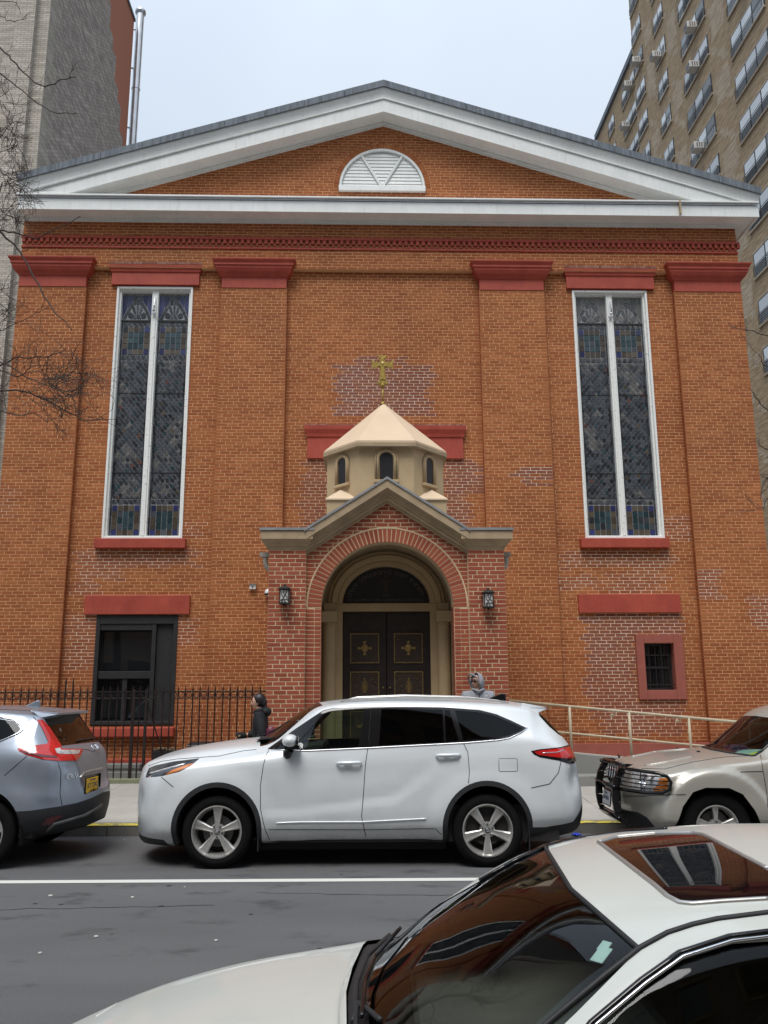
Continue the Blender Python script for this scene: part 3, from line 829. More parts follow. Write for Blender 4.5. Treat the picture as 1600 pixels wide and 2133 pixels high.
# ---------------------------------------------------------------- porch
PX = -.035
porch = MB()
A0, A1, SPZ = -1.115, 1.045, 3.14
rin = (A1-A0)/2; acx = (A0+A1)/2
outl = [(-1.37,.2),(A0,.2)] + arc_pts(acx, SPZ, rin, math.pi, 0, 32) + [(A1,.2),(1.29,.2),(1.29,4.25),(acx,5.05),(-1.37,4.25)]
porch.prism(outl, -2.75, -2.45)
porch.box(-1.96,-1.36,-2.85,-.0,.2,4.1); porch.box(1.285,1.88,-2.85,-.0,.2,4.1)
porch = porch.obj('porch', M['pmortar'], church); set_patch(porch.data, [(0,0)]*len(porch.data.polygons))
PC, PBL, PJ = .0677, .2055, .0145
def pj(*a, **k): return courses(*a, course=PC, bl=PBL, jt=PJ, **k)
def sp(z):
    iv = [(-1.36, 1.28)]
    if z > 4.2: h = (5.02-z)/.62; iv = [(acx-h, acx+h)] if h > 0 else []
    ro = rin+.225
    if z < SPZ: hs = [(A0-.105, A1+.105)]
    else:
        w = math.sqrt(max(0, ro*ro-(z-SPZ)**2)); hs = [(acx-w, acx+w)] if w > 0 else []
    return cut_intervals(iv, hs)
allp = []
for z0_, z1_, sf, y_ in ((.25, 4.08, lambda z: [(-1.96,-1.36)], -2.85), (.25, 4.08, lambda z: [(1.285,1.88)], -2.85), (.25, 4.9, sp, -2.75)):
    pcs, _ = pj(z0_, z1_, sf)
    emit_bricks(porch, pcs, y_, M['pbrick'], proud=.0045, n_ind=(95 if y_ < -2.8 else 60), near=lambda x, z: abs(z-2.4), bl=PBL, jt=PJ, course=PC, mesh_name='porch_brick')
# jamb bricks (headers) beside the opening and the brick arch
jb = []
for (xa, xb) in ((A0-.105, A0), (A1, A1+.105)):
    pcs, _ = courses(.25, SPZ-.005, lambda z: [(xa, xb)], course=PC, bl=1.0, jt=PJ); jb += [(xa+.006, xb-.003, p[2], p[3]) for p in pcs if p[1]-p[0] > .05]
emit_bricks(porch, jb, -2.75, M['pbrick'], proud=.005, name='jamb_brick')
# brick faces inside the opening (reveal)
rv = MB(); z = .25
while z < SPZ:
    for k in range(2):
        for xs, sg in ((A0, 1), (A1, -1)):
            ya = -2.745 + k*.15 + (.0 if int(z/PC) % 2 else .0)
            rv.box(min(xs, xs+sg*.008), max(xs, xs+sg*.008), ya, ya+.138, z+PJ/2, z+PC-PJ/2)
    z += PC
o = rv.obj('reveal_brickwork', M['pbrick'], porch); set_patch(o.data, [(0,0)]*len(o.data.polygons)); setp(o, kind='stuff')
arch_bricks(porch, acx, SPZ, rin-.008, rin+.215, 52, -2.75, .006, M['pbrick'], g=.0085)
o = MB(); ring = arc_pts(acx, SPZ, rin+.24, 0, math.pi, 40) + arc_pts(acx, SPZ, rin+.217, math.pi, 0, 40)
o = o.prism(ring, -2.756, -2.74).obj('mortar_ring', M['pmortar'], porch); set_patch(o.data, [(0,0)]*len(o.data.polygons))
# inner vault and stucco surround
vt = MB(); n = 32
for i in range(n):
    t0, t1 = math.pi*i/n, math.pi*(i+1)/n; r_ = rin+.06
    vt.add([(acx+r_*math.cos(t0),-2.45,SPZ+r_*math.sin(t0)),(acx+r_*math.cos(t1),-2.45,SPZ+r_*math.sin(t1)),(acx+r_*math.cos(t1),-1.5,SPZ+r_*math.sin(t1)),(acx+r_*math.cos(t0),-1.5,SPZ+r_*math.sin(t0))], [(0,1,2,3)])
vt.add([(A0-.06,-2.45,.2),(A0-.06,-1.5,.2),(A0-.06,-1.5,SPZ),(A0-.06,-2.45,SPZ)], [(0,1,2,3)]); vt.add([(A1+.06,-2.45,.2),(A1+.06,-1.5,.2),(A1+.06,-1.5,SPZ),(A1+.06,-2.45,SPZ)], [(3,2,1,0)])
vt.obj('vault', M['stone'], porch, smooth=True, angle=40)
# stucco back wall with door opening
dz0, dz1 = .5, 3.18; dl, dr = -.785, .755; dcx = (dl+dr)/2; tz = 3.32
back = [(-1.3,.2),(dl,.2),(dl,dz1),(dr,dz1),(dr,.2),(1.25,.2),(1.25,4.6),(-1.3,4.6)]
bk = MB(); bk.prism([(-1.3,.2),(dl,.2),(dl,4.6),(-1.3,4.6)], -1.55, -1.35); bk.prism([(dr,.2),(1.25,.2),(1.25,4.6),(dr,4.6)], -1.55, -1.35)
bk.prism([(dl,dz1),(dr,dz1),(dr,tz),(dl,tz)], -1.56, -1.35)
top = arc_pts(dcx, tz, .77, math.pi, 0, 32, .66)
bk.prism([(dl,tz)] + top + [(dr,tz),(dr,4.6),(dl,4.6)], -1.55, -1.35)
bk.obj('stucco_surround', M['tan'], porch)
rg_ = MB()
for (ra, rb, ha, hb, ya) in ((.775,.86,.665,.75,-1.60), (.86,.96,.75,.85,-1.68), (.96,1.03,.85,.92,-1.62)):
    rg_.prism(arc_pts(dcx, tz, rb, 0, math.pi, 40, hb) + arc_pts(dcx, tz, ra, math.pi, 0, 40, ha), ya, -1.552)
rg_.obj('arch_moulding', M['tan'], porch, bevel=.015)
for xs in (-1.015, .985):
    c_ = MB(); c_.lathe([(.115,.2),(.115,2.98)], 'z', (xs,-1.6,0), 20); c_.obj('half_column', M['tan'], porch, smooth=True)
    MB().box(xs-.14, xs+.14, -1.78, -1.5, 2.98, 3.17).obj('impost_block', M['tan'], porch, bevel=.01)
    MB().box(xs-.10, xs+.10, -1.66, -1.52, 3.17, 3.32).obj('impost_block', M['tan'], porch, bevel=.01)
# tympanum sign
ty = MB().prism(arc_pts(dcx, tz, .77, 0, math.pi, 36, .66), -1.45, -1.40).obj('tympanum', M['signdark'], porch)
def text_mesh(o):
    me = bpy.data.meshes.new_from_object(o)
    n = bpy.data.objects.new(o.name, me); COL.objects.link(n); n.parent = o.parent; n.matrix_local = o.matrix_basis.copy()
    nm = o.name; cd = o.data; bpy.data.objects.remove(o); bpy.data.curves.remove(cd); n.name = nm
    return n
def text(body, size, loc, parent, mat, name='lettering', rz=0., align='CENTER', rot=None, ext=.002, sx=1.):
    c = bpy.data.curves.new(name, 'FONT'); c.body = body; c.size = size; c.align_x = align; c.extrude = ext; c.resolution_u = 3
    c.materials.append(mat)
    o = bpy.data.objects.new(name, c); COL.objects.link(o); o.parent = parent; o.location = loc
    o.rotation_euler = rot if rot is not None else (R(90), 0, 0)
    if rot is None and rz: o.rotation_euler = Euler((R(90), 0, 0)).to_matrix().to_4x4().to_euler()
    if rz: o.rotation_euler = (Matrix.Rotation(-rz, 4, 'Y') @ Matrix.Rotation(R(90), 4, 'X')).to_euler()
    o.scale = (sx, 1, 1)
    return text_mesh(o)
text("ST. ILLUMINATOR'S ARMENIAN CATHEDRAL", .068, (dcx, -1.457, tz+.045), ty, M['signletter'])
text('1915', .06, (dcx, -1.457, tz+.13), ty, M['signletter'])
arc = 'ՍՈՒՐԲ ԼՈՒՍԱՒՈՐԻՉ ՄԱՅՐ ԵԿԵՂԵՑԻ'
n = len(arc)
for i, chh in enumerate(arc):
    if chh == ' ': continue
    t = math.pi - R(16) - (math.pi - R(32))*i/(n-1)
    x, z = dcx + .64*math.cos(t), tz + .53*math.sin(t)
    text(chh, .095, (x, -1.457, z), ty, M['signletter'], 'letter', rz=(t-math.pi/2))
e_ = MB(); e_.prism([(dcx-.03,tz+.22),(dcx+.03,tz+.22),(dcx+.02,tz+.40),(dcx+.10,tz+.38),(dcx+.10,tz+.44),(dcx+.02,tz+.43),(dcx+.035,tz+.52),(dcx-.035,tz+.52),(dcx-.02,tz+.43),(dcx-.10,tz+.44),(dcx-.10,tz+.38),(dcx-.02,tz+.40)], -1.46, -1.452)
e_.obj('cross_emblem', M['darkwood'], ty)
# doors
M['scroll'] = simple('bronze_scrollwork', (.13,.085,.05), .45, metal=.4, var=.3, scale=40)
def scroll(mb, cx, cz, r, sg, y, th=.006):
    pts = [(cx + sg*r*(1-t/14)*math.cos(t*.75), y, cz + r*(1-t/14)*math.sin(t*.75)) for t in range(12)]
    mb.tube(pts, th, 5)
def door_leaf(x0, x1, hx):
    d = MB().box(x0, x1, -1.47, -1.42, dz0, dz1-.01).obj('door', M['bronze'], porch, bevel=.006)
    xc = (x0+x1)/2; hw = .255
    MB().box(x0+.02, x1-.02, -1.478, -1.471, 2.83, 3.12).obj('head_panel', M['bronze'], d, bevel=.003)
    for kind, za, zb in (('a', 2.28, 2.80), ('b', 1.62, 2.14), ('a', .95, 1.47)):
        p = MB().box(xc-hw, xc+hw, -1.482, -1.471, za, zb).obj('panel', M['darkwood'], d)
        fr_ = MB(); w = .012
        for a, b_, c, e in ((xc-hw, xc+hw, zb-.02, zb), (xc-hw, xc+hw, za, za+.02), (xc-hw, xc-hw+.02, za, zb), (xc+hw-.02, xc+hw, za, zb)):
            n_ = int(max(b_-a, e-c)/.030)
            for k in range(n_):
                if b_-a > e-c: fr_.box(a+k*.030, a+k*.030+.020, -1.495, -1.483, c, e)
                else: fr_.box(a, b_, -1.495, -1.483, c+k*.030, c+k*.030+.020)
        fr_.obj('beaded_border', M['brass'], d)
        or_ = MB(); cz = (za+zb)/2
        if kind == 'a':
            for k in range(4):
                t = k*math.pi/2; dx, dz_ = math.cos(t), math.sin(t)
                P2 = lambda u, v: (xc + .8*(dx*u - dz_*v*.8), cz + .8*(dz_*u + dx*v*.8))
                or_.prism([P2(.03,-.018), P2(.10,-.022), P2(.15,-.055), P2(.142,-.02), P2(.165,0), P2(.142,.02), P2(.15,.055), P2(.10,.022), P2(.03,.018)], -1.50, -1.483)
            or_.lathe([(.0,-1.512),(.035,-1.51),(.06,-1.498),(.07,-1.483)], 'y', (xc,0,cz), 16)
            or_.obj('cross_ornament', M['brass'], d)
            o2_ = MB()
            for sx_ in (-1, 1):
                for sz_ in (-1, 1): scroll(o2_, xc+sx_*.17, cz+sz_*.17, .05, sx_, -1.487)
            o2_.obj('scrollwork', M['scroll'], d)
        else:
            or_.tube([(xc+.045*math.cos(t*math.pi/8), -1.492, cz+.10*math.sin(t*math.pi/8)) for t in range(16)], .007, 5, closed=True)
            or_.tube([(xc+.02*math.cos(t*math.pi/8), -1.494, cz+.06*math.sin(t*math.pi/8)) for t in range(16)], .006, 5, closed=True)
            or_.sphere((xc, -1.49, cz+.13), .018, 8); or_.box(xc-.006, xc+.006, -1.496, -1.484, cz-.09, cz+.09); or_.box(xc-.03, xc+.03, -1.496, -1.484, cz-.005, cz+.006)
            or_.obj('medallion', M['brass'], d)
            o2_ = MB()
            for sx_ in (-1, 1):
                for zz, rr in ((.16,.06), (.03,.055), (-.10,.05), (-.19,.04)): scroll(o2_, xc+sx_*.15, cz+zz, rr, sx_, -1.487, .007)
                o2_.tube([(xc+sx_*.22, -1.487, cz+.22), (xc+sx_*.10, -1.487, cz+.05), (xc+sx_*.07, -1.487, cz-.08), (xc, -1.487, cz-.2)], .006, 5)
            o2_.obj('scrollwork', M['scroll'], d)
    h = MB(); h.sphere((hx, -1.50, 1.72), .022, 10); h.sphere((hx, -1.49, 1.86), .018, 8); h.tube([(hx,-1.49,1.72),(hx,-1.47,1.72)], .01, 6); h.obj('handle', M['brass'], d)
door_leaf(dl+.005, dcx-.004, dcx-.06); door_leaf(dcx+.004, dr-.005, dcx+.06)
MB().box(-1.9, 1.85, -2.9, -1.4, .2, .5).obj('threshold', M['ramp'], porch)
MB().box(-2.0, 2.3, -3.85, -2.9, .1, .43).obj('landing', M['ramp'], porch, bevel=.01)
# caps
for x0, x1 in ((-1.96,-1.375), (1.295,1.88)):
    m_ = MB(); moulding(m_, x0, x1, -2.85, -.0, [(0,4.06),(.01,4.075),(.02,4.11),(.05,4.13),(.06,4.16),(.10,4.20),(.115,4.22),(.13,4.225),(.13,4.36),(0,4.365)]); m_.obj('pier_cap', M['stone'], porch, bevel=.004)
    m_ = MB(); moulding(m_, x0, x1, -2.85, -.0, [(.125,4.366),(.15,4.367),(.15,4.41),(0,4.43)]); m_.obj('metal_coping', M['metal_edge'], porch)
g = MB()
for sg in (-1, 1):
    xe = acx + sg*1.325; k = (5.22-4.36)/1.325
    for (y0_, dt, dbm) in ((-2.99, .0, .14), (-2.965, .14, .17), (-2.93, .17, .21), (-2.90, .21, .25), (-2.86, .25, .31), (-2.81, .31, .36)):
        zt, zb = 5.22-dt, 5.22-dbm
        p = [(acx, zb), (acx, zt), (xe, zt-k*1.325), (xe, zb-k*1.325)]
        g.prism(p if sg > 0 else p[::-1], y0_, -2.6)
g.obj('gable_coping', M['stone'], porch)
g = MB()
for sg in (-1, 1):
    xe = acx + sg*1.35; k = (5.22-4.36)/1.325
    p = [(acx, 5.222), (acx, 5.265), (xe, 5.265-k*1.35), (xe, 5.222-k*1.35)]
    g.prism(p if sg > 0 else p[::-1], -3.01, -2.55)
g.obj('metal_coping', M['metal_edge'], porch)
g = MB(); k = (5.22-4.36)/1.325
for sg in (-1, 1):
    xe = acx + sg*1.35
    p = [(acx, 5.05), (acx, 5.2), (xe, 5.2-k*1.35), (xe, 5.05-k*1.35)]
    g.prism(p if sg > 0 else p[::-1], -2.6, .0)
g.obj('porch_roof', M['slate'], porch)
# cupola
cup = MB(); D = 0.0
ring8 = [(-.48,-2.2),(.48,-2.2),(1.06,-1.55),(1.06,-.6),(.48,.05),(-.48,.05),(-1.06,-.6),(-1.06,-1.55)]
cup.prism_z([(x-.02, y) for x, y in ring8], 4.6, 6.05)
cup = cup.obj('cupola', M['tan'], church)
MB().box(-1.06,1.03,-2.1,.05,4.3,4.97).obj('base_block', M['tan'], cup)
e = 1.055
r0 = [(x*e*1.0-.02, (y+1.07)*e*1.04-1.07) for x, y in ring8]
rf = MB(); ap = (-.03,-1.07,7.2)
vs = [(x, y, 6.02) for x, y in r0] + [(x, y, 6.09) for x, y in r0] + [ap]
rf.add(vs, [list(range(7,-1,-1))] + [(i,(i+1)%8,8+(i+1)%8,8+i) for i in range(8)] + [(8+i,8+(i+1)%8,16) for i in range(8)])
rf.obj('cupola_roof', M['roofcream'], cup)
b = MB(); vs = [(x*1.012, (y+1.07)*1.012-1.07, 5.985) for x, y in r0] + [(x*1.012, (y+1.07)*1.012-1.07, 6.05) for x, y in r0]
b.add(vs, [list(range(7,-1,-1)), list(range(8,16))] + [(i,(i+1)%8,8+(i+1)%8,8+i) for i in range(8)]); b.obj('eaves', M['stone'], cup)
for x0, x1, s_ in ((-1.06,-.55,-1), (.52,1.03,1)):
    MB().box(x0, x1, -2.12, -1.6, 4.6, 5.06).obj('corner_block', M['tan'], cup)
    b = MB(); xm, ym = (x0+x1)/2, -1.86
    b.add([(x0-.02,-2.15,5.061),(x1+.02,-2.15,5.061),(x1+.02,-1.57,5.061),(x0-.02,-1.57,5.061),(xm,ym,5.32),(x0-.02,-2.15,5.085),(x1+.02,-2.15,5.085),(x1+.02,-1.57,5.085),(x0-.02,-1.57,5.085)],
          [(3,2,1,0),(0,1,6,5),(1,2,7,6),(2,3,8,7),(3,0,5,8),(5,6,4),(6,7,4),(7,8,4),(8,5,4)]); b.obj('pinnacle_roof', M['roofcream'], cup)
def cup_window(cx, cy, nx, ny, w):
    # local frame on a facet: u along the facet, n outward
    ang = math.atan2(nx, -ny)
    M4 = Matrix.Translation((cx, cy, 0)) @ Matrix.Rotation(ang, 4, 'Z')
    p = [(-w,5.42),(w,5.42)] + arc_pts(0, 5.78, w, 0, math.pi, 12)
    a = MB().prism(p, -.012, .01); a.v = [tuple(M4 @ Vector(v)) for v in a.v]; a = a.obj('cupola_window', M['signdark'], cup)
    f = MB(); path = [(-w-.035, -.02, 5.40), (-w-.035, -.02, 5.78)] + [(x, -.02, z) for x, z in arc_pts(0, 5.78, w+.035, math.pi, 0, 14)][1:-1] + [(w+.035, -.02, 5.78), (w+.035, -.02, 5.40)]
    f.tube(path, .026, 6); path = [(x*1.28, y, 5.78+(z-5.78)*1.2 if z > 5.78 else z) for x, y, z in path]
    f.tube(path, .014, 6)
    f.v = [tuple(M4 @ Vector(v)) for v in f.v]; f.obj('frame', M['tan'], a, smooth=True)
    s_ = MB().box(-w-.1, w+.1, -.06, .0, 5.345, 5.40); s_.v = [tuple(M4 @ Vector(v)) for v in s_.v]; s_.obj('sill', M['tan'], a, bevel=.01)
cup_window(-.02, -2.2, 0, -1, .115)
fx, fy = (1.06-.48), (-1.55+2.2); L = math.hypot(fx, fy)
cup_window((.48+1.06)/2-.02, (-2.2-1.55)/2, fy/L, -fx/L, .10)
cup_window(-(.48+1.06)/2-.02, (-2.2-1.55)/2, -fy/L, -fx/L, .10)
# gilded cross
def cross_poly():
    q = []
    arm = lambda L, f: [(.032,.03), (.04,L*.55), (.062,L*.85), (.098,L*.93), (.105,L), (.075,L*1.03), (.055,L*.985), (.02,L*.955)]
    right = [(z, -x) for x, z in arm(.20,0)]
    return q
cz, cxx = 7.985, -.045
def armpts(L, w0, w1):
    return [(w0, w0), (w0, L*.5), (w1*.6, L*.8), (w1, L*.86), (w1*1.08, L*.93), (w1*.95, L), (w1*.6, L*.97), (w1*.25, L*.93)]
poly = []
for k, (L, w1) in enumerate(((.195,.085), (.215,.085), (.41,.085), (.215,.085))):
    half = armpts(L, .050, w1*1.15)
    left = half; rightside = [(-x, z) for x, z in half[::-1]]
    seq = [(-x, z) for x, z in half] + half[::-1]     # from left side up over tip to right side, arm pointing +z
    t = -k*math.pi/2
    c_, s_ = math.cos(t), math.sin(t)
    poly += [(cxx + x*c_ - z*s_, cz + x*s_ + z*c_) for x, z in seq]
cr_ = MB().prism(poly[::-1], -1.08, -1.05).obj('cross', M['gold'], cup, bevel=.005)
b = MB().prism([(cxx+(x-cxx)*.62+0, cz+(z-cz)*.8) for x, z in poly[::-1]], -1.092, -1.079); b.obj('raised_rib', M['gold'], cr_, bevel=.006)
b = MB(); b.tube([(cxx,-1.1,cz+.035),(cxx,-1.085,cz+.03)], .03, 4); b.obj('boss', M['brass'], cr_)
b = MB(); b.sphere((cxx,-1.065,7.56), .048, 14); b.tube([(cxx,-1.065,7.52),(cxx,-1.065,7.2)], .016, 8); b.lathe([(.05,7.18),(.035,7.215),(.016,7.235)], 'z', (cxx,-1.065,0), 14)
b.obj('finial_rod', M['gold'], cup, smooth=True)
M['pipegrey'] = simple('weathered_pipe_paint', (.33,.31,.28), .6, var=.2)
# downspouts by the porch caps
for xs, sg in ((-2.04,1), (1.95,-1)):
    d = MB(); d.box(xs-.09, xs+.07, -2.70, -2.6, 3.98, 4.05); d.tube([(xs,-2.65,4.0),(xs,-2.65,3.90),(xs+sg*.02,-2.65,3.82),(xs+sg*.12,-2.65,3.72),(xs+sg*.16,-2.65,3.70)], .04, 8)
    d.obj('downspout', M['pipegrey'], church)
# ================================================================ street
o = MB().add([(-300,-300,-.02),(300,-300,-.02),(300,400,-.02),(-300,400,-.02)], [(0,1,2,3)]).obj('ground', M['asphalt'], fix=False); setp(o, kind='structure')
o = MB().add([(-120,1.3,0),(120,1.3,0),(120,11.5,0),(-120,11.5,0)], [(0,1,2,3)]).obj('road', M['asphalt'], fix=False); setp(o, kind='structure')
road = o
MB().add([(-60,8.80,.004),(60,8.80,.004),(60,8.93,.004),(-60,8.93,.004)], [(0,1,2,3)]).obj('lane_marking', M['linepaint'], road, fix=False)
KY, SLP = 11.5, .037
def gz(y): return .13 + SLP*(y - KY)
kb = empty('kerb', (0, KY, 0)); setp(kb, kind='structure')
for i in range(-7, 8):
    c = MB(); c.box(i*1.8+.004, i*1.8+1.796, .002, .20, -.02, .128); c.obj('kerb_stone', M['curb'], kb, bevel=.012)
    c = MB(); c.box(i*1.8+.006, i*1.8+1.794, -.002, .19, .1285, .1325); c.obj('yellow_paint', M['yellow'], kb)
pv = empty('far_pavement', (0, 0, 0)); setp(pv, kind='structure')
xs = [-30] + [-12 + 1.5*i for i in range(17)] + [30]
ys = [KY+.20, 13.1, 14.6, 16.9]
for i in range(len(xs)-1):
    for j in range(len(ys)-1):
        a, b_, c, d = xs[i]+.005, xs[i+1]-.005, ys[j]+.004, ys[j+1]-.004
        dz = random.uniform(-.003, .003)
        m_ = MB(); v = [(a,c,gz(c)+dz),(b_,c,gz(c)+dz),(b_,d,gz(d)+dz),(a,d,gz(d)+dz)]; v = [(x,y,z-.1) for x,y,z in v] + v
        m_.add(v, [(3,2,1,0),(4,5,6,7),(0,1,5,4),(1,2,6,5),(2,3,7,6),(3,0,4,7)]); m_.obj('paving_slab', M['concrete'], pv)
b = MB().add([(-30,KY+.2,gz(KY)-.02),(30,KY+.2,gz(KY)-.02),(30,60,.25),(-30,60,.25)], [(0,1,2,3)]).obj('pavement_bed', M['curb'], pv, fix=False)
o = MB().box(-120, 120, -6, 1.29, -.02, .145).obj('near_pavement', M['concrete']); setp(o, kind='structure')

# ramp on the right of the porch
rp = empty('entrance_ramp', (0, 0, 0)); setp(rp, 'grey concrete ramp with a low step and kerb rising to the porch', 'ramp')
b = MB(); b.box(1.9, 9.0, 14.6, 15.0, .1, .41); b.obj('step', M['ramp'], rp, bevel=.012)
def rz(x): return max(.40, .745 - .098*(x-3.2))
b = MB()
b.add([(1.9,15.0,.1),(9,15.0,.1),(9,15.0,rz(9)),(6.6,15.0,rz(6.6)),(1.9,15.0,rz(1.9)),(1.9,15.22,.1),(9,15.22,.1),(9,15.22,rz(9)),(6.6,15.22,rz(6.6)),(1.9,15.22,rz(1.9))],
      [(0,1,2,3,4),(9,8,7,6,5),(2,7,8,3),(3,8,9,4),(1,6,7,2),(4,9,5,0)]); b.obj('ramp_kerb', M['ramp'], rp, bevel=.01)
b = MB(); b.add([(1.9,15.2,rz(1.9)-.06),(6.6,15.2,rz(6.6)-.06),(9,15.2,rz(9)-.06),(9,16.8,rz(9)-.06),(6.6,16.8,rz(6.6)-.06),(1.9,16.8,rz(1.9)-.06)], [(0,1,2,3,4,5)]); b.obj('ramp_surface', M['concrete'], rp)
def hz(x): return 1.585 - .0985*(x-2.6)
rl = empty('handrail', (2.2, 15.1, .8)); setp(rl, 'cream painted pipe handrail sloping down along the ramp beside the porch', 'handrail')
def H_(m_): m_.v = [(x-2.2, y-15.1, z-.8) for x, y, z in m_.v]; return m_
H_(MB().tube([(2.0,15.1,hz(2.0)),(7.6,15.1,hz(7.6))], .022, 10)).obj('top_rail', M['rail'], rl, smooth=True)
H_(MB().tube([(2.0,15.1,hz(2.0)-.455),(7.6,15.1,hz(7.6)-.455)], .018, 10)).obj('middle_rail', M['rail'], rl, smooth=True)
for x in (2.18, 3.21, 4.24, 5.27, 6.3, 7.33):
    H_(MB().tube([(x,15.1,rz(x)-.05),(x,15.1,hz(x))], .024, 10)).obj('post', M['rail'], rl, smooth=True)
r2 = empty('wall_rail', (2.2, 16.3, .8)); setp(r2, 'cream pipe rail bracketed to the brick wall behind the ramp', 'handrail')
def H2(m_): m_.v = [(x-2.2, y-16.3, z-.8) for x, y, z in m_.v]; return m_
H2(MB().tube([(2.1,16.36,1.62),(8.4,16.52,1.04)], .02, 10)).obj('top_rail', M['rail'], r2, smooth=True)
for x in (3.1, 4.35, 5.6, 6.9):
    z = 1.62 - (x-2.1)*.092; y = 16.36+(x-2.1)*.0254
    H2(MB().tube([(x,y,z),(x,y+.03,z-.08),(x,y+.25,z-.09)], .012, 6).lathe([(.001,.27+y-16.36+16.33-.0),(.035,.27+y-16.36+16.33)], 'y', (x,0,z-.09), 10)).obj('bracket', M['rail'], r2)

# iron fence in front of the area on the left
FY, FX0, FX1, FB = 15.3, -9.0, -2.02, .33
fn = empty('iron_fence', (-5.0, FY, FB)); setp(fn, 'rusty black iron picket fence with a band of rings left of the porch', 'fence')
def F_(m_): m_.v = [(x+5.0, y-FY, z-FB) for x, y, z in m_.v]; return m_
F_(MB().box(FX0, FX1, FY-.09, FY+.09, .2, .345)).obj('kerb_stone', M['granite'], fn, bevel=.015)
for z in (1.70, 1.82, .50): F_(MB().box(FX0, FX1, FY-.012, FY+.012, z-.009, z+.009)).obj('rail', M['iron'], fn)
F_(MB().box(FX0, FX1, FY-.006, FY+.006, 1.755, 1.765)).obj('rail', M['iron'], fn)
pk = MB().tube([(0,0,0),(0,0,1.53),(0,0,1.60)], [.012,.012,.001], 4).mesh('picket', M['iron'])
pk2 = MB().tube([(0,0,0),(0,0,1.66),(0,0,1.76)], [.016,.016,.001], 6).mesh('tall_picket', M['iron'])
rg2 = MB().tube([(.050*math.cos(i*math.pi/8), 0, .050*math.sin(i*math.pi/8)) for i in range(16)], .0065, 5, closed=True).mesh('ring', M['iron'])
sp_ = .1325; n = int((FX1-FX0)/sp_)
for i in range(n):
    x = FX1 - .06 - i*sp_
    tall = min(abs(x+5.625), abs(x+5.485)) < .066 or min(abs(x+4.40), abs(x+4.22)) < .04
    link('tall_picket' if tall else 'picket', pk2 if tall and x < -5 else pk, fn, (x+5.0, random.uniform(-.003,.003), .0), (random.uniform(-.006,.006), random.uniform(-.006,.006), 0))
    link('ring', rg2, fn, (x+5.0-sp_/2, 0, 1.76-FB))
F_(MB().box(-4.46,-4.42,FY-.02,FY+.02,.34,1.86)).obj('gate_post', M['iron'], fn); F_(MB().box(-4.24,-4.20,FY-.02,FY+.02,.34,1.86)).obj('gate_post', M['iron'], fn)
F_(MB().tube([(-4.2,FY+.02,1.6),(-3.85,FY+.25,.45)], .011, 6)).obj('brace', M['iron'], fn)
# things in the area behind the fence
M['bin'] = simple('black_bin_plastic', (.02,.021,.022), .5, var=.2)
M['junk'] = simple('weathered_wood', (.30,.25,.17), .9, var=.4, scale=12)
b = empty('rubbish_bin', (-3.30, 15.85, .33)); setp(b, 'black round rubbish bin behind the iron fence near the woman', 'bin')
MB().lathe([(.0,0),(.21,0),(.26,.52),(.0,.52)], 'z', (0,0,0), 24).obj('body', M['bin'], b, smooth=True, angle=40)
MB().lathe([(.275,.50),(.29,.53),(.27,.56),(.22,.585),(.0,.59)], 'z', (0,0,0), 24).obj('lid', M['bin'], b, smooth=True)
MB().tube([(.285*math.cos(t*math.pi/12), .285*math.sin(t*math.pi/12), .53) for t in range(24)], .012, 6, closed=True).obj('rim', M['ramp'], b)
b = empty('rubbish_bin', (-3.98, 15.85, .33)); setp(b, 'dark low bin topped with broken wood behind the fence, by the grey wall box', 'bin')
MB().lathe([(.0,0),(.22,0),(.25,.44),(.0,.44)], 'z', (0,0,0), 20).obj('body', M['bin'], b, smooth=True, angle=40)
j = MB()
for k in range(9):
    t = random.uniform(0, 6.28); r = random.uniform(.02, .16)
    j.bbox((r*math.cos(t), r*math.sin(t), .455+.012*k/3), (random.uniform(.05,.13), .02, .008), Matrix.Rotation(random.uniform(0,3.1), 3, 'Z'))
j.obj('wood_scrap', M['junk'], b)
b = MB().box(-.06,.06,-.04,.04,-.07,.07).obj('utility_box', M['metal_edge'], bevel=.005); b.location = (-4.22, 16.55, .86); setp(b, 'small grey metal box on the brick wall under the black window', 'utility box')
b = MB(); b.box(-5.8,-4.0,15.7,16.3,.25,.42).box(-5.2,-4.4,15.75,15.95,.42,.55); b = b.obj('stone_block', M['ramp'], bevel=.02); setp(b, 'grey stone slab lying in the area behind the fence', 'stone slab')

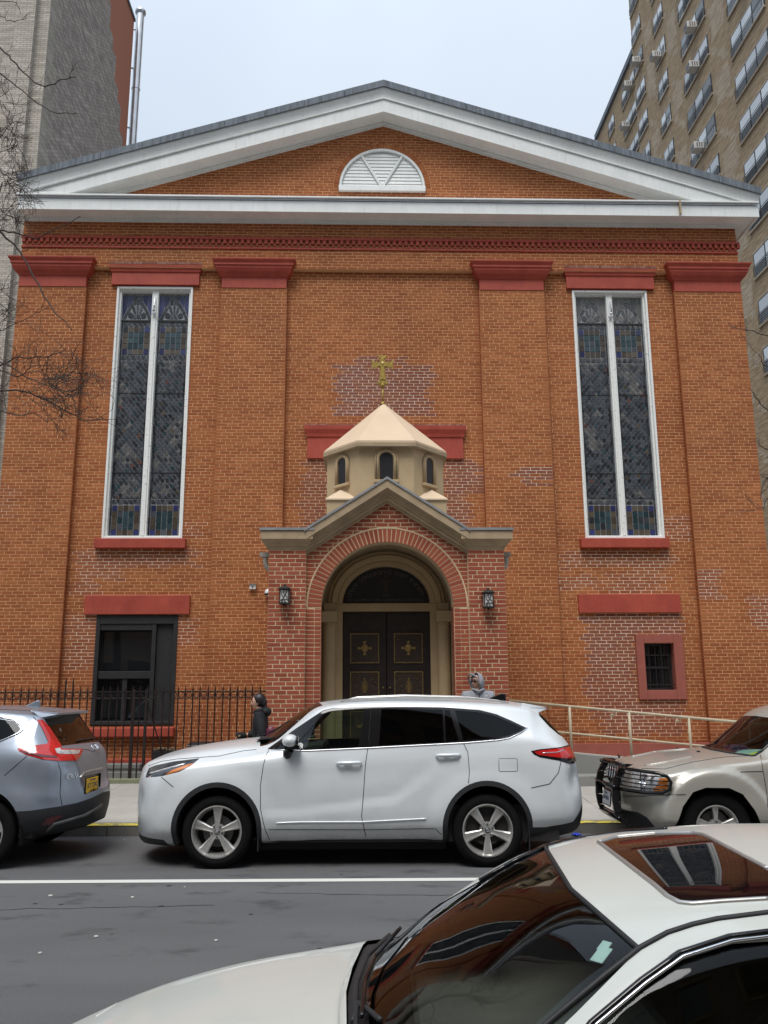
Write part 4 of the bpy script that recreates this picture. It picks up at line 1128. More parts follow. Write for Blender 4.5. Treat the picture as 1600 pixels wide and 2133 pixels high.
# lanterns on the porch piers
def lantern(loc, label):
    o = empty('wall_lantern', loc, YAW); setp(o, label, 'lantern', 'lanterns on the porch piers')
    b = MB(); b.add([(-.085,-.23,.085),(.085,-.23,.085),(.085,-.05,.085),(-.085,-.05,.085),(-.105,-.25,.09),(.105,-.25,.09),(.105,-.03,.09),(-.105,-.03,.09),(-.04,-.18,.14),(.04,-.18,.14),(.04,-.10,.14),(-.04,-.10,.14)],
        [(3,2,1,0),(0,1,5,4),(1,2,6,5),(2,3,7,6),(3,0,4,7),(4,5,9,8),(5,6,10,9),(6,7,11,10),(7,4,8,11),(8,9,10,11)]); b.sphere((0,-.14,.155), .02, 8); b.obj('roof', M['darkiron'], o)
    b = MB(); b.box(-.07,.07,-.21,-.07,-.13,.085); b.obj('glass', M['frost'], o)
    b = MB()
    for x in (-.075,.06):
        for y in (-.215,-.08): b.box(x, x+.015, y, y+.015, -.135, .086)
    b.box(-.085,.085,-.225,-.055,-.15,-.128); b.box(-.078,.078,-.216,-.064,.07,.084); b.sphere((0,-.14,-.165), .018, 8)
    b.obj('cage', M['darkiron'], o)
    b = MB(); y = -.218
    b.tube([(-.04,y,-.12),(-.01,y,-.05),(.03,y,.03),(.045,y,.06)], .006, 5); b.tube([(-.01,y,-.05),(-.04,y,-.01),(-.045,y,.04)], .005, 5); b.tube([(.01,y,-.01),(.045,y,-.03),(.05,y,-.07)], .005, 5)
    b.tube([(.03*math.cos(t*.6)-.02, y, -.095+.022*math.sin(t*.6)) for t in range(9)], .005, 5); b.tube([(.03*math.cos(t*.6)+.03, y, -.095+.022*math.sin(t*.6)) for t in range(9)], .005, 5)
    b.tube([(0,y,.0),(-.015,y,.04),(0,y,.065)], .005, 5)
    b.obj('scrollwork', M['darkiron'], o)
    MB().box(-.05,.05,-.07,-.0,-.06,.10).obj('bracket', M['darkiron'], o)
lantern((-1.60, 13.62, 3.32), 'black lantern with leafy scroll on the left porch pier')
lantern((1.66, 13.71, 3.25), 'black lantern with leafy scroll on the right porch pier')
c = empty('security_camera', (-2.56, 16.46, 3.80)); setp(c, 'small square white camera box on the wall left of the porch', 'camera')
MB().box(-.06,.06,-.11,.10,-.05,.035).obj('housing', M['whitemetal'], c, bevel=.008); MB().box(-.065,.065,-.13,.10,.036,.05).obj('hood', M['metal_edge'], c); MB().lathe([(.018,-.115),(.018,-.108),(.001,-.116)], 'y', (0,0,-.01), 12).obj('lens', M['black'], c)
c = empty('dome_camera', (-2.25, 16.35, 3.68)); setp(c, 'white dome camera on the wall close to the left porch pier', 'camera')
b = MB().sphere((0,0,0), .075, 14); b.tube([(0,0,.02),(.0,.16,.04)], .03, 8); b.obj('dome', M['whitemetal'], c, smooth=True); MB().lathe([(.077,-.02),(.079,-.04),(.06,-.055)], 'z', (0,0,0), 16).obj('band', M['black'], c)

# ================================================================ neighbouring buildings
def tower_brick(name, c0, c1, mort, scale=1.0, dark=(.2,.12,.09), stain=.0):
    m, nt, b = nodemat(name)
    t = nt.nodes.new('ShaderNodeTexCoord'); uv = t.outputs['UV']
    br = nt.nodes.new('ShaderNodeTexBrick'); nt.links.new(uv, br.inputs['Vector'])
    br.inputs['Scale'].default_value = 1/ .0677/2*scale; br.inputs['Brick Width'].default_value = 1.5*1.0; br.inputs['Row Height'].default_value = .5
    br.inputs['Mortar Size'].default_value = .06; br.inputs['Color1'].default_value = rgb(c0); br.inputs['Color2'].default_value = rgb(c1); br.inputs['Mortar'].default_value = rgb(mort)
    br.inputs['Bias'].default_value = 0.; br.inputs['Mortar Smooth'].default_value = .3
    c = br.outputs['Color']
    mp = nt.nodes.new('ShaderNodeMapping'); mp.inputs['Scale'].default_value = (1.2, 14.77/2, 1); nt.links.new(uv, mp.inputs['Vector'])
    n = maprange(nt, noise(nt, 1.0, 2, .5, mp.outputs[0]), .42, .58)
    c = mixc(nt, mathn(nt, 'MULTIPLY', n, .55), c, tuple(x*.5 for x in c0))
    n = maprange(nt, noise(nt, .5, 4, .6, uv), .4, .7)
    c = mixc(nt, mathn(nt, 'MULTIPLY', n, .2), c, tuple(x*.6 for x in c0))
    a = attr(nt, 'patch'); s_ = nt.nodes.new('ShaderNodeSeparateColor'); nt.links.new(a.outputs['Color'], s_.inputs[0])
    c = mixc(nt, s_.outputs[0], c, dark, 'MIX')
    if stain: c = mixc(nt, mathn(nt, 'MULTIPLY', maprange(nt, noise(nt, .35, 5, .6, uv), .5, .6), stain), c, tuple(min(1, x*1.35) for x in c1))
    nt.links.new(c, b.inputs['Base Color']); b.inputs['Roughness'].default_value = .9
    bump(nt, b, br.outputs['Fac'], -.6, .01)
    return m
def quadwall(mb, p0, p1, z0, z1):
    pass
M['beige'] = tower_brick('pale_beige_brick', (.50,.45,.38), (.60,.55,.47), (.22,.19,.16))
M['oldside'] = tower_brick('sooty_party_wall_brick', (.40,.35,.31), (.68,.60,.53), (.05,.04,.035), 1., (.45,.17,.10))
M['tanbrick'] = tower_brick('tan_tower_brick', (.34,.235,.135), (.41,.30,.18), (.42,.32,.21), .8, (.3,.2,.12), .0)
def uvbox(name, mats, parent, faces, smooth=False):
    """faces: (4 corners, material, uv scale origin); u,v in metres along the face"""
    mb = MB()
    for vs, mi in faces: mb.add(vs, [(0,1,2,3)], mi)
    o = mb.obj(name, mats, parent, fix=False); me = o.data
    uv = me.uv_layers.new(name='UVMap')
    for p in me.polygons:
        v = [me.vertices[i].co for i in p.vertices]; e = v[1]-v[0]; e.z = 0
        h = e.normalized() if e.length > 1e-6 else Vector((1,0,0))
        for li, vv in zip(p.loop_indices, v): uv.data[li].uv = (vv.dot(h), vv.z)
    set_patch(me, [(0,0)]*len(me.polygons))
    return o
# left neighbour: seven-storey block, pale front, sooty party wall
lb = empty('apartment_building', (0, 16.5, 0), YAW); setp(lb, 'tall pale brick building left of the church with a sooty side wall', 'building')
XL, YF, YB, HT = -9.55, 5.0, 13.0, 28.2
uvbox('front_wall', M['beige'], lb, [([(-30,YF,0),(XL-.9,YF,0),(XL-.9,YF,34),(-30,YF,34)], 0)])
uvbox('corner_pier', M['beige'], lb, [([(XL-.9,YF-.0,0),(XL-.9,YF-.18,0),(XL-.9,YF-.18,34),(XL-.9,YF,34)], 0), ([(XL-.9,YF-.18,0),(XL-.35,YF-.18,0),(XL-.35,YF-.18,34),(XL-.9,YF-.18,34)], 0),
    ([(XL-.35,YF-.18,0),(XL-.35,YF+.0,0),(XL-.35,YF+.0,34),(XL-.35,YF-.18,34)], 0), ([(XL-.35,YF,0),(XL,YF,0),(XL,YF,34),(XL-.35,YF,34)], 0), ([(XL,YF,0),(XL,YF+.5,0),(XL,YF+.5,34),(XL,YF,34)], 0)])
# toothed edge between pale corner and sooty wall
z = 8; q = []
while z < 30:
    w = .28 if int(z/.5) % 2 else .0
    q.append(([(XL+.004,YF+.5,z),(XL+.004,YF+.5+w+.02,z),(XL+.004,YF+.5+w+.02,z+.5),(XL+.004,YF+.5,z+.5)], 0)); z += .5
uvbox('toothed_corner', M['beige'], lb, q)
sw_ = []
ny, nz = 16, 60
for i in range(ny):
    for j_ in range(nz):
        ya = YF+.5 + (YB-YF-.5)*i/ny; yb_ = YF+.5 + (YB-YF-.5)*(i+1)/ny; za = HT*j_/nz; zb_ = HT*(j_+1)/nz
        sw_.append(([(XL,ya,za),(XL,yb_,za),(XL,yb_,zb_),(XL,ya,zb_)], 0))
o = uvbox('party_wall', M['oldside'], lb, sw_)
pc = []
for vs, _ in sw_:
    y = sum(v[1] for v in vs)/4; z = sum(v[2] for v in vs)/4
    a = 1. if z > 28.2 - (y-8.7)*1.55 else 0.            # newer red brick, high at the back
    a2 = .45 if z < 17.2 - (y-5.5)*1.9 + .4*math.sin(y*5) else 0.
    pc.append((max(a, a2), 0))
set_patch(o.data, pc)
uvbox('back_wall', M['oldside'], lb, [([(XL,YB,0),(-30,YB,0),(-30,YB,HT),(XL,YB,HT)], 0)])
MB().box(-30, XL+.05, YF, YB+.05, HT, HT+.12).obj('parapet_coping', M['slate'], lb)
MB().box(-8.35,-7.62,3.0,8.0,0,11.8).obj('link_wall', M['ramp'], lb)
d = MB().tube([(XL+.05, YF-.35, 2), (XL+.05, YF-.35, 13.2)], .05, 8); d.obj('drainpipe', M['iron'], lb)
MB().box(XL-1.6, XL-.55, YF-.25, YF, 9.0, 9.12).obj('string_course', M['redpaint'], lb)
# steel flue
fl_ = empty('steel_flue', (-9.83, 29.6, 10)); setp(fl_, 'shiny steel flue pipe standing at the back corner of the left building', 'flue pipe')
M['steel'] = simple('stainless_steel', (.62,.63,.65), .28, metal=.95, var=.12, scale=3)
zz = 0; secs = [0,3.0,6.0,9.0,12.2,15.4,18.9]
for i in range(6):
    MB().lathe([(.155,secs[i]),(.155,secs[i+1]-.02)], 'z', (0,0,0), 20).obj('pipe_section', M['steel'], fl_, smooth=True)
    MB().lathe([(.155,secs[i+1]-.05),(.172,secs[i+1]-.045),(.172,secs[i+1]-.01),(.155,secs[i+1]-.005)], 'z', (0,0,0), 20).obj('band', M['steel'], fl_, smooth=True)
MB().lathe([(.155,18.88),(.21,18.9),(.215,19.02),(.205,19.03),(.15,19.02)], 'z', (0,0,0), 20).obj('cap_ring', M['steel'], fl_, smooth=True)
for z in (13.6, 16.3, 18.1): MB().tube([(-.15,-.05,z),(-.5,-.1,z+.05),(-.75,-.1,z+.25)], .035, 6).obj('bracket', M['steel'], fl_, smooth=True)

# right neighbour: tan tower far back, wall seen obliquely
rb = empty('apartment_tower', (0, 16.5, 0), YAW); setp(rb, 'tall tan brick apartment tower with many windows behind the church, right', 'building')
K = 2.5
SX = 21.5
def ty_(yl): return (yl+16.5)*K - 16.5
def tz_(z): return (z-1.836)*K + 1.836
YS = ty_(6.85)
ROOFZ = tz_(21.93)
uvbox('near_wall', M['tanbrick'], rb, [([(SX,YS,0),(SX,8,0),(SX,8,72),(SX,YS,72)], 0), ([(SX,YS,0),(SX,YS,72),(40,YS,72),(40,YS,0)], 0), ([(SX,8,0),(40,8,0),(40,8,72),(SX,8,72)], 0)])
uvbox('far_wall', M['tanbrick'], rb, [([(SX+.25,ty_(11.33),0),(SX+.25,YS,0),(SX+.25,YS,ROOFZ),(SX+.25,ty_(11.33),ROOFZ)], 0)])
MB().box(SX+.05, 40, YS, ty_(11.4), ROOFZ, ROOFZ+.5).obj('parapet_coping', M['slate'], rb)
M['palebrick'] = tower_brick('pale_repointed_brick', (.43,.33,.23), (.48,.38,.27), (.46,.37,.27), .8)
M['acwhite'] = simple('ac_unit_casing', (.62,.60,.56), .5, var=.15, scale=4)
M['acgrille'] = simple('ac_grille', (.16,.16,.16), .6)
M['spandrel'] = simple('grey_window_panel', (.13,.14,.14), .5)
WIN = [('near', 6.0, 6.76, 2, None), ('near', 4.28, 4.99, 2, None), ('near', 1.71, 3.22, 3, 'panel'), ('near', -1.05, .53, 3, None), ('near', 9.9, 9.9, 0, None),
       ('far', 7.1, 8.36, 3, None), ('far', 9.31, 9.93, 2, None)]
rgw = random.Random(11)
STO = 1.12
acs = {(0,1):.3, (1,2):.5, (2,1):.8, (2,3):.35, (2,4):.4, (2,6):.5, (3,1):.4, (3,4):.4, (5,1):.6, (5,0):.2, (3,3):.5, (6,1):.6, (0,5):.3}
rep = []
for ci, (wl, ya, yb0, nl, extra) in enumerate(WIN):
    if nl == 0: continue
    for k in range(-1, 15):
        zt = {0:22.53, 1:21.40, 2:20.25, 3:20.25-1.125*0, 5:21.46, 6:21.50}[ci]
        zt = {0:22.53, 1:22.50, 2:22.47, 3:22.46, 5:21.46, 6:21.50}[ci]
        top = tz_(zt - STO*k); bot = top - .56*K*.97
        if ci >= 5 and k < 0: continue
        if top < 20 and ci != 2 : pass
        if ci in (5, 6) and top < 42: continue
        if ci in (0, 1) and top < 30: continue
        y0w, y1w = ty_(ya), ty_(yb0); sx = SX if wl == 'near' else SX+.25
        w = MB(); w.box(sx-.02, sx+.12, y0w-.05, y1w+.05, bot-.05, top+.05)
        wo2 = w.obj('window', M['black'], rb)
        # panes: each light upper sash (pale blind) over lower sash
        Lw = (y1w-y0w)/nl
        for q in range(nl):
            a = y0w + q*Lw + .07; b_ = y0w + (q+1)*Lw - .07
            if extra == 'panel' and q == nl-1: a += .35
            mid = bot + (top-bot)*.42
            MB().box(sx-.035, sx-.022, a, b_, mid+.04, top-.03).obj('pane', M['housepane'] if rgw.random() < .82 else M['housepane_dark'], wo2)
            MB().box(sx-.045, sx-.022, a, b_, bot+.03, mid-.03).obj('pane', M['housepane_dark'] if rgw.random() < .75 else M['housepane'], wo2)
        if extra == 'panel':
            q = nl-1; a = y0w + q*Lw; MB().box(sx-.06, sx-.02, a+.02, a+.38, bot, top).obj('spandrel_panel', M['spandrel'], wo2)
        gr = MB()
        for h_ in range(5): gr.box(sx-.14, sx-.12, y0w+.05, y1w-.05, bot+.05+h_*.13, bot+.08+h_*.13)
        gr.box(sx-.14, sx-.12, y0w+.02, y0w+.06, bot, bot+.6); gr.box(sx-.14, sx-.12, y1w-.06, y1w-.02, bot, bot+.6)
        gr.obj('guard_rail', M['black'], wo2)
        MB().box(sx-.10, sx+.02, y0w-.1, y1w+.1, bot-.16, bot-.04).obj('sill', M['palebrick'], wo2)
        u = acs.get((ci, k))
        if u is None and rgw.random() < .07: u = rgw.random()*.6+.1
        if u is not None:
            yc = y0w + (y1w-y0w)*u
            MB().box(sx-.75, sx-.03, yc-.33, yc+.33, bot+.05, bot+.52).obj('air_conditioner', M['acwhite'], wo2, bevel=.03)
            g_ = MB()
            for h_ in range(5): g_.box(sx-.765, sx-.75, yc-.28, yc+.28, bot+.10+h_*.08, bot+.13+h_*.08)
            for h_ in range(3): g_.box(sx-.6+h_*.15, sx-.53+h_*.15, yc-.34, yc-.33, bot+.13, bot+.45)
            g_.obj('grille', M['acgrille'], wo2)
        # repointed strips: steps of paler brick rising beside the windows
        if wl == 'near':
            for s_ in range(7):
                yy = y0w - .35 - s_*.33*rgw.uniform(.8,1.1); zz = bot - .25 - s_*.30
                if rgw.random() < .8: rep.append(([(sx-.004,yy+.3,zz),(sx-.004,yy-.25,zz),(sx-.004,yy-.25,zz+rgw.uniform(.25,.5)),(sx-.004,yy+.3,zz+.3)], 0))
            rep.append(([(sx-.004,y1w+.1,top+.05),(sx-.004,y0w-.2,top+.05),(sx-.004,y0w-.2,top+.22),(sx-.004,y1w+.1,top+.22)], 0))
for (ya, yb0) in ((3.45,4.1), (5.2,5.8), (.75,1.5), (6.85-.08, 6.85)):
    for k in range(7):
        zb_ = tz_(21.2 - k*1.9 + rgw.uniform(-.3,.3)); hh = rgw.uniform(1.6, 3.6)
        y0w, y1w = ty_(ya), ty_(yb0)
        for s_ in range(int(hh/.3)):
            j1, j2 = rgw.uniform(-.12,.12), rgw.uniform(-.12,.12)
            rep.append(([(sx-.256 if False else SX-.006,y1w+j1,zb_+s_*.3),(SX-.006,y0w+j2,zb_+s_*.3),(SX-.006,y0w+j2,zb_+s_*.3+.3),(SX-.006,y1w+j1,zb_+s_*.3+.3)], 0))
setp(uvbox('repointed_brickwork', M['palebrick'], rb, rep), kind='stuff')

# houses across the street, behind the viewer (seen in the cars' glass and paint)
bh = empty('row_house', (0, -9, 0)); setp(bh, 'row of brown brick houses with pale window surrounds across the street', 'building')
M['brown'] = simple('brownstone_wall', (.32,.24,.19), .9, var=.2, scale=1.5)
uvbox('wall', M['brown'], bh, [([(26,0,0),(-26,0,0),(-26,0,11.5),(26,0,11.5)], 0)])
MB().box(-26, 26, -8, -.01, 0, 18.5).obj('rear', M['brown'], bh)
MB().box(-26, 26, -.1, .5, 18.6, 19.1).obj('cornice', M['stone'], bh)
wv = MB().box(-.5,.5,0,.03,0,1.7).mesh('pane', M['winglass']); wf = MB().box(-.62,.62,0,.06,-.12,-.0).box(-.62,-.5,0,.06,0,1.7).box(.5,.62,0,.06,0,1.7).box(-.7,.7,0,.1,1.7,1.9).box(-.5,.5,.0,.05,.82,.88).mesh('frame', M['stone'])
for st in range(5):
    for i in range(-12, 13):
        o = link('window', wf, bh, (i*2.05, .01, 1.6+st*3.3)); link('pane', wv, o, (0,0,0))
# ================================================================ cars
def carpaint(name, col, metal=.35, rough=.32, inner=(.03,.03,.032)):
    m, nt, b = nodemat(name)
    g = nt.nodes.new('ShaderNodeNewGeometry')
    fl = maprange(nt, noise(nt, 900, 2, .5, wvec(nt)), .3, .7, .92, 1.06)
    dirt = maprange(nt, noise(nt, 2.2, 5, .65, wvec(nt, (1,1,1))), .45, .75)
    sz = nt.nodes.new('ShaderNodeSeparateXYZ'); nt.links.new(g.outputs['Position'], sz.inputs[0])
    lowd = mathn(nt, 'MULTIPLY', maprange(nt, sz.outputs[2], .62, .3), maprange(nt, noise(nt, 14, 5, .7, wvec(nt)), .3, .7, .35, .8))
    c = mixc(nt, mathn(nt, 'MULTIPLY', dirt, .12), col, (.25,.23,.2))
    c = mixc(nt, mathn(nt, 'MULTIPLY', lowd, .5), c, (.24,.22,.19))
    c = mixc(nt, g.outputs['Backfacing'], c, inner)
    nt.links.new(c, b.inputs['Base Color']); b.inputs['Metallic'].default_value = metal
    nt.links.new(maprange(nt, dirt, 0, 1, rough, rough+.08), b.inputs['Roughness'])
    b.inputs['Coat Weight'].default_value = .6; b.inputs['Coat Roughness'].default_value = .05
    return m
M['white_car'] = carpaint('pearl_white_paint', (.70,.735,.755), .15)
M['silver_car'] = carpaint('blue_silver_paint', (.27,.31,.37), .45)
M['champ_car'] = carpaint('light_champagne_paint', (.44,.42,.37), .35)
M['cream_car'] = carpaint('warm_white_paint', (.66,.68,.63), .0, .35)
M['cladding'] = simple('black_plastic_cladding', (.018,.019,.021), .55, var=.2, scale=20, bmp=.1)
M['gloss_black'] = simple('gloss_black_trim', (.006,.006,.007), .12, var=.1, coat=.0)
M['gap'] = simple('panel_gap', (.01,.01,.01), .9)
M['roofglass'] = simple('dark_sunroof_glass', (.004,.004,.005), .02, var=.1)
M['chrome'] = simple('chrome_trim', (.70,.71,.73), .12, metal=1., var=.05)
M['rubber'] = simple('tyre_rubber', (.006,.006,.0065), .85, spec=.15, var=.25, scale=10)
M['alloy'] = simple('dusty_alloy', (.50,.49,.47), .38, metal=.7, var=.18, scale=8)
M['alloy_dark'] = simple('dark_alloy', (.10,.10,.10), .5, metal=.5)
M['redlens'] = simple('red_lamp_lens', (.50,.012,.012), .12, var=.25, scale=9, coat=1.)
M['darkred'] = simple('dark_red_lens', (.10,.006,.008), .12, var=.3, scale=9, coat=1.)
M['clearlens'] = simple('clear_lamp_lens', (.75,.77,.80), .12, metal=.4, var=.5, scale=16, coat=1.)
M['smokelens'] = simple('smoked_lamp_lens', (.055,.06,.07), .1, metal=.3, var=.5, scale=22, coat=1.)
M['amber'] = simple('amber_lens', (.60,.17,.015), .15, var=.2, scale=14, coat=1.)
M['interior'] = simple('dark_interior', (.022,.020,.019), .8, var=.2)
M['beigeseat'] = simple('beige_leather', (.42,.38,.29), .7, var=.15)
M['glass_clear'] = glass('tinted_clear_glass', (.62,.74,.68), .01, .0)
M['glass_wind'] = glass('windscreen_glass', (.74,.84,.80), .008, -.02)
M['glass_dark'] = glass('privacy_glass', (.03,.035,.04), .01, -.02)
M['plate_y'] = simple('yellow_number_plate', (.72,.42,.02), .45, var=.08, scale=30)
M['plate_w'] = simple('white_number_plate', (.50,.52,.56), .45, var=.12, scale=30)
M['plate_ink'] = simple('plate_lettering', (.02,.03,.09), .5)
M['paper'] = simple('windscreen_papers', (.40,.62,.58), .6, var=.1)
M['purple'] = simple('purple_box', (.10,.025,.10), .6)
M['yellowgreen'] = simple('yellow_sticker', (.55,.62,.08), .6)

FPX = 1760.
_c, _s = math.cos(R(11.84)), math.sin(R(11.84)); _cr, _sr = math.cos(R(.33)), math.sin(R(.33))
EYE = Vector((0, 0, 1.836))
def pray(px, py):
    """direction of the view ray through a point of the reference frame (1600 x 2133)"""
    x = (px-800)/FPX; y = -(py-1066.5)/FPX
    X = x*_cr + y*_sr; Y = -x*_sr + y*_cr
    return Vector((X, _c - Y*_s, _s + Y*_c))
def pproj(p):
    z = p.z - 1.836; zc = p.y*_c + z*_s; up = -p.y*_s + z*_c; x = p.x/zc; y = up/zc
    return 800 + FPX*(x*_cr - y*_sr), 1066.5 - FPX*(x*_sr + y*_cr)

def pchip(xk, yk, x):
    xk = np.asarray(xk, float); yk = np.asarray(yk, float); x = np.asarray(x, float)
    h = np.diff(xk); d = np.diff(yk)/h; m = np.zeros(len(xk))
    for i in range(1, len(xk)-1):
        if d[i-1]*d[i] > 0:
            w1 = 2*h[i]+h[i-1]; w2 = h[i]+2*h[i-1]; m[i] = (w1+w2)/(w1/d[i-1]+w2/d[i])
    m[0] = d[0]; m[-1] = d[-1]
    i = np.clip(np.searchsorted(xk, x, side='right')-1, 0, len(xk)-2)
    t = (x-xk[i])/h[i]; t2, t3 = t*t, t*t*t
    return (2*t3-3*t2+1)*yk[i] + (t3-2*t2+t)*h[i]*m[i] + (-2*t3+3*t2)*yk[i+1] + (t3-t2)*h[i]*m[i+1]

class Car:
    def __init__(s, root, rows, Rf=.5, nf=2.3, Rr=.45, nr=2.3, sculpt=None, step=.03, seg=6, name_mat='white_car'):
        """rows: x, zbot, ys,zs, y3,z3, ym,zm, yb,zb, yr,zr, zt, dx   (half widths, heights; dx: forward bow of the top)"""
        s.root = root; s.paint = name_mat; A = np.array(rows, float); xk = A[:, 0]
        x0, x1 = xk[0], xk[-1]
        u = np.arange(0, 1.0001, 1/16.)
        xs = np.unique(np.round(np.concatenate([x0 + Rf*(1-np.cos(u*math.pi/2)), np.arange(x0+Rf, x1-Rr, step), x1 - Rr*(1-np.cos(u*math.pi/2)), xk]), 4))
        xs = xs[(xs >= x0) & (xs <= x1)]
        keep = [xs[0]]
        for v in xs[1:]:
            if v - keep[-1] > .004: keep.append(v)
        keep[-1] = x1
        xs = np.array(keep)
        C = [pchip(xk, A[:, k], xs) for k in range(1, 14)]
        zb, ys, zs, y3, z3, ym, zm, yb, zbl, yr_, zr, zt, dx = C
        df = np.clip((xs-x0)/Rf, 0, 1); dr = np.clip((x1-xs)/Rr, 0, 1)
        e = (1-(1-df)**nf)**(1/nf) * (1-(1-dr)**nr)**(1/nr)
        rings = []
        for i in range(len(xs)):
            P = [(0, zb[i]), (ys[i]*.8, zb[i]), (ys[i], zs[i]), (y3[i], z3[i]), (ym[i], zm[i]), (yb[i], zbl[i]), (yr_[i], zr[i]), (yr_[i]*.6, zr[i]+.72*(zt[i]-zr[i])), (0, zt[i])]
            P = [np.array(p) for p in P]
            ext = [np.array((-P[1][0], P[1][1]))] + P + [np.array((-P[-2][0], P[-2][1]))]
            out = []
            for k in range(1, len(ext)-2):
                p0, p1, p2, p3 = ext[k-1], ext[k], ext[k+1], ext[k+2]
                L = max(np.linalg.norm(p2-p1), 1e-6)
                l0 = max(np.linalg.norm(p1-p0), 1e-6); l2 = max(np.linalg.norm(p3-p2), 1e-6)
                m1 = ((p1-p0)/l0*L + (p2-p1)/L*l0)/(L+l0)*L; m2 = ((p2-p1)/L*l2 + (p3-p2)/l2*L)/(L+l2)*L
                tens = .75
                if k == 6: m1 = .3*m1 + .7*(p2-p1); m2 = .12*m2 + .88*(p2-p1)
                for q in range(seg):
                    t = q/seg; t2, t3 = t*t, t**3
                    out.append((2*t3-3*t2+1)*p1 + (t3-2*t2+t)*m1*tens + (-2*t3+3*t2)*p2 + (t3-t2)*m2*tens)
            out.append(P[-1])
            ring = []
            for y, z in out:
                yy = max(y, 0)*e[i]
                topw = min(1, max(0, (z - zbl[i])/max(zr[i]-zbl[i], .02)))
                xx = xs[i] - dx[i]*topw*(1-(yy/max(yr_[i]*e[i], .05))**2 if yy < yr_[i]*e[i] else 0)
                ring.append((xx, yy, z))
            rings.append(ring)
        nr_ = len(rings[0])
        V = np.array(rings)            # stations x ring x 3
        if sculpt is not None: V[:, :, 1] += sculpt(V[:, :, 0], V[:, :, 2])*np.minimum(1, V[:, :, 1]/.4)
        V[:, :, 1] = np.maximum(V[:, :, 1], 0); V[:, 0, 1] = 0; V[:, -1, 1] = 0
        bm = bmesh.new(); L = [[bm.verts.new((p[0], -p[1], p[2])) for p in r] for r in V]; Rr_ = [[(L[i][j] if V[i, j, 1] < 1e-5 else bm.verts.new((p[0], p[1], p[2]))) for j, p in enumerate(r)] for i, r in enumerate(V)]
        for G, fl in ((L, False), (Rr_, True)):
            for i in range(len(G)-1):
                for j in range(nr_-1):
                    q = [G[i][j], G[i+1][j], G[i+1][j+1], G[i][j+1]]
                    if fl: q = q[::-1]
                    qq = []
                    for v in q:
                        if v not in qq: qq.append(v)
                    if len(qq) >= 3:
                        try: bm.faces.new(qq)
                        except ValueError: pass
        bmesh.ops.remove_doubles(bm, verts=bm.verts, dist=.0006)
        bmesh.ops.recalc_face_normals(bm, faces=bm.faces)
        for f in bm.faces: f.smooth = True
        s.off = Vector(root.location); s.bm = bm
        s.reg = bm.faces.layers.int.new('reg')
        s.bvh = BVHTree.FromBMesh(bm)
        bm.normal_update()
        s.src_n = None
        s.regs = {}; s.nreg = 0
        me = bpy.data.meshes.new('ref'); bm.to_mesh(me); s.ref = me
        s.ref_n = [v.normal.copy() for v in me.vertices]; s.ref_poly = [list(p.vertices) for p in me.polygons]; s.ref_co = [v.co.copy() for v in me.vertices]
        s.bvh_ref = BVHTree.FromPolygons(s.ref_co, s.ref_poly)
    def smooth_n(s, co):
        loc, n, idx, d = s.bvh_ref.find_nearest(co)
        vs = s.ref_poly[idx]; w = []; 
        for i in vs: w.append(1/((s.ref_co[i]-loc).length_squared + 1e-6))
        r = Vector((0,0,0))
        for i, k in zip(vs, w): r += s.ref_n[i]*k
        return r.normalized()
    def cut(s, name, poly, mat=None, mode='side', cond=None, only=None, delete=False, near_only=False, label=None):
        """poly outline: 'side' x,z ; 'top' x,y ; 'end' y,z (all local metres) ; 'view' points of the reference frame"""
        bm = s.bm; s.nreg += 1; rid = s.nreg
        if mode == 'view': to2 = lambda co: pproj(co + s.off)
        elif mode == 'side': to2 = lambda co: (co.x, co.z)
        elif mode == 'top': to2 = lambda co: (co.x, co.y)
        else: to2 = lambda co: (co.y, co.z)
        xs = [p[0] for p in poly]; zs = [p[1] for p in poly]; pad = 45 if mode == 'view' else .08
        bx = (min(xs)-pad, max(xs)+pad, min(zs)-pad, max(zs)+pad)
        def ok(f):
            c = f.calc_center_median()
            if only is not None and f[s.reg] not in only: return False
            if cond and not cond(c, f.normal): return False
            if near_only and c.y > 0: return False
            if mode == 'view' and f.normal.dot(c + s.off - EYE) > 0: return False
            return True
        cand = []
        for f in bm.faces:
            q = to2(f.calc_center_median())
            if bx[0] < q[0] < bx[1] and bx[2] < q[1] < bx[3] and ok(f): cand.append(f)
        n = len(poly)
        for i in range(n):
            a, b = poly[i], poly[(i+1) % n]
            if mode == 'view':
                r1, r2 = pray(*a), pray(*b); no = r1.cross(r2); co = EYE - s.off
            else:
                d = (b[0]-a[0], b[1]-a[1])
                if mode == 'side': co = Vector((a[0],0,a[1])); no = Vector((d[1],0,-d[0]))
                elif mode == 'top': co = Vector((a[0],a[1],0)); no = Vector((d[1],-d[0],0))
                else: co = Vector((0,a[0],a[1])); no = Vector((0,d[1],-d[0]))
            if no.length < 1e-9: continue
            no.normalize(); p2 = pad*.5
            lx0, lx1, lz0, lz1 = min(a[0],b[0])-p2, max(a[0],b[0])+p2, min(a[1],b[1])-p2, max(a[1],b[1])+p2
            loc = []
            for f in cand:
                if not f.is_valid: continue
                vs = [to2(v.co) for v in f.verts]
                if max(v[0] for v in vs) < lx0 or min(v[0] for v in vs) > lx1 or max(v[1] for v in vs) < lz0 or min(v[1] for v in vs) > lz1: continue
                d_ = [(v.co-co).dot(no) for v in f.verts]
                if max(d_) > 1e-5 and min(d_) < -1e-5: loc.append(f)
            if not loc: continue
            es = set(e for f in loc for e in f.edges); vs_ = set(v for f in loc for v in f.verts)
            res = bmesh.ops.bisect_plane(bm, geom=list(loc)+list(es)+list(vs_), plane_co=co, plane_no=no, dist=1e-5)
            cs = set(cand)
            for g in res['geom']:
                if isinstance(g, bmesh.types.BMFace) and g not in cs: cand.append(g); cs.add(g)
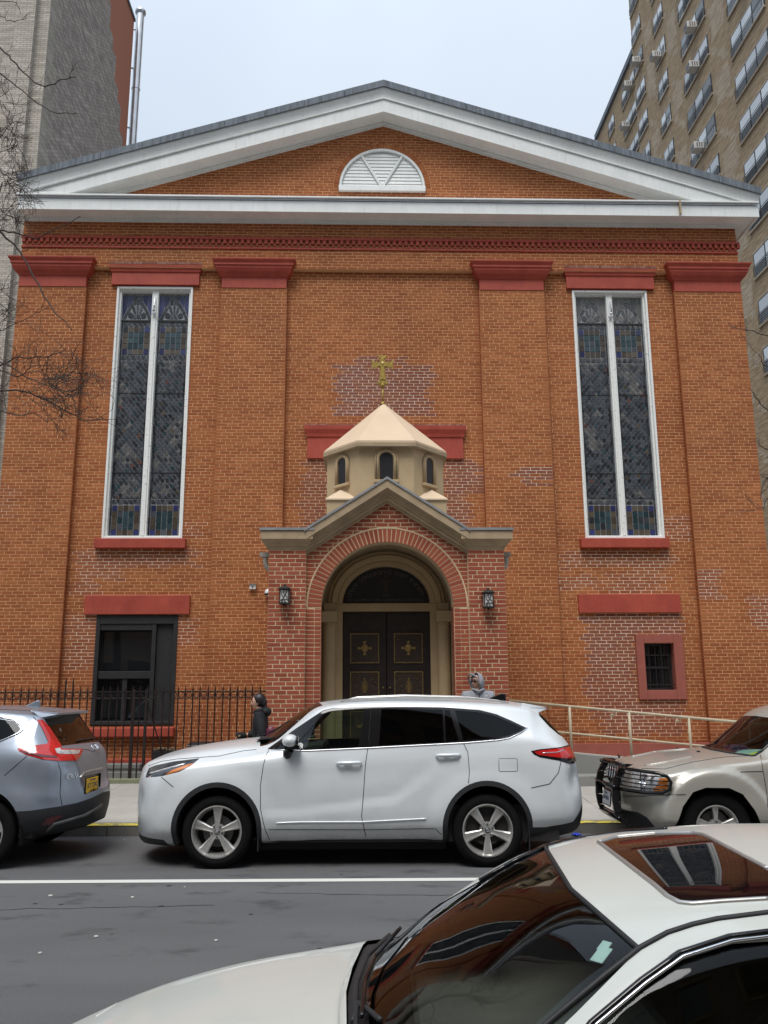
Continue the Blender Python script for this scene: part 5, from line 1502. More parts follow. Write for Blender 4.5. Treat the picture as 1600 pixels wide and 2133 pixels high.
            cand = [f for f in cand if f.is_valid]
        def inside(q):
            c = False
            for i in range(n):
                (x1, y1), (x2, y2) = poly[i-1], poly[i]
                if (y1 > q[1]) != (y2 > q[1]) and q[0] < (x2-x1)*(q[1]-y1)/(y2-y1)+x1: c = not c
            return c
        hit = [f for f in cand if f.is_valid and ok(f) and inside(to2(f.calc_center_median()))]
        if delete: bmesh.ops.delete(bm, geom=hit, context='FACES')
        else:
            for f in hit: f[s.reg] = rid
            s.regs[rid] = (name, mat, label)
        return rid
    def finish(s, body_name='body', offs={}):
        """split the shell into its parts"""
        bm = s.bm; s.objs = {}
        groups = {}
        for f in bm.faces: groups.setdefault(f[s.reg], []).append(f)
        split = []
        for rid, fs in groups.items():
            if rid and min(abs(f.calc_center_median().y) for f in fs) > .2:
                l = [f for f in fs if f.calc_center_median().y < 0]; r = [f for f in fs if f.calc_center_median().y > 0]
                split += [(rid, g) for g in (r, l) if g]
            else: split.append((rid, fs))
        for rid, fs in split:
            name, mat, label = s.regs.get(rid, (body_name, M[s.paint], None)) if rid else (body_name, M[s.paint], None)
            idx = {}; vs = []; nn = []; faces = []
            o_ = offs.get(rid, 0)
            for f in fs:
                q = []
                for v in f.verts:
                    if v.index not in idx or True:
                        key = v
                        if key not in idx:
                            nrm = s.smooth_n(v.co); idx[key] = len(vs); vs.append(v.co + nrm*o_); nn.append(nrm)
                        q.append(idx[key])
                faces.append(q)
            me = bpy.data.meshes.new(name); me.from_pydata([tuple(v) for v in vs], [], faces); me.materials.append(mat)
            me.polygons.foreach_set('use_smooth', [True]*len(me.polygons)); me.update()
            me.normals_split_custom_set_from_vertices([tuple(n) for n in nn])
            ob = link(name, me, s.root)
            if label: ob['label'] = label
            s.objs[rid] = ob
        return s.objs
    def hit_side(s, x, z, sg=-1):
        h = s.bvh_ref.ray_cast(Vector((x, sg*3, z)), Vector((0, -sg, 0)))
        return (h[0], h[1]) if h[0] is not None else (None, None)
    def hit_view(s, px, py, near=0):
        for k in range(near+1):
            h = s.bvh_ref.ray_cast(EYE - s.off, pray(px, py+k*2).normalized())
            if h[0] is not None: return (h[0], h[1])
        return (None, None)
    def stroke(s, pts, r, mat, name, mode='side', closed=False, lift=0., parent=None, n=6, step=None, both=False):
        mb = MB()
        for sg in ((-1, 1) if both else (-1,)):
            path = []; k = len(pts); st = step or (.025 if mode == 'side' else 6)
            for i in range(k if closed else k-1):
                a, b = pts[i], pts[(i+1) % k]; L = math.hypot(b[0]-a[0], b[1]-a[1]); m_ = max(1, int(L/st))
                for j in range(m_):
                    t = j/m_; q = (a[0]+(b[0]-a[0])*t, a[1]+(b[1]-a[1])*t)
                    h, nn = s.hit_side(*q, sg) if mode == 'side' else s.hit_view(*q)
                    if h is not None: path.append(h + nn*lift)
            if not closed:
                h, nn = s.hit_side(*pts[-1], sg) if mode == 'side' else s.hit_view(*pts[-1])
                if h is not None: path.append(h + nn*lift)
            if len(path) > 2: mb.tube(path, r, n, closed=closed)
        if not mb.v: return None
        return mb.obj(name, mat, parent or s.root, smooth=True)

def circ(cx, cz, r, n=28, a0=0, a1=2*math.pi):
    return [(cx + r*math.cos(a0+(a1-a0)*i/n), cz + r*math.sin(a0+(a1-a0)*i/n)) for i in range(n)]
def make_wheel(root, x, y, z, Rt, Wd, rim, nsp, spoke=(.034,.046), phase=math.pi/2, style='five', sg=-1, steer=0):
    w = empty('wheel', (x, y, z), 0, root); w.rotation_euler = (0, 0, steer)
    f = -1 if sg < 0 else 1; h = Wd/2
    ty = MB(); pr = [(rim,-h+.015),(rim+.012,-h+.004),(rim+.05,-h-.004),(Rt-.055,-h-.002),(Rt-.022,-h+.008),(Rt-.006,-h+.028),(Rt,-h+.05),(Rt,-.045),(Rt-.008,-.04),(Rt-.008,-.03),(Rt,-.025),(Rt,.025),(Rt-.008,.03),(Rt-.008,.04),(Rt,.045),(Rt,h-.05),(Rt-.02,h-.01),(Rt-.06,h),(rim,h-.015)]
    ty.lathe([(a, -f*b) if f > 0 else (a, b) for a, b in pr], 'y', (0,0,0), 56); ty.obj('tyre', M['rubber'], w, smooth=True, angle=35)
    rm = MB(); pr = [(rim+.006,-h+.016),(rim+.004,-h+.002),(rim-.008,-h+.0),(rim-.014,-h+.018),(rim-.022,-h+.03),(rim-.03,-h+.06),(rim-.04,0),(rim-.03,h-.02)]
    rm.lathe([(a, -f*b if f > 0 else b) for a, b in pr], 'y', (0,0,0), 48)
    yo = (-h+.022)*(1 if f < 0 else -1)
    S_ = 1 if f < 0 else -1
    for k in range(nsp):
        a = phase + 2*math.pi*k/nsp; ca, sa = math.cos(a), math.sin(a)
        def P(u, v, d): return (ca*u - sa*v, yo + S_*d, sa*u + ca*v)
        if style == 'five':
            secs = [(.035,.030,.010), (.085,.026,.0), (rim*.55,.036,.012), (rim*.80,.046,.006), (rim-.012,.060,.0)]
        else:
            secs = [(.04,.028,.012), (.10,.022,.004), (rim*.6,.026,.006), (rim-.014,.036,.0)]
        base = len(rm.v)
        for (u, v, d) in secs:
            rm.v += [P(u,-v,d+.05), P(u,-v,d+.008), P(u,-v*.72,d), P(u,-v*.2,d+.007), P(u,v*.2,d+.007), P(u,v*.72,d), P(u,v,d+.008), P(u,v,d+.05)]
        for i in range(len(secs)-1):
            for j in range(7): rm.f.append([base+i*8+j, base+i*8+j+1, base+(i+1)*8+j+1, base+(i+1)*8+j]); rm.m.append(0)
    rm.lathe([(.0,yo+S_*.012),(.045,yo+S_*.010),(.075,yo+S_*.012),(.082,yo+S_*.03),(.082,yo+S_*.06)], 'y', (0,0,0), 28)
    rm.obj('rim', M['alloy'], w, smooth=True, angle=32)
    dk = MB(); dk.lathe([(.0,yo+S_*.075),(.16,yo+S_*.075),(.165,yo+S_*.085),(.165,yo+S_*.1)], 'y', (0,0,0), 32); dk.obj('brake_disc', M['alloy_dark'], w, smooth=True, angle=30)
    dk = MB(); dk.lathe([(.0,yo+S_*.13),(rim-.02,yo+S_*.13)], 'y', (0,0,0), 32); dk.obj('backing', M['gap'], w)
    for k in range(5):
        a = phase + math.pi/5 + 2*math.pi*k/5
        if style != 'five': a = phase + 2*math.pi*k/5
        mb = MB().lathe([(.0,yo-S_*.0),(.009,yo-S_*.0),(.012,yo+S_*.012)], 'y', (.056*math.cos(a),0,.056*math.sin(a)), 8); mb.obj('lug_nut', M['alloy_dark'], w)
    cp = MB().lathe([(.0,yo+S_*.0),(.026,yo+S_*.001),(.030,yo+S_*.008)], 'y', (0,0,0), 20).obj('centre_cap', M['alloy_dark'], w, smooth=True)
    if style == 'five':
        em = MB(); yy = yo-S_*.003
        em.tube([(.020*math.cos(t), yy, .014*math.sin(t)) for t in [i*math.pi/8 for i in range(16)]], .0016, 4, closed=True)
        em.tube([(.008*math.cos(t), yy, .013*math.sin(t)) for t in [i*math.pi/8 for i in range(16)]], .0014, 4, closed=True)
        em.tube([(.015*math.cos(t), yy, .006+.005*math.sin(t)) for t in [i*math.pi/8 for i in range(16)]], .0014, 4, closed=True)
        em.obj('emblem', M['chrome'], w)
    return w
def liner(root, x, z, r, w, inner=.38, mat='gap'):
    for sg in (-1, 1):
        b = MB(); n = 16
        for i in range(n):
            a0, a1 = -.35+(math.pi+.7)*i/n, -.35+(math.pi+.7)*(i+1)/n
            b.add([(x+r*math.cos(a0), sg*w, z+r*math.sin(a0)),(x+r*math.cos(a1), sg*w, z+r*math.sin(a1)),(x+r*math.cos(a1), sg*inner, z+r*math.sin(a1)),(x+r*math.cos(a0), sg*inner, z+r*math.sin(a0))], [(0,1,2,3)])
        b.add([(x+r*math.cos(-.35+(math.pi+.7)*i/n), sg*inner, z+r*math.sin(-.35+(math.pi+.7)*i/n)) for i in range(n+1)], [list(range(n+1))])
        b.obj('wheel_liner', M[mat], root)
def seat(root, x, y, z, mat, w=.26, h=.62):
    b = MB()
    b.bbox((x, y, z+.08), (.25, w, .08), Matrix.Rotation(R(-6), 3, 'Y')); b.bbox((x+.27, y, z+.40), (.07, w*.95, h/2), Matrix.Rotation(R(18), 3, 'Y')); b.bbox((x+.40, y, z+.80), (.05, w*.55, .10), Matrix.Rotation(R(12), 3, 'Y'))
    return b.obj('seat', M[mat], root, bevel=.04)
def steering(root, x, y, z, mat='interior', r=.185):
    b = MB(); Mx = Matrix.Rotation(R(-62), 3, 'Y')
    ring = [Mx @ Vector((r*math.cos(t), r*math.sin(t), 0)) + Vector((x, y, z)) for t in [i*math.pi/10 for i in range(20)]]
    b.tube(ring, .016, 8, closed=True)
    for t in (0, math.pi, -math.pi/2): b.tube([Vector((x,y,z)), Mx @ Vector((r*math.sin(t), r*math.cos(t), 0)) + Vector((x,y,z))], .014, 6)
    b.sphere((x, y, z), .05, 10); b.tube([(x,y,z),(x-.3,y,z-.12)], .03, 8)
    return b.obj('steering_wheel', M[mat], root, smooth=True)
def surf_text(root, body, size, p, ux, nrm, mat, name='lettering', ext=.001):
    """flat lettering standing on a surface: p local position, ux reading direction, nrm outward normal"""
    ux = Vector(ux).normalized(); nz = Vector(nrm).normalized(); uy = nz.cross(ux).normalized(); ux = uy.cross(nz).normalized()
    c = bpy.data.curves.new(name, 'FONT'); c.body = body; c.size = size; c.align_x = 'CENTER'; c.align_y = 'CENTER'; c.extrude = ext; c.materials.append(mat); c.resolution_u = 2
    o = bpy.data.objects.new(name, c); COL.objects.link(o); o.parent = root
    m = Matrix.Identity(4)
    for i, v in enumerate((ux, uy, nz)): m[0][i], m[1][i], m[2][i] = v.x, v.y, v.z
    m.translation = Vector(p); o.matrix_local = m
    return text_mesh(o)
def smoothstep(a, b, x):
    t = np.clip((x-a)/(b-a), 0, 1); return t*t*(3-2*t)

# ---------------------------------------------------------------- white SUV in the middle
hl = empty('parked_car', (-.355, 10.345, 0)); setp(hl, 'white SUV with silver five-spoke wheels parked in front of the porch', 'car')
#        x     zb   ys   zs    y3   z3   ym   zm   yb   zb    yr   zr    zt    dx
rows = [(-2.46,.24,.62,.30, .74,.36, .82,.52, .80,.66, .60,.72, .74, 0),
        (-2.43,.21,.66,.26, .76,.34, .86,.52, .85,.80, .66,.90, .92, 0),
        (-2.38,.20,.70,.25, .80,.34, .90,.55, .88,.86, .70,.98,1.01, 0),
        (-2.29,.19,.76,.24, .86,.34, .935,.58, .90,.92, .72,1.04,1.075, .0),
        (-2.05,.19,.80,.24, .92,.36, .955,.62, .91,.99, .74,1.10,1.155, .0),
        (-1.60,.20,.84,.26, .94,.40, .965,.66, .915,1.06, .76,1.17,1.235, .0),
        (-1.15,.22,.86,.28, .945,.42, .965,.70, .915,1.12, .76,1.215,1.285, .0),
        (-.98,.22,.87,.28, .945,.42, .965,.70, .913,1.15, .765,1.225,1.295, .05),
        (-.86,.22,.87,.28, .945,.42, .965,.70, .910,1.17, .775,1.250,1.33, .14),
        (-.62,.22,.87,.28, .945,.42, .965,.70, .908,1.185, .745,1.42,1.50, .16),
        (-.34,.22,.87,.29, .945,.42, .965,.71, .906,1.20, .755,1.615,1.68, .12),
        (-.05,.22,.87,.29, .945,.42, .963,.72, .905,1.21, .745,1.665,1.725, .02),
        (.40,.22,.87,.29, .945,.42, .963,.74, .905,1.235, .74,1.68,1.745, 0),
        (1.00,.22,.87,.29, .945,.42, .963,.78, .903,1.265, .735,1.67,1.735, 0),
        (1.50,.22,.86,.29, .945,.44, .963,.82, .900,1.285, .72,1.645,1.71, 0),
        (1.95,.24,.84,.32, .940,.48, .960,.82, .890,1.30, .68,1.60,1.67, 0),
        (2.08,.25,.83,.33, .935,.48, .955,.80, .885,1.28, .62,1.55,1.615, 0),
        (2.22,.27,.82,.34, .930,.48, .950,.78, .880,1.23, .640,1.42,1.45, .0),
        (2.36,.29,.80,.36, .920,.48, .940,.74, .870,1.14, .680,1.26,1.28, 0),
        (2.45,.31,.78,.38, .900,.48, .930,.68, .850,1.05, .700,1.13,1.15, 0),
        (2.50,.33,.76,.40, .885,.50, .925,.64, .850,.84, .720,.90,.92, 0),
        (2.575,.36,.72,.44, .840,.50, .880,.57, .820,.68, .760,.72,.73, 0)]
def sc_hl(x, z):
    zc = np.interp(x, [-1.1,-.53,.13,.48,.67,.93,1.2], [.52,.55,.63,.68,.82,1.02,1.04])
    h = z - zc
    on = smoothstep(-1.15,-.75, x)*(1-smoothstep(.95,1.25, x))
    d = -.022*np.where(h > 0, np.exp(-np.maximum(h, 0)/.20), 0)*smoothstep(0,.05,h)*on
    d += .010*np.exp(-((z-1.08)/.05)**2)*smoothstep(-2.2,-1.9,x)*(1-smoothstep(1.9,2.2,x))
    for cx, cz in ((-1.43,.37),(1.43,.37)):
        r = np.sqrt((x-cx)**2 + (z-cz)**2); d += .022*smoothstep(.70,.50,r)*np.where(z > .2, 1, 0)
    # rear quarter hollow under the lamp, front corner intake hollow
    d += -.11*np.exp(-((x-2.40)/.08)**2-((z-.88)/.13)**2)
    d += -.05*np.exp(-((x+2.31)/.045)**2-((z-.70)/.10)**2) + .03*np.exp(-((x+2.28)/.06)**2-((z-.50)/.11)**2)
    # rocker lip
    d += .012*np.exp(-((z-.475)/.012)**2)*smoothstep(-.83,-.75,x)*(1-smoothstep(.75,.82,x))
    return d
car = Car(hl, rows, .55, 2.4, .42, 2.6, sc_hl, seg=7)
WZ = .372
for cx in (-1.43, 1.43):
    car.cut('x', [(cx-.425,.1)] + circ(cx, WZ+.03, .425, 22, math.pi, 0)+[(cx+.425, WZ+.03),(cx+.425,.1)], delete=True, cond=lambda c, n: abs(c.y) > .3 and c.z < .9)
    rr = circ(cx, WZ+.03, .478, 24, math.pi, 0) + [(cx+.478, WZ+.03), (cx+.47,.2),(cx-.47,.2)]
    car.cut('arch_trim', rr, M['cladding'], cond=lambda c, n: abs(c.y) > .4)
car.cut('lower_bumper', [(-2.6,.10),(-2.6,.345),(-2.33,.30),(-2.0,.285),(-1.87,.10)], M['cladding'], only=(0,))
car.cut('lower_bumper', [(1.88,.1),(1.90,.40),(2.05,.395),(2.35,.44),(2.47,.56),(2.6,.66),(2.6,.1)], M['cladding'], only=(0,))
dlo = [(-.93,1.205),(-.87,1.25),(-.62,1.425),(-.33,1.612),(-.22,1.638),(.3,1.652),(1.0,1.636),(1.40,1.605),(1.58,1.56),(1.74,1.49),(1.90,1.412),(1.84,1.375),(1.70,1.318),(1.58,1.298),(1.22,1.272),(.6,1.243),(.15,1.222),(-.5,1.197)]
car.cut('window_frame', dlo, M['gloss_black'], only=(0,), cond=lambda c, n: c.z > 1.1)
W_ = car.nreg
w1 = car.cut('window', [(-.70,1.205),(-.58,1.30),(-.31,1.575),(-.24,1.60),(.13,1.618),(.065,1.225)], M['glass_clear'], only=(W_,))
w0 = car.cut('quarter_window', [(-.885,1.208),(-.735,1.208),(-.71,1.27),(-.735,1.30)], M['glass_dark'], only=(W_,))
w2 = car.cut('window', [(.285,1.238),(.315,1.622),(.99,1.606),(.985,1.272)], M['glass_dark'], only=(W_,))
w3 = car.cut('window', [(1.01,1.275),(1.012,1.604),(1.065,1.60),(1.15,1.285)], M['glass_dark'], only=(W_,))
w4 = car.cut('window', [(1.20,1.290),(1.125,1.60),(1.39,1.580),(1.56,1.538),(1.72,1.47),(1.855,1.408),(1.82,1.382),(1.69,1.335),(1.58,1.316)], M['glass_dark'], only=(W_,))
ws = car.cut('windscreen', [(-1.02,-.74),(-.345,-.60),(-.46,0),(-.345,.60),(-1.02,.74),(-1.13,0)], M['glass_clear'], mode='top', only=(0,), cond=lambda c, n: c.z > 1.22 and n.z > .3)
rw = car.cut('rear_window', [(2.10,-.56),(2.37,-.62),(2.37,.62),(2.10,.56)], M['glass_dark'], mode='top', only=(0,), cond=lambda c, n: c.z > 1.2 and n.z > .2)
rq = car.cut('rear_window', [(2.075,1.535),(2.17,1.42),(2.27,1.335),(2.36,1.285),(2.45,1.28),(2.45,1.66),(2.08,1.60)], M['glass_dark'], only=(0,), cond=lambda c, n: abs(c.y) > .3)
hlm = car.cut('headlight', [(-2.245,.915),(-2.235,1.005),(-2.15,1.035),(-1.95,1.078),(-1.66,1.112),(-1.73,1.045),(-1.85,.985),(-2.04,.94)], M['smokelens'], only=(0,))
am = car.cut('indicator', [(-2.0,.952),(-1.93,1.0),(-1.80,1.045),(-1.68,1.075),(-1.735,1.045),(-1.86,.99)], M['amber'], only=(hlm,))
tl = car.cut('tail_light', [(1.92,1.175),(2.01,1.193),(2.3,1.215),(2.60,1.235),(2.60,1.10),(2.47,1.06),(2.38,1.03),(2.33,1.038),(2.22,1.075),(2.01,1.112),(1.95,1.14)], M['gloss_black'], only=(0,))
tl2 = car.cut('tail_lens', [(1.95,1.168),(2.02,1.182),(2.3,1.203),(2.56,1.215),(2.55,1.13),(2.40,1.09),(2.30,1.095),(2.15,1.115),(2.0,1.135)], M['redlens'], only=(tl,))
fl2 = car.cut('fuel_flap', [(1.565,1.095),(1.58,1.108),(1.75,1.108),(1.765,1.095),(1.765,.985),(1.75,.97),(1.585,.97),(1.57,.985)], M['white_car'], only=(0,))
car.finish('body', {w1:-.004, w2:-.004, w3:-.004, w4:-.004, ws:-.003, fl2:.0015, hlm:.003, am:.003, tl:.004, tl2:.006})
G = [ [(-.905,1.20),(-.925,1.15),(-.95,1.04),(-.975,.83),(-.965,.60),(-.91,.38),(-.875,.285)],
      [(.165,1.215),(.14,1.04),(.12,.75),(.10,.52),(.145,.31)], [(1.195,1.265),(1.24,1.17),(1.25,.97),(1.235,.855)],
      [(-.875,.395),(0.1,.385),(.88,.395),(.94,.33)], [(1.90,.80),(2.10,.84),(2.20,.95),(2.24,1.07)], [(-2.04,.93),(-1.90,.83)],
      [(-2.26,1.02),(-2.1,1.075),(-1.9,1.105),(-1.65,1.122),(-1.45,1.135),(-1.2,1.185),(-1.05,1.20)], [(.20,1.23),(.175,1.30),(.20,1.63)] ]
for g in G: car.stroke(g, .0038, M['gap'], 'panel_gap')
car.stroke([(1.57,1.10),(1.75,1.10),(1.765,1.095),(1.765,.98),(1.75,.97),(1.58,.97),(1.565,.98)], .003, M['gap'], 'panel_gap', closed=True)
car.stroke([(-.88,1.200),(-.5,1.190),(.15,1.215),(.6,1.236),(1.22,1.263),(1.58,1.289),(1.70,1.308),(1.84,1.366),(1.905,1.412)], .0065, M['chrome'], 'belt_trim', lift=.003)
car.stroke([(-.80,.462),(-.55,.470),(.11,.468),(.78,.497)], .009, M['white_car'], 'door_moulding', lift=.004)
car.stroke([(2.04,1.155),(2.2,1.16),(2.30,1.185)], .006, M['chrome'], 'lamp_strip', lift=.004)
car.stroke([(-2.2,.955),(-2.0,1.01),(-1.8,1.06)], .012, M['clearlens'], 'lamp_reflector', lift=.0)
for x0, x1, z in ((-.17,.10,1.065), (.895,1.16,1.137)):
    h, nn = car.hit_side((x0+x1)/2, z)
    b = MB().tube([(x0,h.y-.012,z-.003),(x0+.03,h.y-.038,z),(x1-.03,h.y-.040,z+.003),(x1,h.y-.014,z+.003)], [.010,.019,.019,.012], 8); b.obj('door_handle', M['white_car'], hl, smooth=True)
    b = MB().sphere(((x0+x1)/2-.01, h.y+.004, z-.02), .05, 12, sc=(1.1,.3,.75)); b.obj('handle_recess', M['cladding'] if False else M['white_car'], hl, smooth=True)
# mirrors
for sg in (-1, 1):
    m_ = empty('mirror', (0, 0, 0), 0, hl)
    b = MB().sphere((-.66, sg*1.04, 1.305), .085, 16, sc=(1.02,1.25,.80)); b.obj('mirror_shell', M['white_car'], m_, smooth=True)
    b = MB(); b.bbox((-.64, sg*1.0, 1.235), (.085,.07,.018)); b.tube([(-.66,sg*.96,1.21),(-.70,sg*.93,1.17),(-.70,sg*.88,1.13)], [.045,.05,.06], 8); b.obj('mirror_foot', M['gloss_black'], m_, bevel=.01)
    MB().sphere((-.585, sg*1.04, 1.30), .07, 12, sc=(.25,1.2,.8)).obj('mirror_glass', M['gloss_black'], m_, smooth=True)
# roof rails, spoiler, fin, wipers
for sg in (-1, 1):
    MB().tube([(-.15,sg*.60,1.70),(.0,sg*.61,1.735),(.6,sg*.60,1.755),(1.3,sg*.585,1.735),(1.62,sg*.57,1.70),(1.75,sg*.565,1.675)], [.006,.014,.015,.015,.013,.006], 8).obj('roof_rail', M['alloy'], hl, smooth=True)
b = MB(); b.add([(1.90,-.58,1.675),(2.19,-.50,1.625),(2.195,-.48,1.605),(2.06,-.56,1.55),(1.90,-.60,1.62),(1.90,.58,1.675),(2.19,.50,1.625),(2.195,.48,1.605),(2.06,.56,1.55),(1.90,.60,1.62)],
    [(0,1,6,5),(1,2,7,6),(2,3,8,7),(0,4,3,2,1),(5,6,7,8,9),(3,4,9,8),(4,0,5,9)]); b.obj('spoiler', M['white_car'], hl, bevel=.008)
b = MB(); b.prism([(1.55,1.70),(1.80,1.69),(1.795,1.775),(1.74,1.775),(1.66,1.745)], -.025, .025); b.obj('antenna_fin', M['gloss_black'], hl, bevel=.01)
b = MB(); b.prism([(-1.10,1.285),(-1.02,1.30),(-.80,1.33),(-.82,1.30)], -.55, .55); b.obj('cowl_panel', M['cladding'], hl)
for dy in (-.35, .25): MB().tube([(-1.06,dy,1.325),(-.88,dy-.15,1.40),(-.70,dy-.35,1.50)], .008, 6).obj('wiper', M['cladding'], hl)
# interior
b = MB(); b.bbox((-.62,0,1.05),(.28,.78,.14), Matrix.Rotation(R(-8),3,'Y')); b.obj('dashboard', M['interior'], hl, bevel=.05)
for x in (-.02, .95):
    for y in (-.38, .38): seat(hl, x-.1, y, .62, 'interior')
steering(hl, -.42, -.38, 1.08)
MB().box(-.9,2.2,-.85,.85,.25,.62).obj('cabin_floor', M['interior'], hl)
for cx in (-1.43, 1.43):
    liner(hl, cx, WZ+.02, .43, .94)
    for sg in (-1, 1):
        ph = math.pi/2 if cx < 0 else -math.pi/2
        make_wheel(hl, cx, sg*.825, WZ, .372, .235, .262, 5, phase=ph, sg=sg)
for cx, dx_ in ((-1.43,.43), (1.43,.43)):
    MB().box(cx+dx_, cx+dx_+.012, -.93, -.70, .17, .42).obj('mud_flap', M['cladding'], hl, bevel=.004); MB().box(cx+dx_, cx+dx_+.012, .70, .93, .17, .42).obj('mud_flap', M['cladding'], hl, bevel=.004)
MB().box(-1.0,1.0,-.75,.75,.16,.26).obj('underbody', M['gap'], hl)

# ---------------------------------------------------------------- silver-grey SUV at the left, seen from its rear corner
def world_rows(rows, X0): return [(r[0]-X0,)+tuple(r[1:]) for r in rows]
cvx, cvy = -4.28, 10.325
cv = empty('parked_car', (cvx, cvy, 0)); setp(cv, 'blue-grey SUV with tall red tail lights and a yellow plate, parked at the left', 'car')
rows = [(-7.75,.24,.60,.30,.74,.36,.80,.52,.78,.66,.60,.72,.74,0),
        (-7.6,.21,.72,.26,.84,.36,.90,.56,.88,.90,.72,.98,1.0,0),
        (-7.0,.20,.80,.26,.90,.38,.925,.62,.885,1.0,.72,1.08,1.12,0),
        (-6.35,.22,.84,.28,.905,.40,.928,.68,.885,1.08,.74,1.16,1.20,.06),
        (-5.75,.22,.84,.28,.905,.42,.928,.70,.88,1.12,.70,1.56,1.60,.12),
        (-5.2,.22,.84,.29,.905,.42,.928,.72,.88,1.14,.71,1.60,1.665,0),
        (-4.5,.24,.84,.30,.905,.44,.928,.76,.88,1.17,.70,1.605,1.675,0),
        (-4.05,.27,.82,.34,.90,.50,.925,.78,.87,1.19,.67,1.575,1.650,0),
        (-3.86,.29,.81,.36,.895,.50,.920,.78,.865,1.19,.620,1.545,1.615,0),
        (-3.80,.30,.80,.37,.89,.50,.915,.78,.860,1.19,.625,1.47,1.52,0),
        (-3.62,.32,.79,.39,.885,.50,.910,.74,.850,1.14,.690,1.235,1.26,0),
        (-3.49,.34,.77,.41,.87,.50,.90,.70,.83,1.02,.72,1.12,1.145,0),
        (-3.44,.35,.76,.42,.86,.50,.89,.66,.82,.86,.74,.98,1.0,0),
        (-3.40,.36,.74,.43,.84,.50,.88,.62,.82,.74,.76,.80,.815,0),
        (-3.29,.40,.70,.46,.80,.52,.86,.60,.82,.68,.78,.71,.72,0)]
def sc_cv(x, z):
    d = .012*np.exp(-((z-1.10)/.05)**2)
    d += -.02*np.exp(-((z-.86)/.12)**2)*smoothstep(-.5,.2,x)
    r = np.sqrt((x+.02)**2 + (z-.36)**2); d += .03*smoothstep(.75,.5,r)
    d += .03*np.exp(-((x-.64)/.06)**2)*smoothstep(1.12,1.0,z)*smoothstep(.66,.72,z)
    return d
car = Car(cv, world_rows(rows, cvx), .6, 2.2, .62, 2.25, sc_cv, seg=7)
car.cut('x', [(-.42+.0,.1)] + circ(.0, .40, .42, 22, math.pi, 0)+[(.42,.40),(.42,.1)], delete=True, cond=lambda c, n: abs(c.y) > .3)
car.cut('x', [(-2.66-.42,.1)] + circ(-2.66, .40, .42, 22, math.pi, 0)+[(-2.66+.42,.40),(-2.66+.42,.1)], delete=True, cond=lambda c, n: abs(c.y) > .3)
Q = lambda *p: [(a/4., 1400+b/4.) for a, b in p]
def X_(pts): return pts
cl = car.cut('lower_bumper', Q((-400,1150),(30,1168),(250,1155),(500,1118),(640,1090),(760,1050),(860,1000),(930,985),(930,1400),(-400,1400)), M['cladding'], mode='view', only=(0,))
gl = car.cut('rear_window', Q((368,392),(520,365),(670,345),(700,352),(770,450),(838,565),(820,580),(700,592),(512,615)), M['glass_dark'], mode='view', only=(0,))
lp = car.cut('tail_light', Q((305,398),(352,398),(420,470),(480,545),(508,592),(506,625),(520,640),(690,644),(672,695),(640,737),(480,741),(360,728),(215,688),(160,660),(146,636),(250,615),(385,600),(403,585),(350,470)), M['redlens'], mode='view', only=(0,))
lw_ = car.cut('lamp_lens', Q((455,640),(500,632),(508,650),(668,652),(655,678),(640,686),(500,684),(470,676)), M['clearlens'], mode='view', only=(lp,))
ld = car.cut('lamp_rim', Q((160,652),(360,690),(470,700),(470,715),(350,712),(215,682)), M['darkred'], mode='view', only=(lp,))
qw = car.cut('quarter_window', Q((-500,370),(0,392),(110,408),(150,440),(172,478),(150,500),(60,545),(0,568),(-500,610)), M['glass_dark'], mode='view', only=(0,), cond=lambda c, n: n.y < -.5)
rf_ = car.cut('reflector', Q((392,1215),(530,1190),(500,1215),(420,1270),(345,1275)), M['darkred'], mode='view', only=(cl,))
rc_ = car.cut('plate_recess', Q((688,872),(842,838),(838,950),(800,985),(700,1018)), M['silver_car'], mode='view', only=(0,))
car.paint = 'silver_car'
car.finish('body', {gl:-.003, lp:.006, lw_:.008, ld:.009, qw:-.003, rf_:.003, rc_:-.03})
V_ = lambda *p, **k: car.stroke(Q(*p), k.get('r', .0038), k.get('m', M['gap']), k.get('n', 'panel_gap'), mode='view', lift=k.get('lift', 0), closed=k.get('closed', False))
V_((480,745),(508,830),(505,920),(500,1010),(518,1112))
V_((225,700),(120,790),(38,862)); V_((0,312),(150,318),(330,330)); V_((330,330),(290,345),(278,375),(300,398))
V_((520,640),(600,642),(690,642),(750,650),(775,668),(800,640),(842,600),(848,575))
V_((668,878),(700,840),(760,822),(856,800), r=.012, m=M['alloy'], n='tailgate_trim', lift=.004)
V_((0,378),(110,396),(165,438),(192,482),(150,512),(0,578), r=.008, m=M['chrome'], n='window_trim', lift=.004)
V_((668,345),(760,430),(845,540),(848,600), r=.009, m=M['silver_car'], n='tailgate_edge', lift=.003)
# bumper skid strip
V_((385,1322),(450,1265),(560,1235),(700,1195),(800,1140),(840,1105), r=.022, m=M['alloy_dark'], n='skid_trim', lift=.004)
V_((640,578),(740,558),(815,550), r=.008, m=M['cladding'], n='rear_wiper', lift=.012)
# spoiler
h1, _ = car.hit_view(*Q((340,372))[0]); 
b = MB(); b.add([(-3.98-cvx,-.60,1.625),(-3.70-cvx,-.50,1.595),(-3.70-cvx,-.50,1.57),(-3.86-cvx,-.60,1.54),(-3.98-cvx,.60,1.625),(-3.70-cvx,.50,1.595),(-3.70-cvx,.50,1.57),(-3.86-cvx,.60,1.54)],
    [(0,1,5,4),(1,2,6,5),(2,3,7,6),(0,3,2,1),(4,5,6,7),(3,0,4,7)]); b.obj('spoiler', M['silver_car'], cv, bevel=.008)
b = MB(); b.prism([(-.03,1.655),(.17,1.65),(.165,1.725),(.13,1.73),(.06,1.695)], -.022, .022); b.obj('antenna_fin', M['silver_car'], cv, bevel=.012)
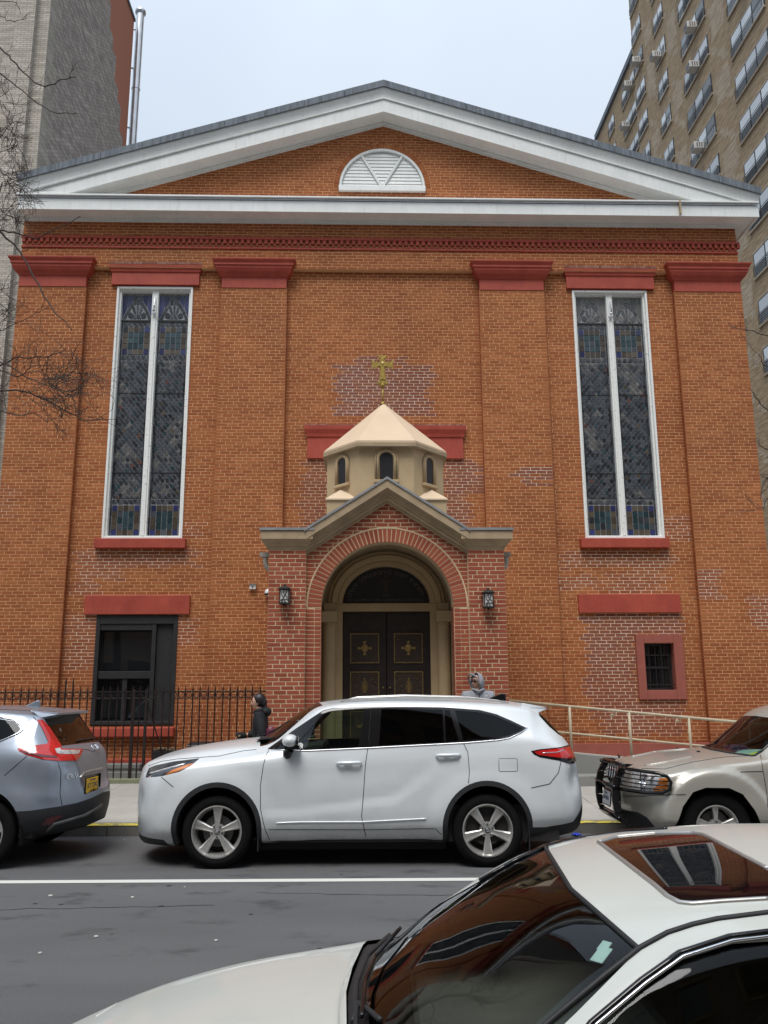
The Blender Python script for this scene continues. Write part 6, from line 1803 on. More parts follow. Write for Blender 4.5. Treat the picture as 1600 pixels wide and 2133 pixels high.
# number plate
def plate(root, car_, corners, lines, mat, frame=True, lift=.012, ink=None, sizes=None):
    P = [car_.hit_view(*q, 10)[0] for q in corners]     # tl, tr, br, bl in the view
    P = [Vector(p) for p in P]
    ux = ((P[1]-P[0])+(P[2]-P[3])).normalized(); uz = Vector((0,0,1)); nrm = uz.cross(ux)*-1
    if nrm.dot(EYE - Vector(root.location) - P[0]) < 0: nrm = -nrm
    c = sum(P, Vector())/4 + nrm*lift
    w, h = .152, .076
    uy = nrm.cross(ux).normalized()
    if uy.z < 0: uy = -uy
    b = MB(); m3 = Matrix((ux, nrm, uy)).transposed()
    b.bbox(c, (w, .006, h), m3); o = b.obj('number_plate', mat, root, bevel=.004)
    if frame:
        b = MB(); b.bbox(c - nrm*.004, (w+.012, .006, h+.012), m3); b.obj('plate_frame', M['gloss_black'], root)
    for (t, sz, dz) in lines: surf_text(root, t, sz, c + nrm*.0075 + uy*dz, ux, nrm, ink or M['plate_ink'], 'plate_lettering')
plate(cv, car, Q((697,893),(783,872),(790,975),(710,1003)), [('KT 7242', .075, -.005), ('NEW YORK', .026, .055), ('EMPIRE STATE', .018, -.062)], M['plate_y'], lift=.03, ink=M['plate_ink'])
h, nn = car.hit_view(*Q((600,872))[0], 10); surf_text(cv, 'CR-V', .085, h + nn*.006, (1,1.6,0.0), nn, M['chrome'], 'badge_lettering')
h, nn = car.hit_view(*Q((785,628))[0], 10)
b = MB(); fr_ = Vector((.25,1,0)).normalized(); up_ = nn.cross(fr_).normalized(); up_ = -up_ if up_.z < 0 else up_
pt = lambda u, v, d=.012: h + fr_*u + up_*v + nn*d
b.tube([pt(.055*math.copysign(abs(math.cos(t))**.6, math.cos(t)), .045*math.copysign(abs(math.sin(t))**.6, math.sin(t))) for t in [i*math.pi/10 for i in range(20)]], .006, 6, closed=True)
b.tube([pt(-.032,.032), pt(-.022,-.034)], .007, 6); b.tube([pt(.032,.032), pt(.022,-.034)], .007, 6); b.tube([pt(-.026,0), pt(.026,0)], .006, 6); b.obj('badge', M['chrome'], cv)
for cx in (0, -2.66):
    liner(cv, cx, .39, .425, .90)
    for sg in (-1, 1): make_wheel(cv, cx, sg*.80, .36, .36, .23, .235, 5, sg=sg)
MB().box(-2.2,.35,-.7,.7,.20,.30).obj('underbody', M['gap'], cv)
MB().box(-2.0,.5,-.8,.8,.3,.9).obj('cabin_floor', M['interior'], cv)

# ---------------------------------------------------------------- champagne SUV at the right, seen from its front corner
jx, jy = 3.53, 10.40
jp = empty('parked_car', (jx, jy, 0)); setp(jp, 'light champagne SUV with a black grille guard, parked behind the white one', 'car')
rows = [(2.72,.40,.62,.44,.74,.48,.80,.56,.80,.64,.66,.69,.70,0),
        (2.76,.34,.70,.40,.84,.46,.88,.58,.88,.69,.70,.76,.78,0),
        (2.80,.30,.74,.36,.88,.44,.905,.60,.90,.74,.70,.90,.93,0),
        (2.88,.28,.78,.34,.905,.44,.925,.62,.905,.86,.70,.95,.985,0),
        (3.10,.28,.80,.34,.92,.44,.935,.66,.905,.92,.71,.99,1.035,0),
        (3.55,.28,.84,.36,.925,.46,.935,.70,.900,1.00,.72,1.055,1.095,0),
        (3.95,.28,.86,.36,.92,.46,.930,.72,.892,1.04,.73,1.085,1.13,.04),
        (4.12,.28,.86,.36,.92,.46,.928,.74,.888,1.06,.74,1.12,1.17,.14),
        (4.35,.28,.86,.36,.92,.46,.925,.76,.885,1.08,.72,1.27,1.34,.16),
        (4.66,.28,.86,.36,.92,.46,.925,.78,.885,1.10,.675,1.52,1.585,.12),
        (4.95,.28,.86,.36,.92,.46,.925,.80,.885,1.11,.66,1.60,1.665,0),
        (5.8,.28,.86,.36,.92,.46,.925,.82,.885,1.13,.66,1.62,1.69,0),
        (6.9,.30,.84,.38,.91,.46,.915,.82,.875,1.15,.64,1.58,1.65,0),
        (7.3,.34,.80,.42,.88,.48,.89,.80,.85,1.10,.66,1.20,1.24,0),
        (7.45,.40,.72,.46,.82,.50,.84,.60,.80,.80,.70,.88,.9,0)]
def sc_jp(x, z):
    r = np.sqrt((x)**2 + (z-.38)**2); d = .055*smoothstep(.62,.575,r)*np.where(z > .1, 1, 0)
    d += -.012*np.exp(-((z-.86)/.06)**2)*smoothstep(.5,.8,x)
    return d
car = Car(jp, world_rows(rows, jx), .45, 2.6, .4, 2.3, sc_jp, seg=8, name_mat='champ_car')
arch = [(-.475,.1),(-.46,.40),(-.38,.60),(-.26,.745),(-.12,.79),(.13,.785),(.27,.72),(.38,.56),(.47,.36),(.50,.1)]
car.cut('x', arch, delete=True, cond=lambda c, n: abs(c.y) > .3)
car.cut('x', [(a+2.78, b) for a, b in arch], delete=True, cond=lambda c, n: abs(c.y) > .3)
J = lambda *p: [(1180+a/3.81, 1440+b/3.81) for a, b in p]
M['glass_jeep'] = glass('pale_windscreen_glass', (.72,.80,.74), .008, -.01)
wsn = car.cut('windscreen', J((1035,432),(1100,385),(1200,310),(1300,243),(1385,195),(1500,195),(1600,208),(1750,230),(1760,330),(1600,425),(1545,480),(1480,512),(1300,490),(1150,462)), M['glass_jeep'], mode='view', only=(0,), cond=lambda c, n: c.z > 1.05)
hlp = car.cut('headlight', J((520,640),(600,632),(700,640),(790,655),(808,690),(805,780),(770,808),(650,800),(560,790),(525,770)), M['clearlens'], mode='view', only=(0,))
amb = car.cut('indicator', J((740,690),(806,694),(803,778),(770,802),(685,798),(700,765),(722,745)), M['amber'], mode='view', only=(hlp,))
gr_ = car.cut('grille', J((290,570),(440,600),(470,640),(400,790),(290,740)), M['gloss_black'], mode='view', only=(0,))
lowb = car.cut('lower_bumper', J((270,900),(450,940),(570,960),(640,1000),(700,1075),(600,1200),(200,1200)), M['cladding'], mode='view', only=(0,))
sdw = car.cut('side_window', [(.80,1.15),(.95,1.22),(1.12,1.50),(1.9,1.56),(1.9,1.16)], M['glass_dark'], only=(0,))
car.finish('body', {wsn:-.003, hlp:.002, amb:.006, gr_:-.02, sdw:-.003})
VJ = lambda *p, **k: car.stroke(J(*p), k.get('r', .0038), k.get('m', M['gap']), k.get('n', 'panel_gap'), mode='view', lift=k.get('lift', 0), closed=k.get('closed', False))
VJ((600,612),(780,617),(1000,562),(1250,522),(1470,512))
VJ((1540,505),(1562,640),(1590,800),(1600,920)); VJ((1380,640),(1562,636))
VJ((640,826),(800,822),(948,820)); VJ((450,830),(640,832))
VJ((1485,515),(1545,480),(1600,428),(1700,350), r=.016, m=M['gloss_black'], n='windscreen_rubber')
VJ((1035,432),(1150,464),(1300,492),(1480,515), r=.016, m=M['cladding'], n='cowl_panel')
for g in (((520,520),(700,480),(960,458)), ((620,590),(800,560),(1000,518))): VJ(*g, r=.012, m=M['champ_car'], n='hood_crease')
for p_ in ((880,450),(1048,482)):
    h, nn = car.hit_view(*J(p_)[0], 30); MB().sphere(h+nn*.008, .015, 8, sc=(1.6,1,.6)).obj('washer_nozzle', M['gloss_black'], jp)
# seven-slot grille bars and guard
gx = 2.70 - jx
b = MB()
for k in range(7):
    y = -.30 + k*.10
    MB().tube([(.85+gx-.8+.02, y, .95),(gx+.02, y, .92),(gx+.0, y, .80),(gx+.01, y, .74)], .013, 6).obj('grille_bar', M['chrome'], jp, smooth=True)
MB().box(gx+.0,gx+.04,-.36,.36,.94,.965).obj('grille_surround', M['champ_car'], jp, bevel=.006)
gu = []
def gpt(x, y, z): return (x-jx, y-jy, z)
for y in (10.02, 10.78):
    b = MB(); zs = [.99,.95,.85,.72,.58,.46,.38,.34]; xs = [2.75,2.66,2.60,2.565,2.56,2.575,2.61,2.66]
    n_ = len(zs)
    for i in range(n_-1):
        b.add([gpt(xs[i],y-.022,zs[i]),gpt(xs[i],y+.022,zs[i]),gpt(xs[i+1],y+.022,zs[i+1]),gpt(xs[i+1],y-.022,zs[i+1]),gpt(xs[i]+.075,y-.022,zs[i]-.01),gpt(xs[i]+.075,y+.022,zs[i]-.01),gpt(xs[i+1]+.085,y+.022,zs[i+1]),gpt(xs[i+1]+.085,y-.022,zs[i+1])],
              [(0,1,2,3),(4,7,6,5),(0,3,7,4),(1,5,6,2),(0,4,5,1),(3,2,6,7)])
    b.obj('guard_upright', M['gloss_black'], jp, bevel=.006)
for z, x in ((.975,2.70),(.74,2.585),(.40,2.62)):
    MB().tube([gpt(x,9.98,z),gpt(x,10.82,z)], .022, 8).obj('guard_crossbar', M['gloss_black'], jp, smooth=True)
MB().box(2.62-jx,2.66-jx,-.38,.38,.66,.735).obj('guard_crossbar', M['gloss_black'], jp, bevel=.008)
MB().box(2.62-jx,2.65-jx,-.38,.38,.36,.44).obj('guard_crossbar', M['gloss_black'], jp, bevel=.008)
# brush hoops round the lamps, both sides
for sg in (-1, 1):
    c0 = lambda x, y, z: (x-jx, sg*(-(y-jy)) if sg > 0 else (y-jy), z)
    hoop = [(2.66,10.0,.955),(2.70,9.80,.95),(2.80,9.58,.945),(2.93,9.47,.935),(3.02,9.44,.90),(3.05,9.43,.84),(3.03,9.43,.77),(2.96,9.45,.735),(2.80,9.56,.725),(2.68,9.80,.725),(2.62,10.0,.725)]
    MB().tube([c0(*p) for p in hoop], .019, 8).obj('lamp_guard', M['gloss_black'], jp, smooth=True)
    for z in (.90,.855,.81,.768):
        MB().tube([c0(2.64,9.99,z),c0(2.69,9.80,z),c0(2.79,9.58,z),c0(2.93,9.46,z),c0(3.04,9.43,z)], .0065, 6).obj('guard_bar', M['gloss_black'], jp, smooth=True)
    MB().tube([c0(2.78,9.60,.94),c0(2.775,9.60,.73)], .006, 6).obj('guard_bar', M['gloss_black'], jp)
plc = Vector((2.585-jx, 10.36-jy, .585))
b = MB(); b.bbox(plc, (.006,.152,.076), Matrix.Rotation(R(8),3,'Y')); b.obj('number_plate', M['plate_w'], jp, bevel=.004)
b = MB(); b.bbox(plc+Vector((.006,0,0)), (.006,.165,.09), Matrix.Rotation(R(8),3,'Y')); b.obj('plate_frame', M['gloss_black'], jp)
for t, sz, dz in (('FHP-4011', .068, -.002), ('NEW YORK', .024, .054), ('EMPIRE STATE', .018, -.06)):
    surf_text(jp, t, sz, plc + Vector((-.0085,0,dz)), (0,-1,0), (-1,0,.1), M['plate_ink'], 'plate_lettering')
h, nn = car.hit_view(*J((440,585))[0])
if h is None: h, nn = Vector((2.84-jx, -.15, .985)), Vector((-.3,0,1)).normalized()
surf_text(jp, 'Jeep', .075, h+nn*.003, (0,-1,0), nn, M['chrome'], 'badge_lettering')
MB().tube([(.05+gx+.1,.30,1.0),(.05+gx+.1,.30,1.03),(gx+.12,.22,1.035)], .012, 6).obj('hood_latch', M['gloss_black'], jp)
# lens internals: round reflectors
for (dx, dy, z) in ((-.70,-.72,.85),(-.60,-.80,.84)):
    MB().lathe([(.0,-.0),(.05,-.01),(.062,-.03)], 'y', (dx,dy-.0,z), 16).obj('lamp_reflector', M['chrome'], jp, smooth=True)
for cx in (0, 2.78):
    liner(jp, cx, .38, .47, .90)
    for sg in (-1, 1): make_wheel(jp, cx, sg*.80, .375, .375, .245, .225, 5, phase=math.pi/2+.0 if cx == 0 else 0, style='thin', sg=sg)
MB().box(.2,3.4,-.7,.7,.2,.34).obj('underbody', M['gap'], jp)
MB().box(.5,3.4,-.82,.82,.34,.80).obj('cabin_floor', M['interior'], jp)
b = MB(); b.bbox((.72,0,.98),(.26,.76,.10), Matrix.Rotation(R(-8),3,'Y')); b.obj('dashboard', M['interior'], jp, bevel=.04)
for y in (-.38,.38): seat(jp, 1.35, y, .66, 'interior')
steering(jp, .98, -.38, 1.08)
for y in (-.35,.25): MB().tube([(.46,y,1.155),(.60,y-.15,1.23),(.85,y-.35,1.42)], .007, 6).obj('wiper', M['cladding'], jp)
b = MB(); b.bbox((.60,-.35,1.105),(.10,.16,.004), Matrix.Rotation(R(-14),3,'Y')@Matrix.Rotation(R(20),3,'Z')); o = b.obj('papers', M['paper']); o.location = (jx, jy, 0); setp(o, 'pale green sheet of paper on the dashboard of the champagne SUV', 'paper')
b = MB(); b.bbox((.58,-.62,1.11),(.06,.06,.003), Matrix.Rotation(R(-14),3,'Y')); o = b.obj('parking_card', M['yellowgreen']); o.location = (jx, jy, 0); setp(o, 'small yellow-green card in the corner of the champagne SUV windscreen', 'card')
b = MB(); b.bbox((.66,.08,1.12),(.10,.12,.035)); o = b.obj('purple_box', M['purple'], bevel=.01); o.location = (jx, jy, 0); setp(o, 'dark purple box on the dashboard of the champagne SUV', 'box')
MB().tube([(1.05,-.90,1.15),(1.02,-.97,1.18)], .04, 8).sphere((1.04,-1.03,1.24), .10, 12, sc=(.7,1.1,.8)).obj('mirror', M['champ_car'], jp, smooth=True)

# ---------------------------------------------------------------- white sedan in the foreground
sx_, sy_ = .60, 2.50
sn = empty('parked_car', (sx_, sy_, 0)); setp(sn, 'warm white sedan with a sunroof in the foreground, church mirrored in its windscreen', 'car')
rows = [(-1.38,.24,.60,.28,.70,.34,.76,.44,.74,.52,.58,.56,.575,0),
        (-1.34,.20,.66,.24,.76,.34,.82,.46,.80,.56,.62,.625,.64,0),
        (-1.24,.18,.70,.22,.84,.34,.87,.48,.85,.61,.66,.685,.71,0),
        (-1.0,.18,.76,.22,.88,.36,.90,.52,.88,.70,.70,.77,.81,0),
        (-.75,.18,.80,.24,.895,.38,.908,.56,.885,.775,.73,.84,.885,0),
        (-.45,.18,.82,.24,.895,.38,.910,.60,.885,.84,.76,.90,.945,0),
        (-.08,.18,.84,.25,.895,.38,.910,.62,.880,.895,.76,.955,1.005,.06),
        (.10,.18,.84,.25,.895,.38,.910,.62,.868,.915,.735,.985,1.035,.20),
        (.30,.18,.84,.25,.895,.38,.910,.63,.865,.925,.70,1.12,1.185,.18),
        (.57,.18,.84,.25,.895,.38,.910,.64,.862,.935,.62,1.285,1.355,.12),
        (.80,.18,.84,.25,.895,.38,.910,.64,.860,.94,.600,1.335,1.40,.04),
        (1.15,.18,.84,.25,.895,.38,.910,.65,.858,.95,.595,1.36,1.425,0),
        (1.6,.18,.84,.25,.895,.38,.910,.66,.856,.96,.59,1.355,1.42,0),
        (2.0,.18,.84,.25,.895,.38,.908,.67,.852,.97,.57,1.30,1.365,0),
        (2.5,.20,.82,.27,.885,.38,.90,.68,.84,.97,.62,1.04,1.08,0),
        (2.8,.24,.78,.30,.86,.40,.87,.66,.82,.93,.66,.96,.99,0),
        (2.95,.32,.70,.36,.80,.42,.82,.56,.78,.78,.66,.82,.84,0)]
car = Car(sn, world_rows(rows, sx_), .75, 2.0, .5, 2.2, None, seg=8, name_mat='cream_car')
for cx in (-.66-sx_, 2.05-sx_):
    car.cut('x', [(cx-.36,.05)] + circ(cx, .34, .36, 20, math.pi, 0)+[(cx+.36,.34),(cx+.36,.05)], delete=True, cond=lambda c, n: abs(c.y) > .3)
Z = lambda *p: [(1180+a/3.81, 1600+b/3.81) for a, b in p]
PX = lambda *p: list(p)
wsc = car.cut('windscreen', PX((838,1925),(784,1998),(764,2037),(762,2080),(767,2160),(800,2400),(1000,2300),(1200,2110),(1331,1978),(1192,1850),(1153,1797),(1142,1762),(1120,1772),(1070,1795),(1000,1835),(920,1880)), M['glass_wind'], mode='view', only=(0,), cond=lambda c, n: c.z > .93)
cw = car.cut('cowl_panel', PX((870,1915),(846,1916),(793,1932),(756,1968),(734,2015),(721,2065),(722,2133),(740,2300),(800,2420),(830,2400),(790,2200),(762,2080),(764,2037),(784,1998),(838,1925),(900,1893)), M['cladding'], mode='view', only=(0,), cond=lambda c, n: c.z > .85)
sr = car.cut('sunroof', Z((252,590),(275,572),(400,545),(560,524),(700,517),(1000,515),(1080,528),(1110,545),(1600,800),(2000,1020),(2000,1030),(1600,1040),(1250,1060),(1000,1080),(930,1076),(870,1058),(800,1015),(700,930),(540,805),(400,700),(290,620)), M['roofglass'], mode='view', only=(0,))
dg = car.cut('side_window', PX((1150,2300),(1240,2141),(1345,2054),(1422,1999),(1525,1966),(1700,1954),(1900,1960),(1990,2400),(1150,2420)), M['glass_wind'], mode='view', only=(0,), cond=lambda c, n: c.z > .96)
car.paint = 'cream_car'
car.finish('body', {wsc:-.002, cw:-.012, sr:.001, dg:-.004})
VS = lambda pts, **k: car.stroke(pts, k.get('r', .004), k.get('m', M['gap']), k.get('n', 'panel_gap'), mode='view', lift=k.get('lift', 0), closed=k.get('closed', False), n=8)
VS(Z((-500,2350),(-250,2110),(0,1900),(300,1650),(580,1430),(800,1310),(1000,1245),(1200,1200),(1600,1150),(1900,1130)), r=.007, m=M['cladding'], n='roof_ditch', lift=.0)
VS(PX((1136,1765),(1189,1852),(1329,1975)), r=.006, m=M['cladding'], n='windscreen_rubber')
VS(Z((255,588),(400,545),(700,517),(1000,515),(1090,530),(1600,800)), r=.006, m=M['alloy'], n='sunroof_frame'); VS(Z((255,590),(400,700),(700,930),(800,1018),(900,1070),(1000,1080),(1250,1060),(1600,1040)), r=.007, m=M['alloy'], n='sunroof_frame')
VS(PX((1150,2240),(1232,2133),(1337,2044),(1416,1988),(1521,1954),(1600,1944),(1700,1940)), r=.008, m=M['gloss_black'], n='door_seal', lift=.002)
VS(PX((1160,2245),(1243,2136),(1345,2050),(1422,1995),(1525,1962),(1600,1953),(1700,1950)), r=.004, m=M['chrome'], n='window_trim', lift=.006)
VS(PX((200,2117),(260,2080),(350,2045),(430,2020),(500,2002),(600,1974),(700,1948),(780,1930)), r=.0025, m=M['cream_car'], n='hood_crease', lift=.0)
VS(PX((1000,1835),(1070,1795),(1136,1764),(1200,1745),(1285,1733),(1390,1727)), r=.007, m=M['gloss_black'], n='far_rail', lift=.001)
for pts in ([(745,2160),(748,2060),(770,2000),(830,1940)], [(738,2140),(752,2100),(800,2135)]):
    VS(PX(*pts), r=.007, m=M['cladding'], n='wiper', lift=.014)
VS(PX((762,2133),(768,2060),(790,2005),(842,1945)), r=.006, m=M['gloss_black'], n='wiper', lift=.02)
# cabin
Lx = lambda x: x - sx_
b = MB(); b.bbox((Lx(.42),0,.90),(.34,.80,.06), Matrix.Rotation(R(-4),3,'Y')); b.bbox((Lx(.62),0,.80),(.16,.78,.14)); b.obj('dashboard', simple('brown_dashboard', (.085,.07,.058), .7, var=.2), sn, bevel=.05)
steering(sn, Lx(.86), -.38, .93, 'interior', .19)
for y in (-.38,.38): seat(sn, Lx(1.35), y, .42, 'beigeseat', .26, .62)
b = MB(); b.bbox((Lx(2.2),0,.60),(.25,.70,.10)); b.bbox((Lx(2.45),0,.9),(.08,.70,.30), Matrix.Rotation(R(20),3,'Y')); b.obj('seat', M['beigeseat'], sn, bevel=.05)
MB().box(Lx(.0),Lx(2.5),-.82,.82,.2,.42).obj('cabin_floor', M['beigeseat'], sn)
MB().box(Lx(.70),Lx(1.7),-.12,.12,.4,.68).obj('centre_console', M['interior'], sn, bevel=.03)
for sg in (-1,1): MB().box(Lx(.2),Lx(2.4),sg*.80-.02,sg*.80+.02,.3,.90).obj('door_card', M['beigeseat'], sn)
b = MB(); b.bbox((Lx(.70),.0,1.275),(.015,.12,.035), Matrix.Rotation(R(12),3,'Y')); b.tube([(Lx(.70),0,1.28),(Lx(.62),0,1.33)], .01, 6); b.obj('rear_view_mirror', M['gloss_black'], sn, bevel=.01)
M['palesticker'] = simple('pale_sticker', (.55,.66,.64), .6)
h, nn = car.hit_view(1250, 1982)
if h is not None:
    b = MB(); b.bbox(h - nn*.008 , (.022,.016,.001), nn.to_track_quat('Z','X').to_matrix()); b.bbox(h - nn*.009 + Vector((.012,.02,.012)), (.014,.012,.001), nn.to_track_quat('Z','X').to_matrix()); o = b.obj('registration_sticker', M['palesticker']); o.location = (sx_, sy_, 0); setp(o, 'pale green registration sticker inside the white sedan windscreen', 'sticker')
for cx in (Lx(-.66), Lx(2.05)):
    liner(sn, cx, .33, .37, .88)
    for sg in (-1, 1): make_wheel(sn, cx, sg*.78, .325, .325, .215, .22, 5, sg=sg)
MB().box(Lx(-.3),Lx(1.6),-.7,.7,.15,.24).obj('underbody', M['gap'], sn)
for sg in (-1,):
    MB().tube([(Lx(.22),sg*.88,.98),(Lx(.20),sg*.95,1.0)], .035, 8).sphere((Lx(.22),sg*1.02,1.04), .09, 12, sc=(.7,1.2,.75)).obj('mirror', M['cream_car'], sn, smooth=True)
# ================================================================ people
M['skin'] = simple('skin', (.56,.32,.23), .55, var=.08, scale=30)
M['hair'] = simple('dark_hair', (.012,.008,.010), .45, var=.3, scale=60)
M['puffer'] = simple('black_puffer_jacket', (.005,.0055,.008), .8, var=.3, scale=8)
M['jeans'] = simple('dark_jeans', (.02,.028,.045), .85, var=.2)
M['shoe'] = simple('dark_shoe', (.015,.013,.012), .6)
M['greyjacket'] = simple('grey_fleece_jacket', (.27,.28,.31), .85, var=.18, scale=30, bmp=.3)
M['burgundy'] = simple('burgundy_bag', (.13,.015,.04), .4, var=.3)
M['glove'] = simple('black_knit_glove', (.012,.012,.013), .9)

def skin_mesh(J, E, root, sub=2):
    """J: name -> (x,y,z,r); E: pairs; one continuous skin grown round the joints"""
    names = list(J); me = bpy.data.meshes.new('sk'); me.from_pydata([J[n][:3] for n in names], [(names.index(a), names.index(b)) for a, b in E], [])
    o = bpy.data.objects.new('sk', me); COL.objects.link(o)
    m = o.modifiers.new('s', 'SKIN'); m.use_smooth_shade = True
    if not me.skin_vertices: 
        pass
    for i, n in enumerate(names):
        sv = me.skin_vertices[0].data[i]; r = J[n][3]
        sv.radius = (r, r) if not isinstance(r, tuple) else r
        sv.use_root = (n == root)
    sb = o.modifiers.new('sb', 'SUBSURF'); sb.levels = sub; sb.render_levels = sub
    dg = bpy.context.evaluated_depsgraph_get(); dg.update()
    ev = o.evaluated_get(dg); out = bpy.data.meshes.new_from_object(ev)
    bpy.data.objects.remove(o)
    return out
def head_geo(mb, c, yaw, s=1.0, tilt=0.):
    """a head looking along -y turned by yaw: skull, brow, nose, mouth, chin, ears"""
    nu, nv = 36, 28; Mz = Matrix.Rotation(yaw, 3, 'Z') @ Matrix.Rotation(tilt, 3, 'X'); base = len(mb.v)
    for j in range(nv+1):
        ph = math.pi*j/nv
        for i in range(nu):
            th = 2*math.pi*i/nu
            x, y, z = math.sin(ph)*math.sin(th), -math.sin(ph)*math.cos(th), math.cos(ph)
            X = .072*x; Y = .092*y; Zz = .115*z
            if z < 0: X *= 1 + .28*z; Y *= (1 + .10*z) if y < 0 else (1+.30*z)
            fr = max(0, -y)
            g = lambda a, b, w, h: math.exp(-(x-a)**2/w - (z-b)**2/h)*fr
            Y -= .026*g(0,-.20,.010,.03) + .012*g(0,-.02,.008,.05) + .006*g(0,.22,.12,.010) + .009*g(0,-.50,.03,.006) + .012*g(0,-.80,.05,.02)
            Y += .014*(g(.36,.08,.03,.012) + g(-.36,.08,.03,.012)) + .004*g(0,-.40,.03,.003)
            v = Mz @ Vector((X, Y, Zz))*s + Vector(c); mb.v.append(tuple(v))
    for j in range(nv):
        for i in range(nu):
            i2 = (i+1) % nu; mb.f.append([base+j*nu+i, base+j*nu+i2, base+(j+1)*nu+i2, base+(j+1)*nu+i]); mb.m.append(0)
    for sg in (-1, 1):
        e = MB().sphere((0,0,0), .03, 10, sc=(.35,.6,1)); 
        e.v = [tuple(Mz @ (Vector(v) + Vector((sg*.072,.01,-.015)))*s + Vector(c)) for v in e.v]
        n0 = len(mb.v); mb.v += e.v; mb.f += [[a+n0 for a in f] for f in e.f]; mb.m += e.m
def face_bits(parent, c, yaw, s=1., tilt=0.):
    Mz = Matrix.Rotation(yaw, 3, 'Z') @ Matrix.Rotation(tilt, 3, 'X')
    P = lambda x, y, z: Mz @ Vector((x,y,z))*s + Vector(c)
    e = MB(); b = MB(); l = MB()
    for sg in (-1, 1):
        e.sphere(P(sg*.028,-.078,.010), .011*s, 8); b.tube([P(sg*.012,-.090,.028), P(sg*.03,-.090,.034), P(sg*.046,-.078,.026)], .0035*s, 5)
    l.tube([P(-.020,-.086,-.058), P(0,-.096,-.056), P(.020,-.086,-.058)], [.002,.0045,.002], 6)
    e.obj('eye', M['gap'], parent); b.obj('eyebrow', M['hair'], parent); l.obj('mouth', simple('lips', (.30,.09,.08), .5) if 'lips' not in MATS else MATS['lips'], parent)
def finger_joints(J, E, wrist, hand, d, up, s=1., pre='l'):
    """palm and five unequal, slightly curled fingers"""
    d = Vector(d).normalized(); up = Vector(up).normalized(); w = d.cross(up).normalized(); p = Vector(J[hand][:3])
    for k, (off, L) in enumerate(((-.030,.062), (-.010,.074), (.010,.070), (.029,.056))):
        a = p + d*.035 + w*off; names = [f'{pre}f{k}{q}' for q in range(4)]
        pts = [a, a + d*L*.45 - up*.004, a + d*L*.78 - up*.022, a + d*L*.92 - up*.045]
        for n, q in zip(names, pts): J[n] = (*q, .0088*s)
        E += [(hand, names[0])] + list(zip(names[:-1], names[1:]))
    a = p - w*.030 + d*.0; names = [f'{pre}t{q}' for q in range(3)]
    for n, q in zip(names, [a, a - w*.022 + d*.028, a - w*.018 + d*.055 - up*.01]): J[n] = (*q, .010*s)
    E += [(hand, names[0])] + list(zip(names[:-1], names[1:]))
def mesh_to_obj(name, me, mat, parent, smooth=True, remesh=None):
    me.name = name; me.materials.clear(); me.materials.append(mat)
    o = link(name, me, parent); me.polygons.foreach_set('use_smooth', [True]*len(me.polygons))
    if remesh: m = o.modifiers.new('remesh', 'REMESH'); m.mode = 'VOXEL'; m.voxel_size = remesh; m.use_smooth_shade = True
    return o
def join_mb(me, mb):
    n = MB(); n.v = [tuple(v.co) for v in me.vertices]; n.f = [list(p.vertices) for p in me.polygons]; n.m = [0]*len(n.f)
    k = len(n.v); n.v += mb.v; n.f += [[a+k for a in f] for f in mb.f]; n.m += [0]*len(mb.f)
    return n.mesh('body', M['skin'], True)

def figure(root, H, pose, yaw, tilt, skinpre):
    """joints in metres, figure faces -y before the pose's own turn"""
    J, E = pose
    me = skin_mesh(J, E, 'pelvis'); hb = MB(); head_geo(hb, J['headc'][:3], yaw, H/1.72, tilt)
    return mesh_to_obj('body', join_mb(me, hb), M['skin'], root, remesh=.009)

# woman walking to the left along the pavement (figure faces -x)
wx, wy = -1.86, 12.95; wz = gz(wy)
wm = empty('person', (wx, wy, wz)); setp(wm, 'dark-haired woman in a black puffer jacket walking left past the porch', 'person')
J = {'pelvis': (0,0,.86,.105), 'waist': (.0,0,1.0,.095), 'chest': (-.01,0,1.18,.115), 'neck': (-.01,0,1.34,.05), 'headc': (-.045,0,1.475,.05),
     'lh': (0,-.09,.82,.085), 'lk': (-.16,-.09,.46,.055), 'la': (-.22,-.09,.09,.038), 'lt': (-.40,-.09,.035,.032),
     'rh': (0,.09,.82,.085), 'rk': (.06,.09,.46,.055), 'ra': (.28,.09,.15,.038), 'rt': (.14,.09,.05,.032),
     'ls': (.0,-.16,1.29,.05), 'le': (.06,-.215,1.04,.040), 'lw': (-.06,-.22,.83,.028), 'lhand': (-.10,-.22,.78,.026),
     'rs': (.0,.16,1.29,.05), 're': (-.06,.20,1.05,.040), 'rw': (-.24,.17,.98,.028), 'rhand': (-.29,.16,.985,.026)}
E = [('pelvis','waist'),('waist','chest'),('chest','neck'),('neck','headc'),('pelvis','lh'),('lh','lk'),('lk','la'),('la','lt'),('pelvis','rh'),('rh','rk'),('rk','ra'),('ra','rt'),
     ('chest','ls'),('ls','le'),('le','lw'),('lw','lhand'),('chest','rs'),('rs','re'),('re','rw'),('rw','rhand')]
finger_joints(J, E, 'lw', 'lhand', (-.5,0,-1), (-1,0,.4), 1, 'l'); finger_joints(J, E, 'rw', 'rhand', (-1,0,-.1), (0,0,1), 1, 'r')
figure(wm, 1.62, (J, E), -math.pi/2, R(4), 'w')
face_bits(wm, J['headc'][:3], -math.pi/2, 1.62/1.72, R(4))
Jj = {'pelvis': (.02,0,.80,(.165,.15)), 'w': (.01,0,.98,(.15,.135)), 'c': (.0,0,1.20,(.165,.145)), 'n': (.0,0,1.335,(.085,.08)),
      'ls': (.0,-.17,1.265,.085), 'le': (.07,-.235,1.02,.072), 'lw': (-.04,-.235,.84,.052), 'rs': (.0,.17,1.265,.085), 're': (-.07,.21,1.03,.07), 'rw': (-.22,.175,.975,.05)}
Ej = [('pelvis','w'),('w','c'),('c','n'),('c','ls'),('ls','le'),('le','lw'),('c','rs'),('rs','re'),('re','rw')]
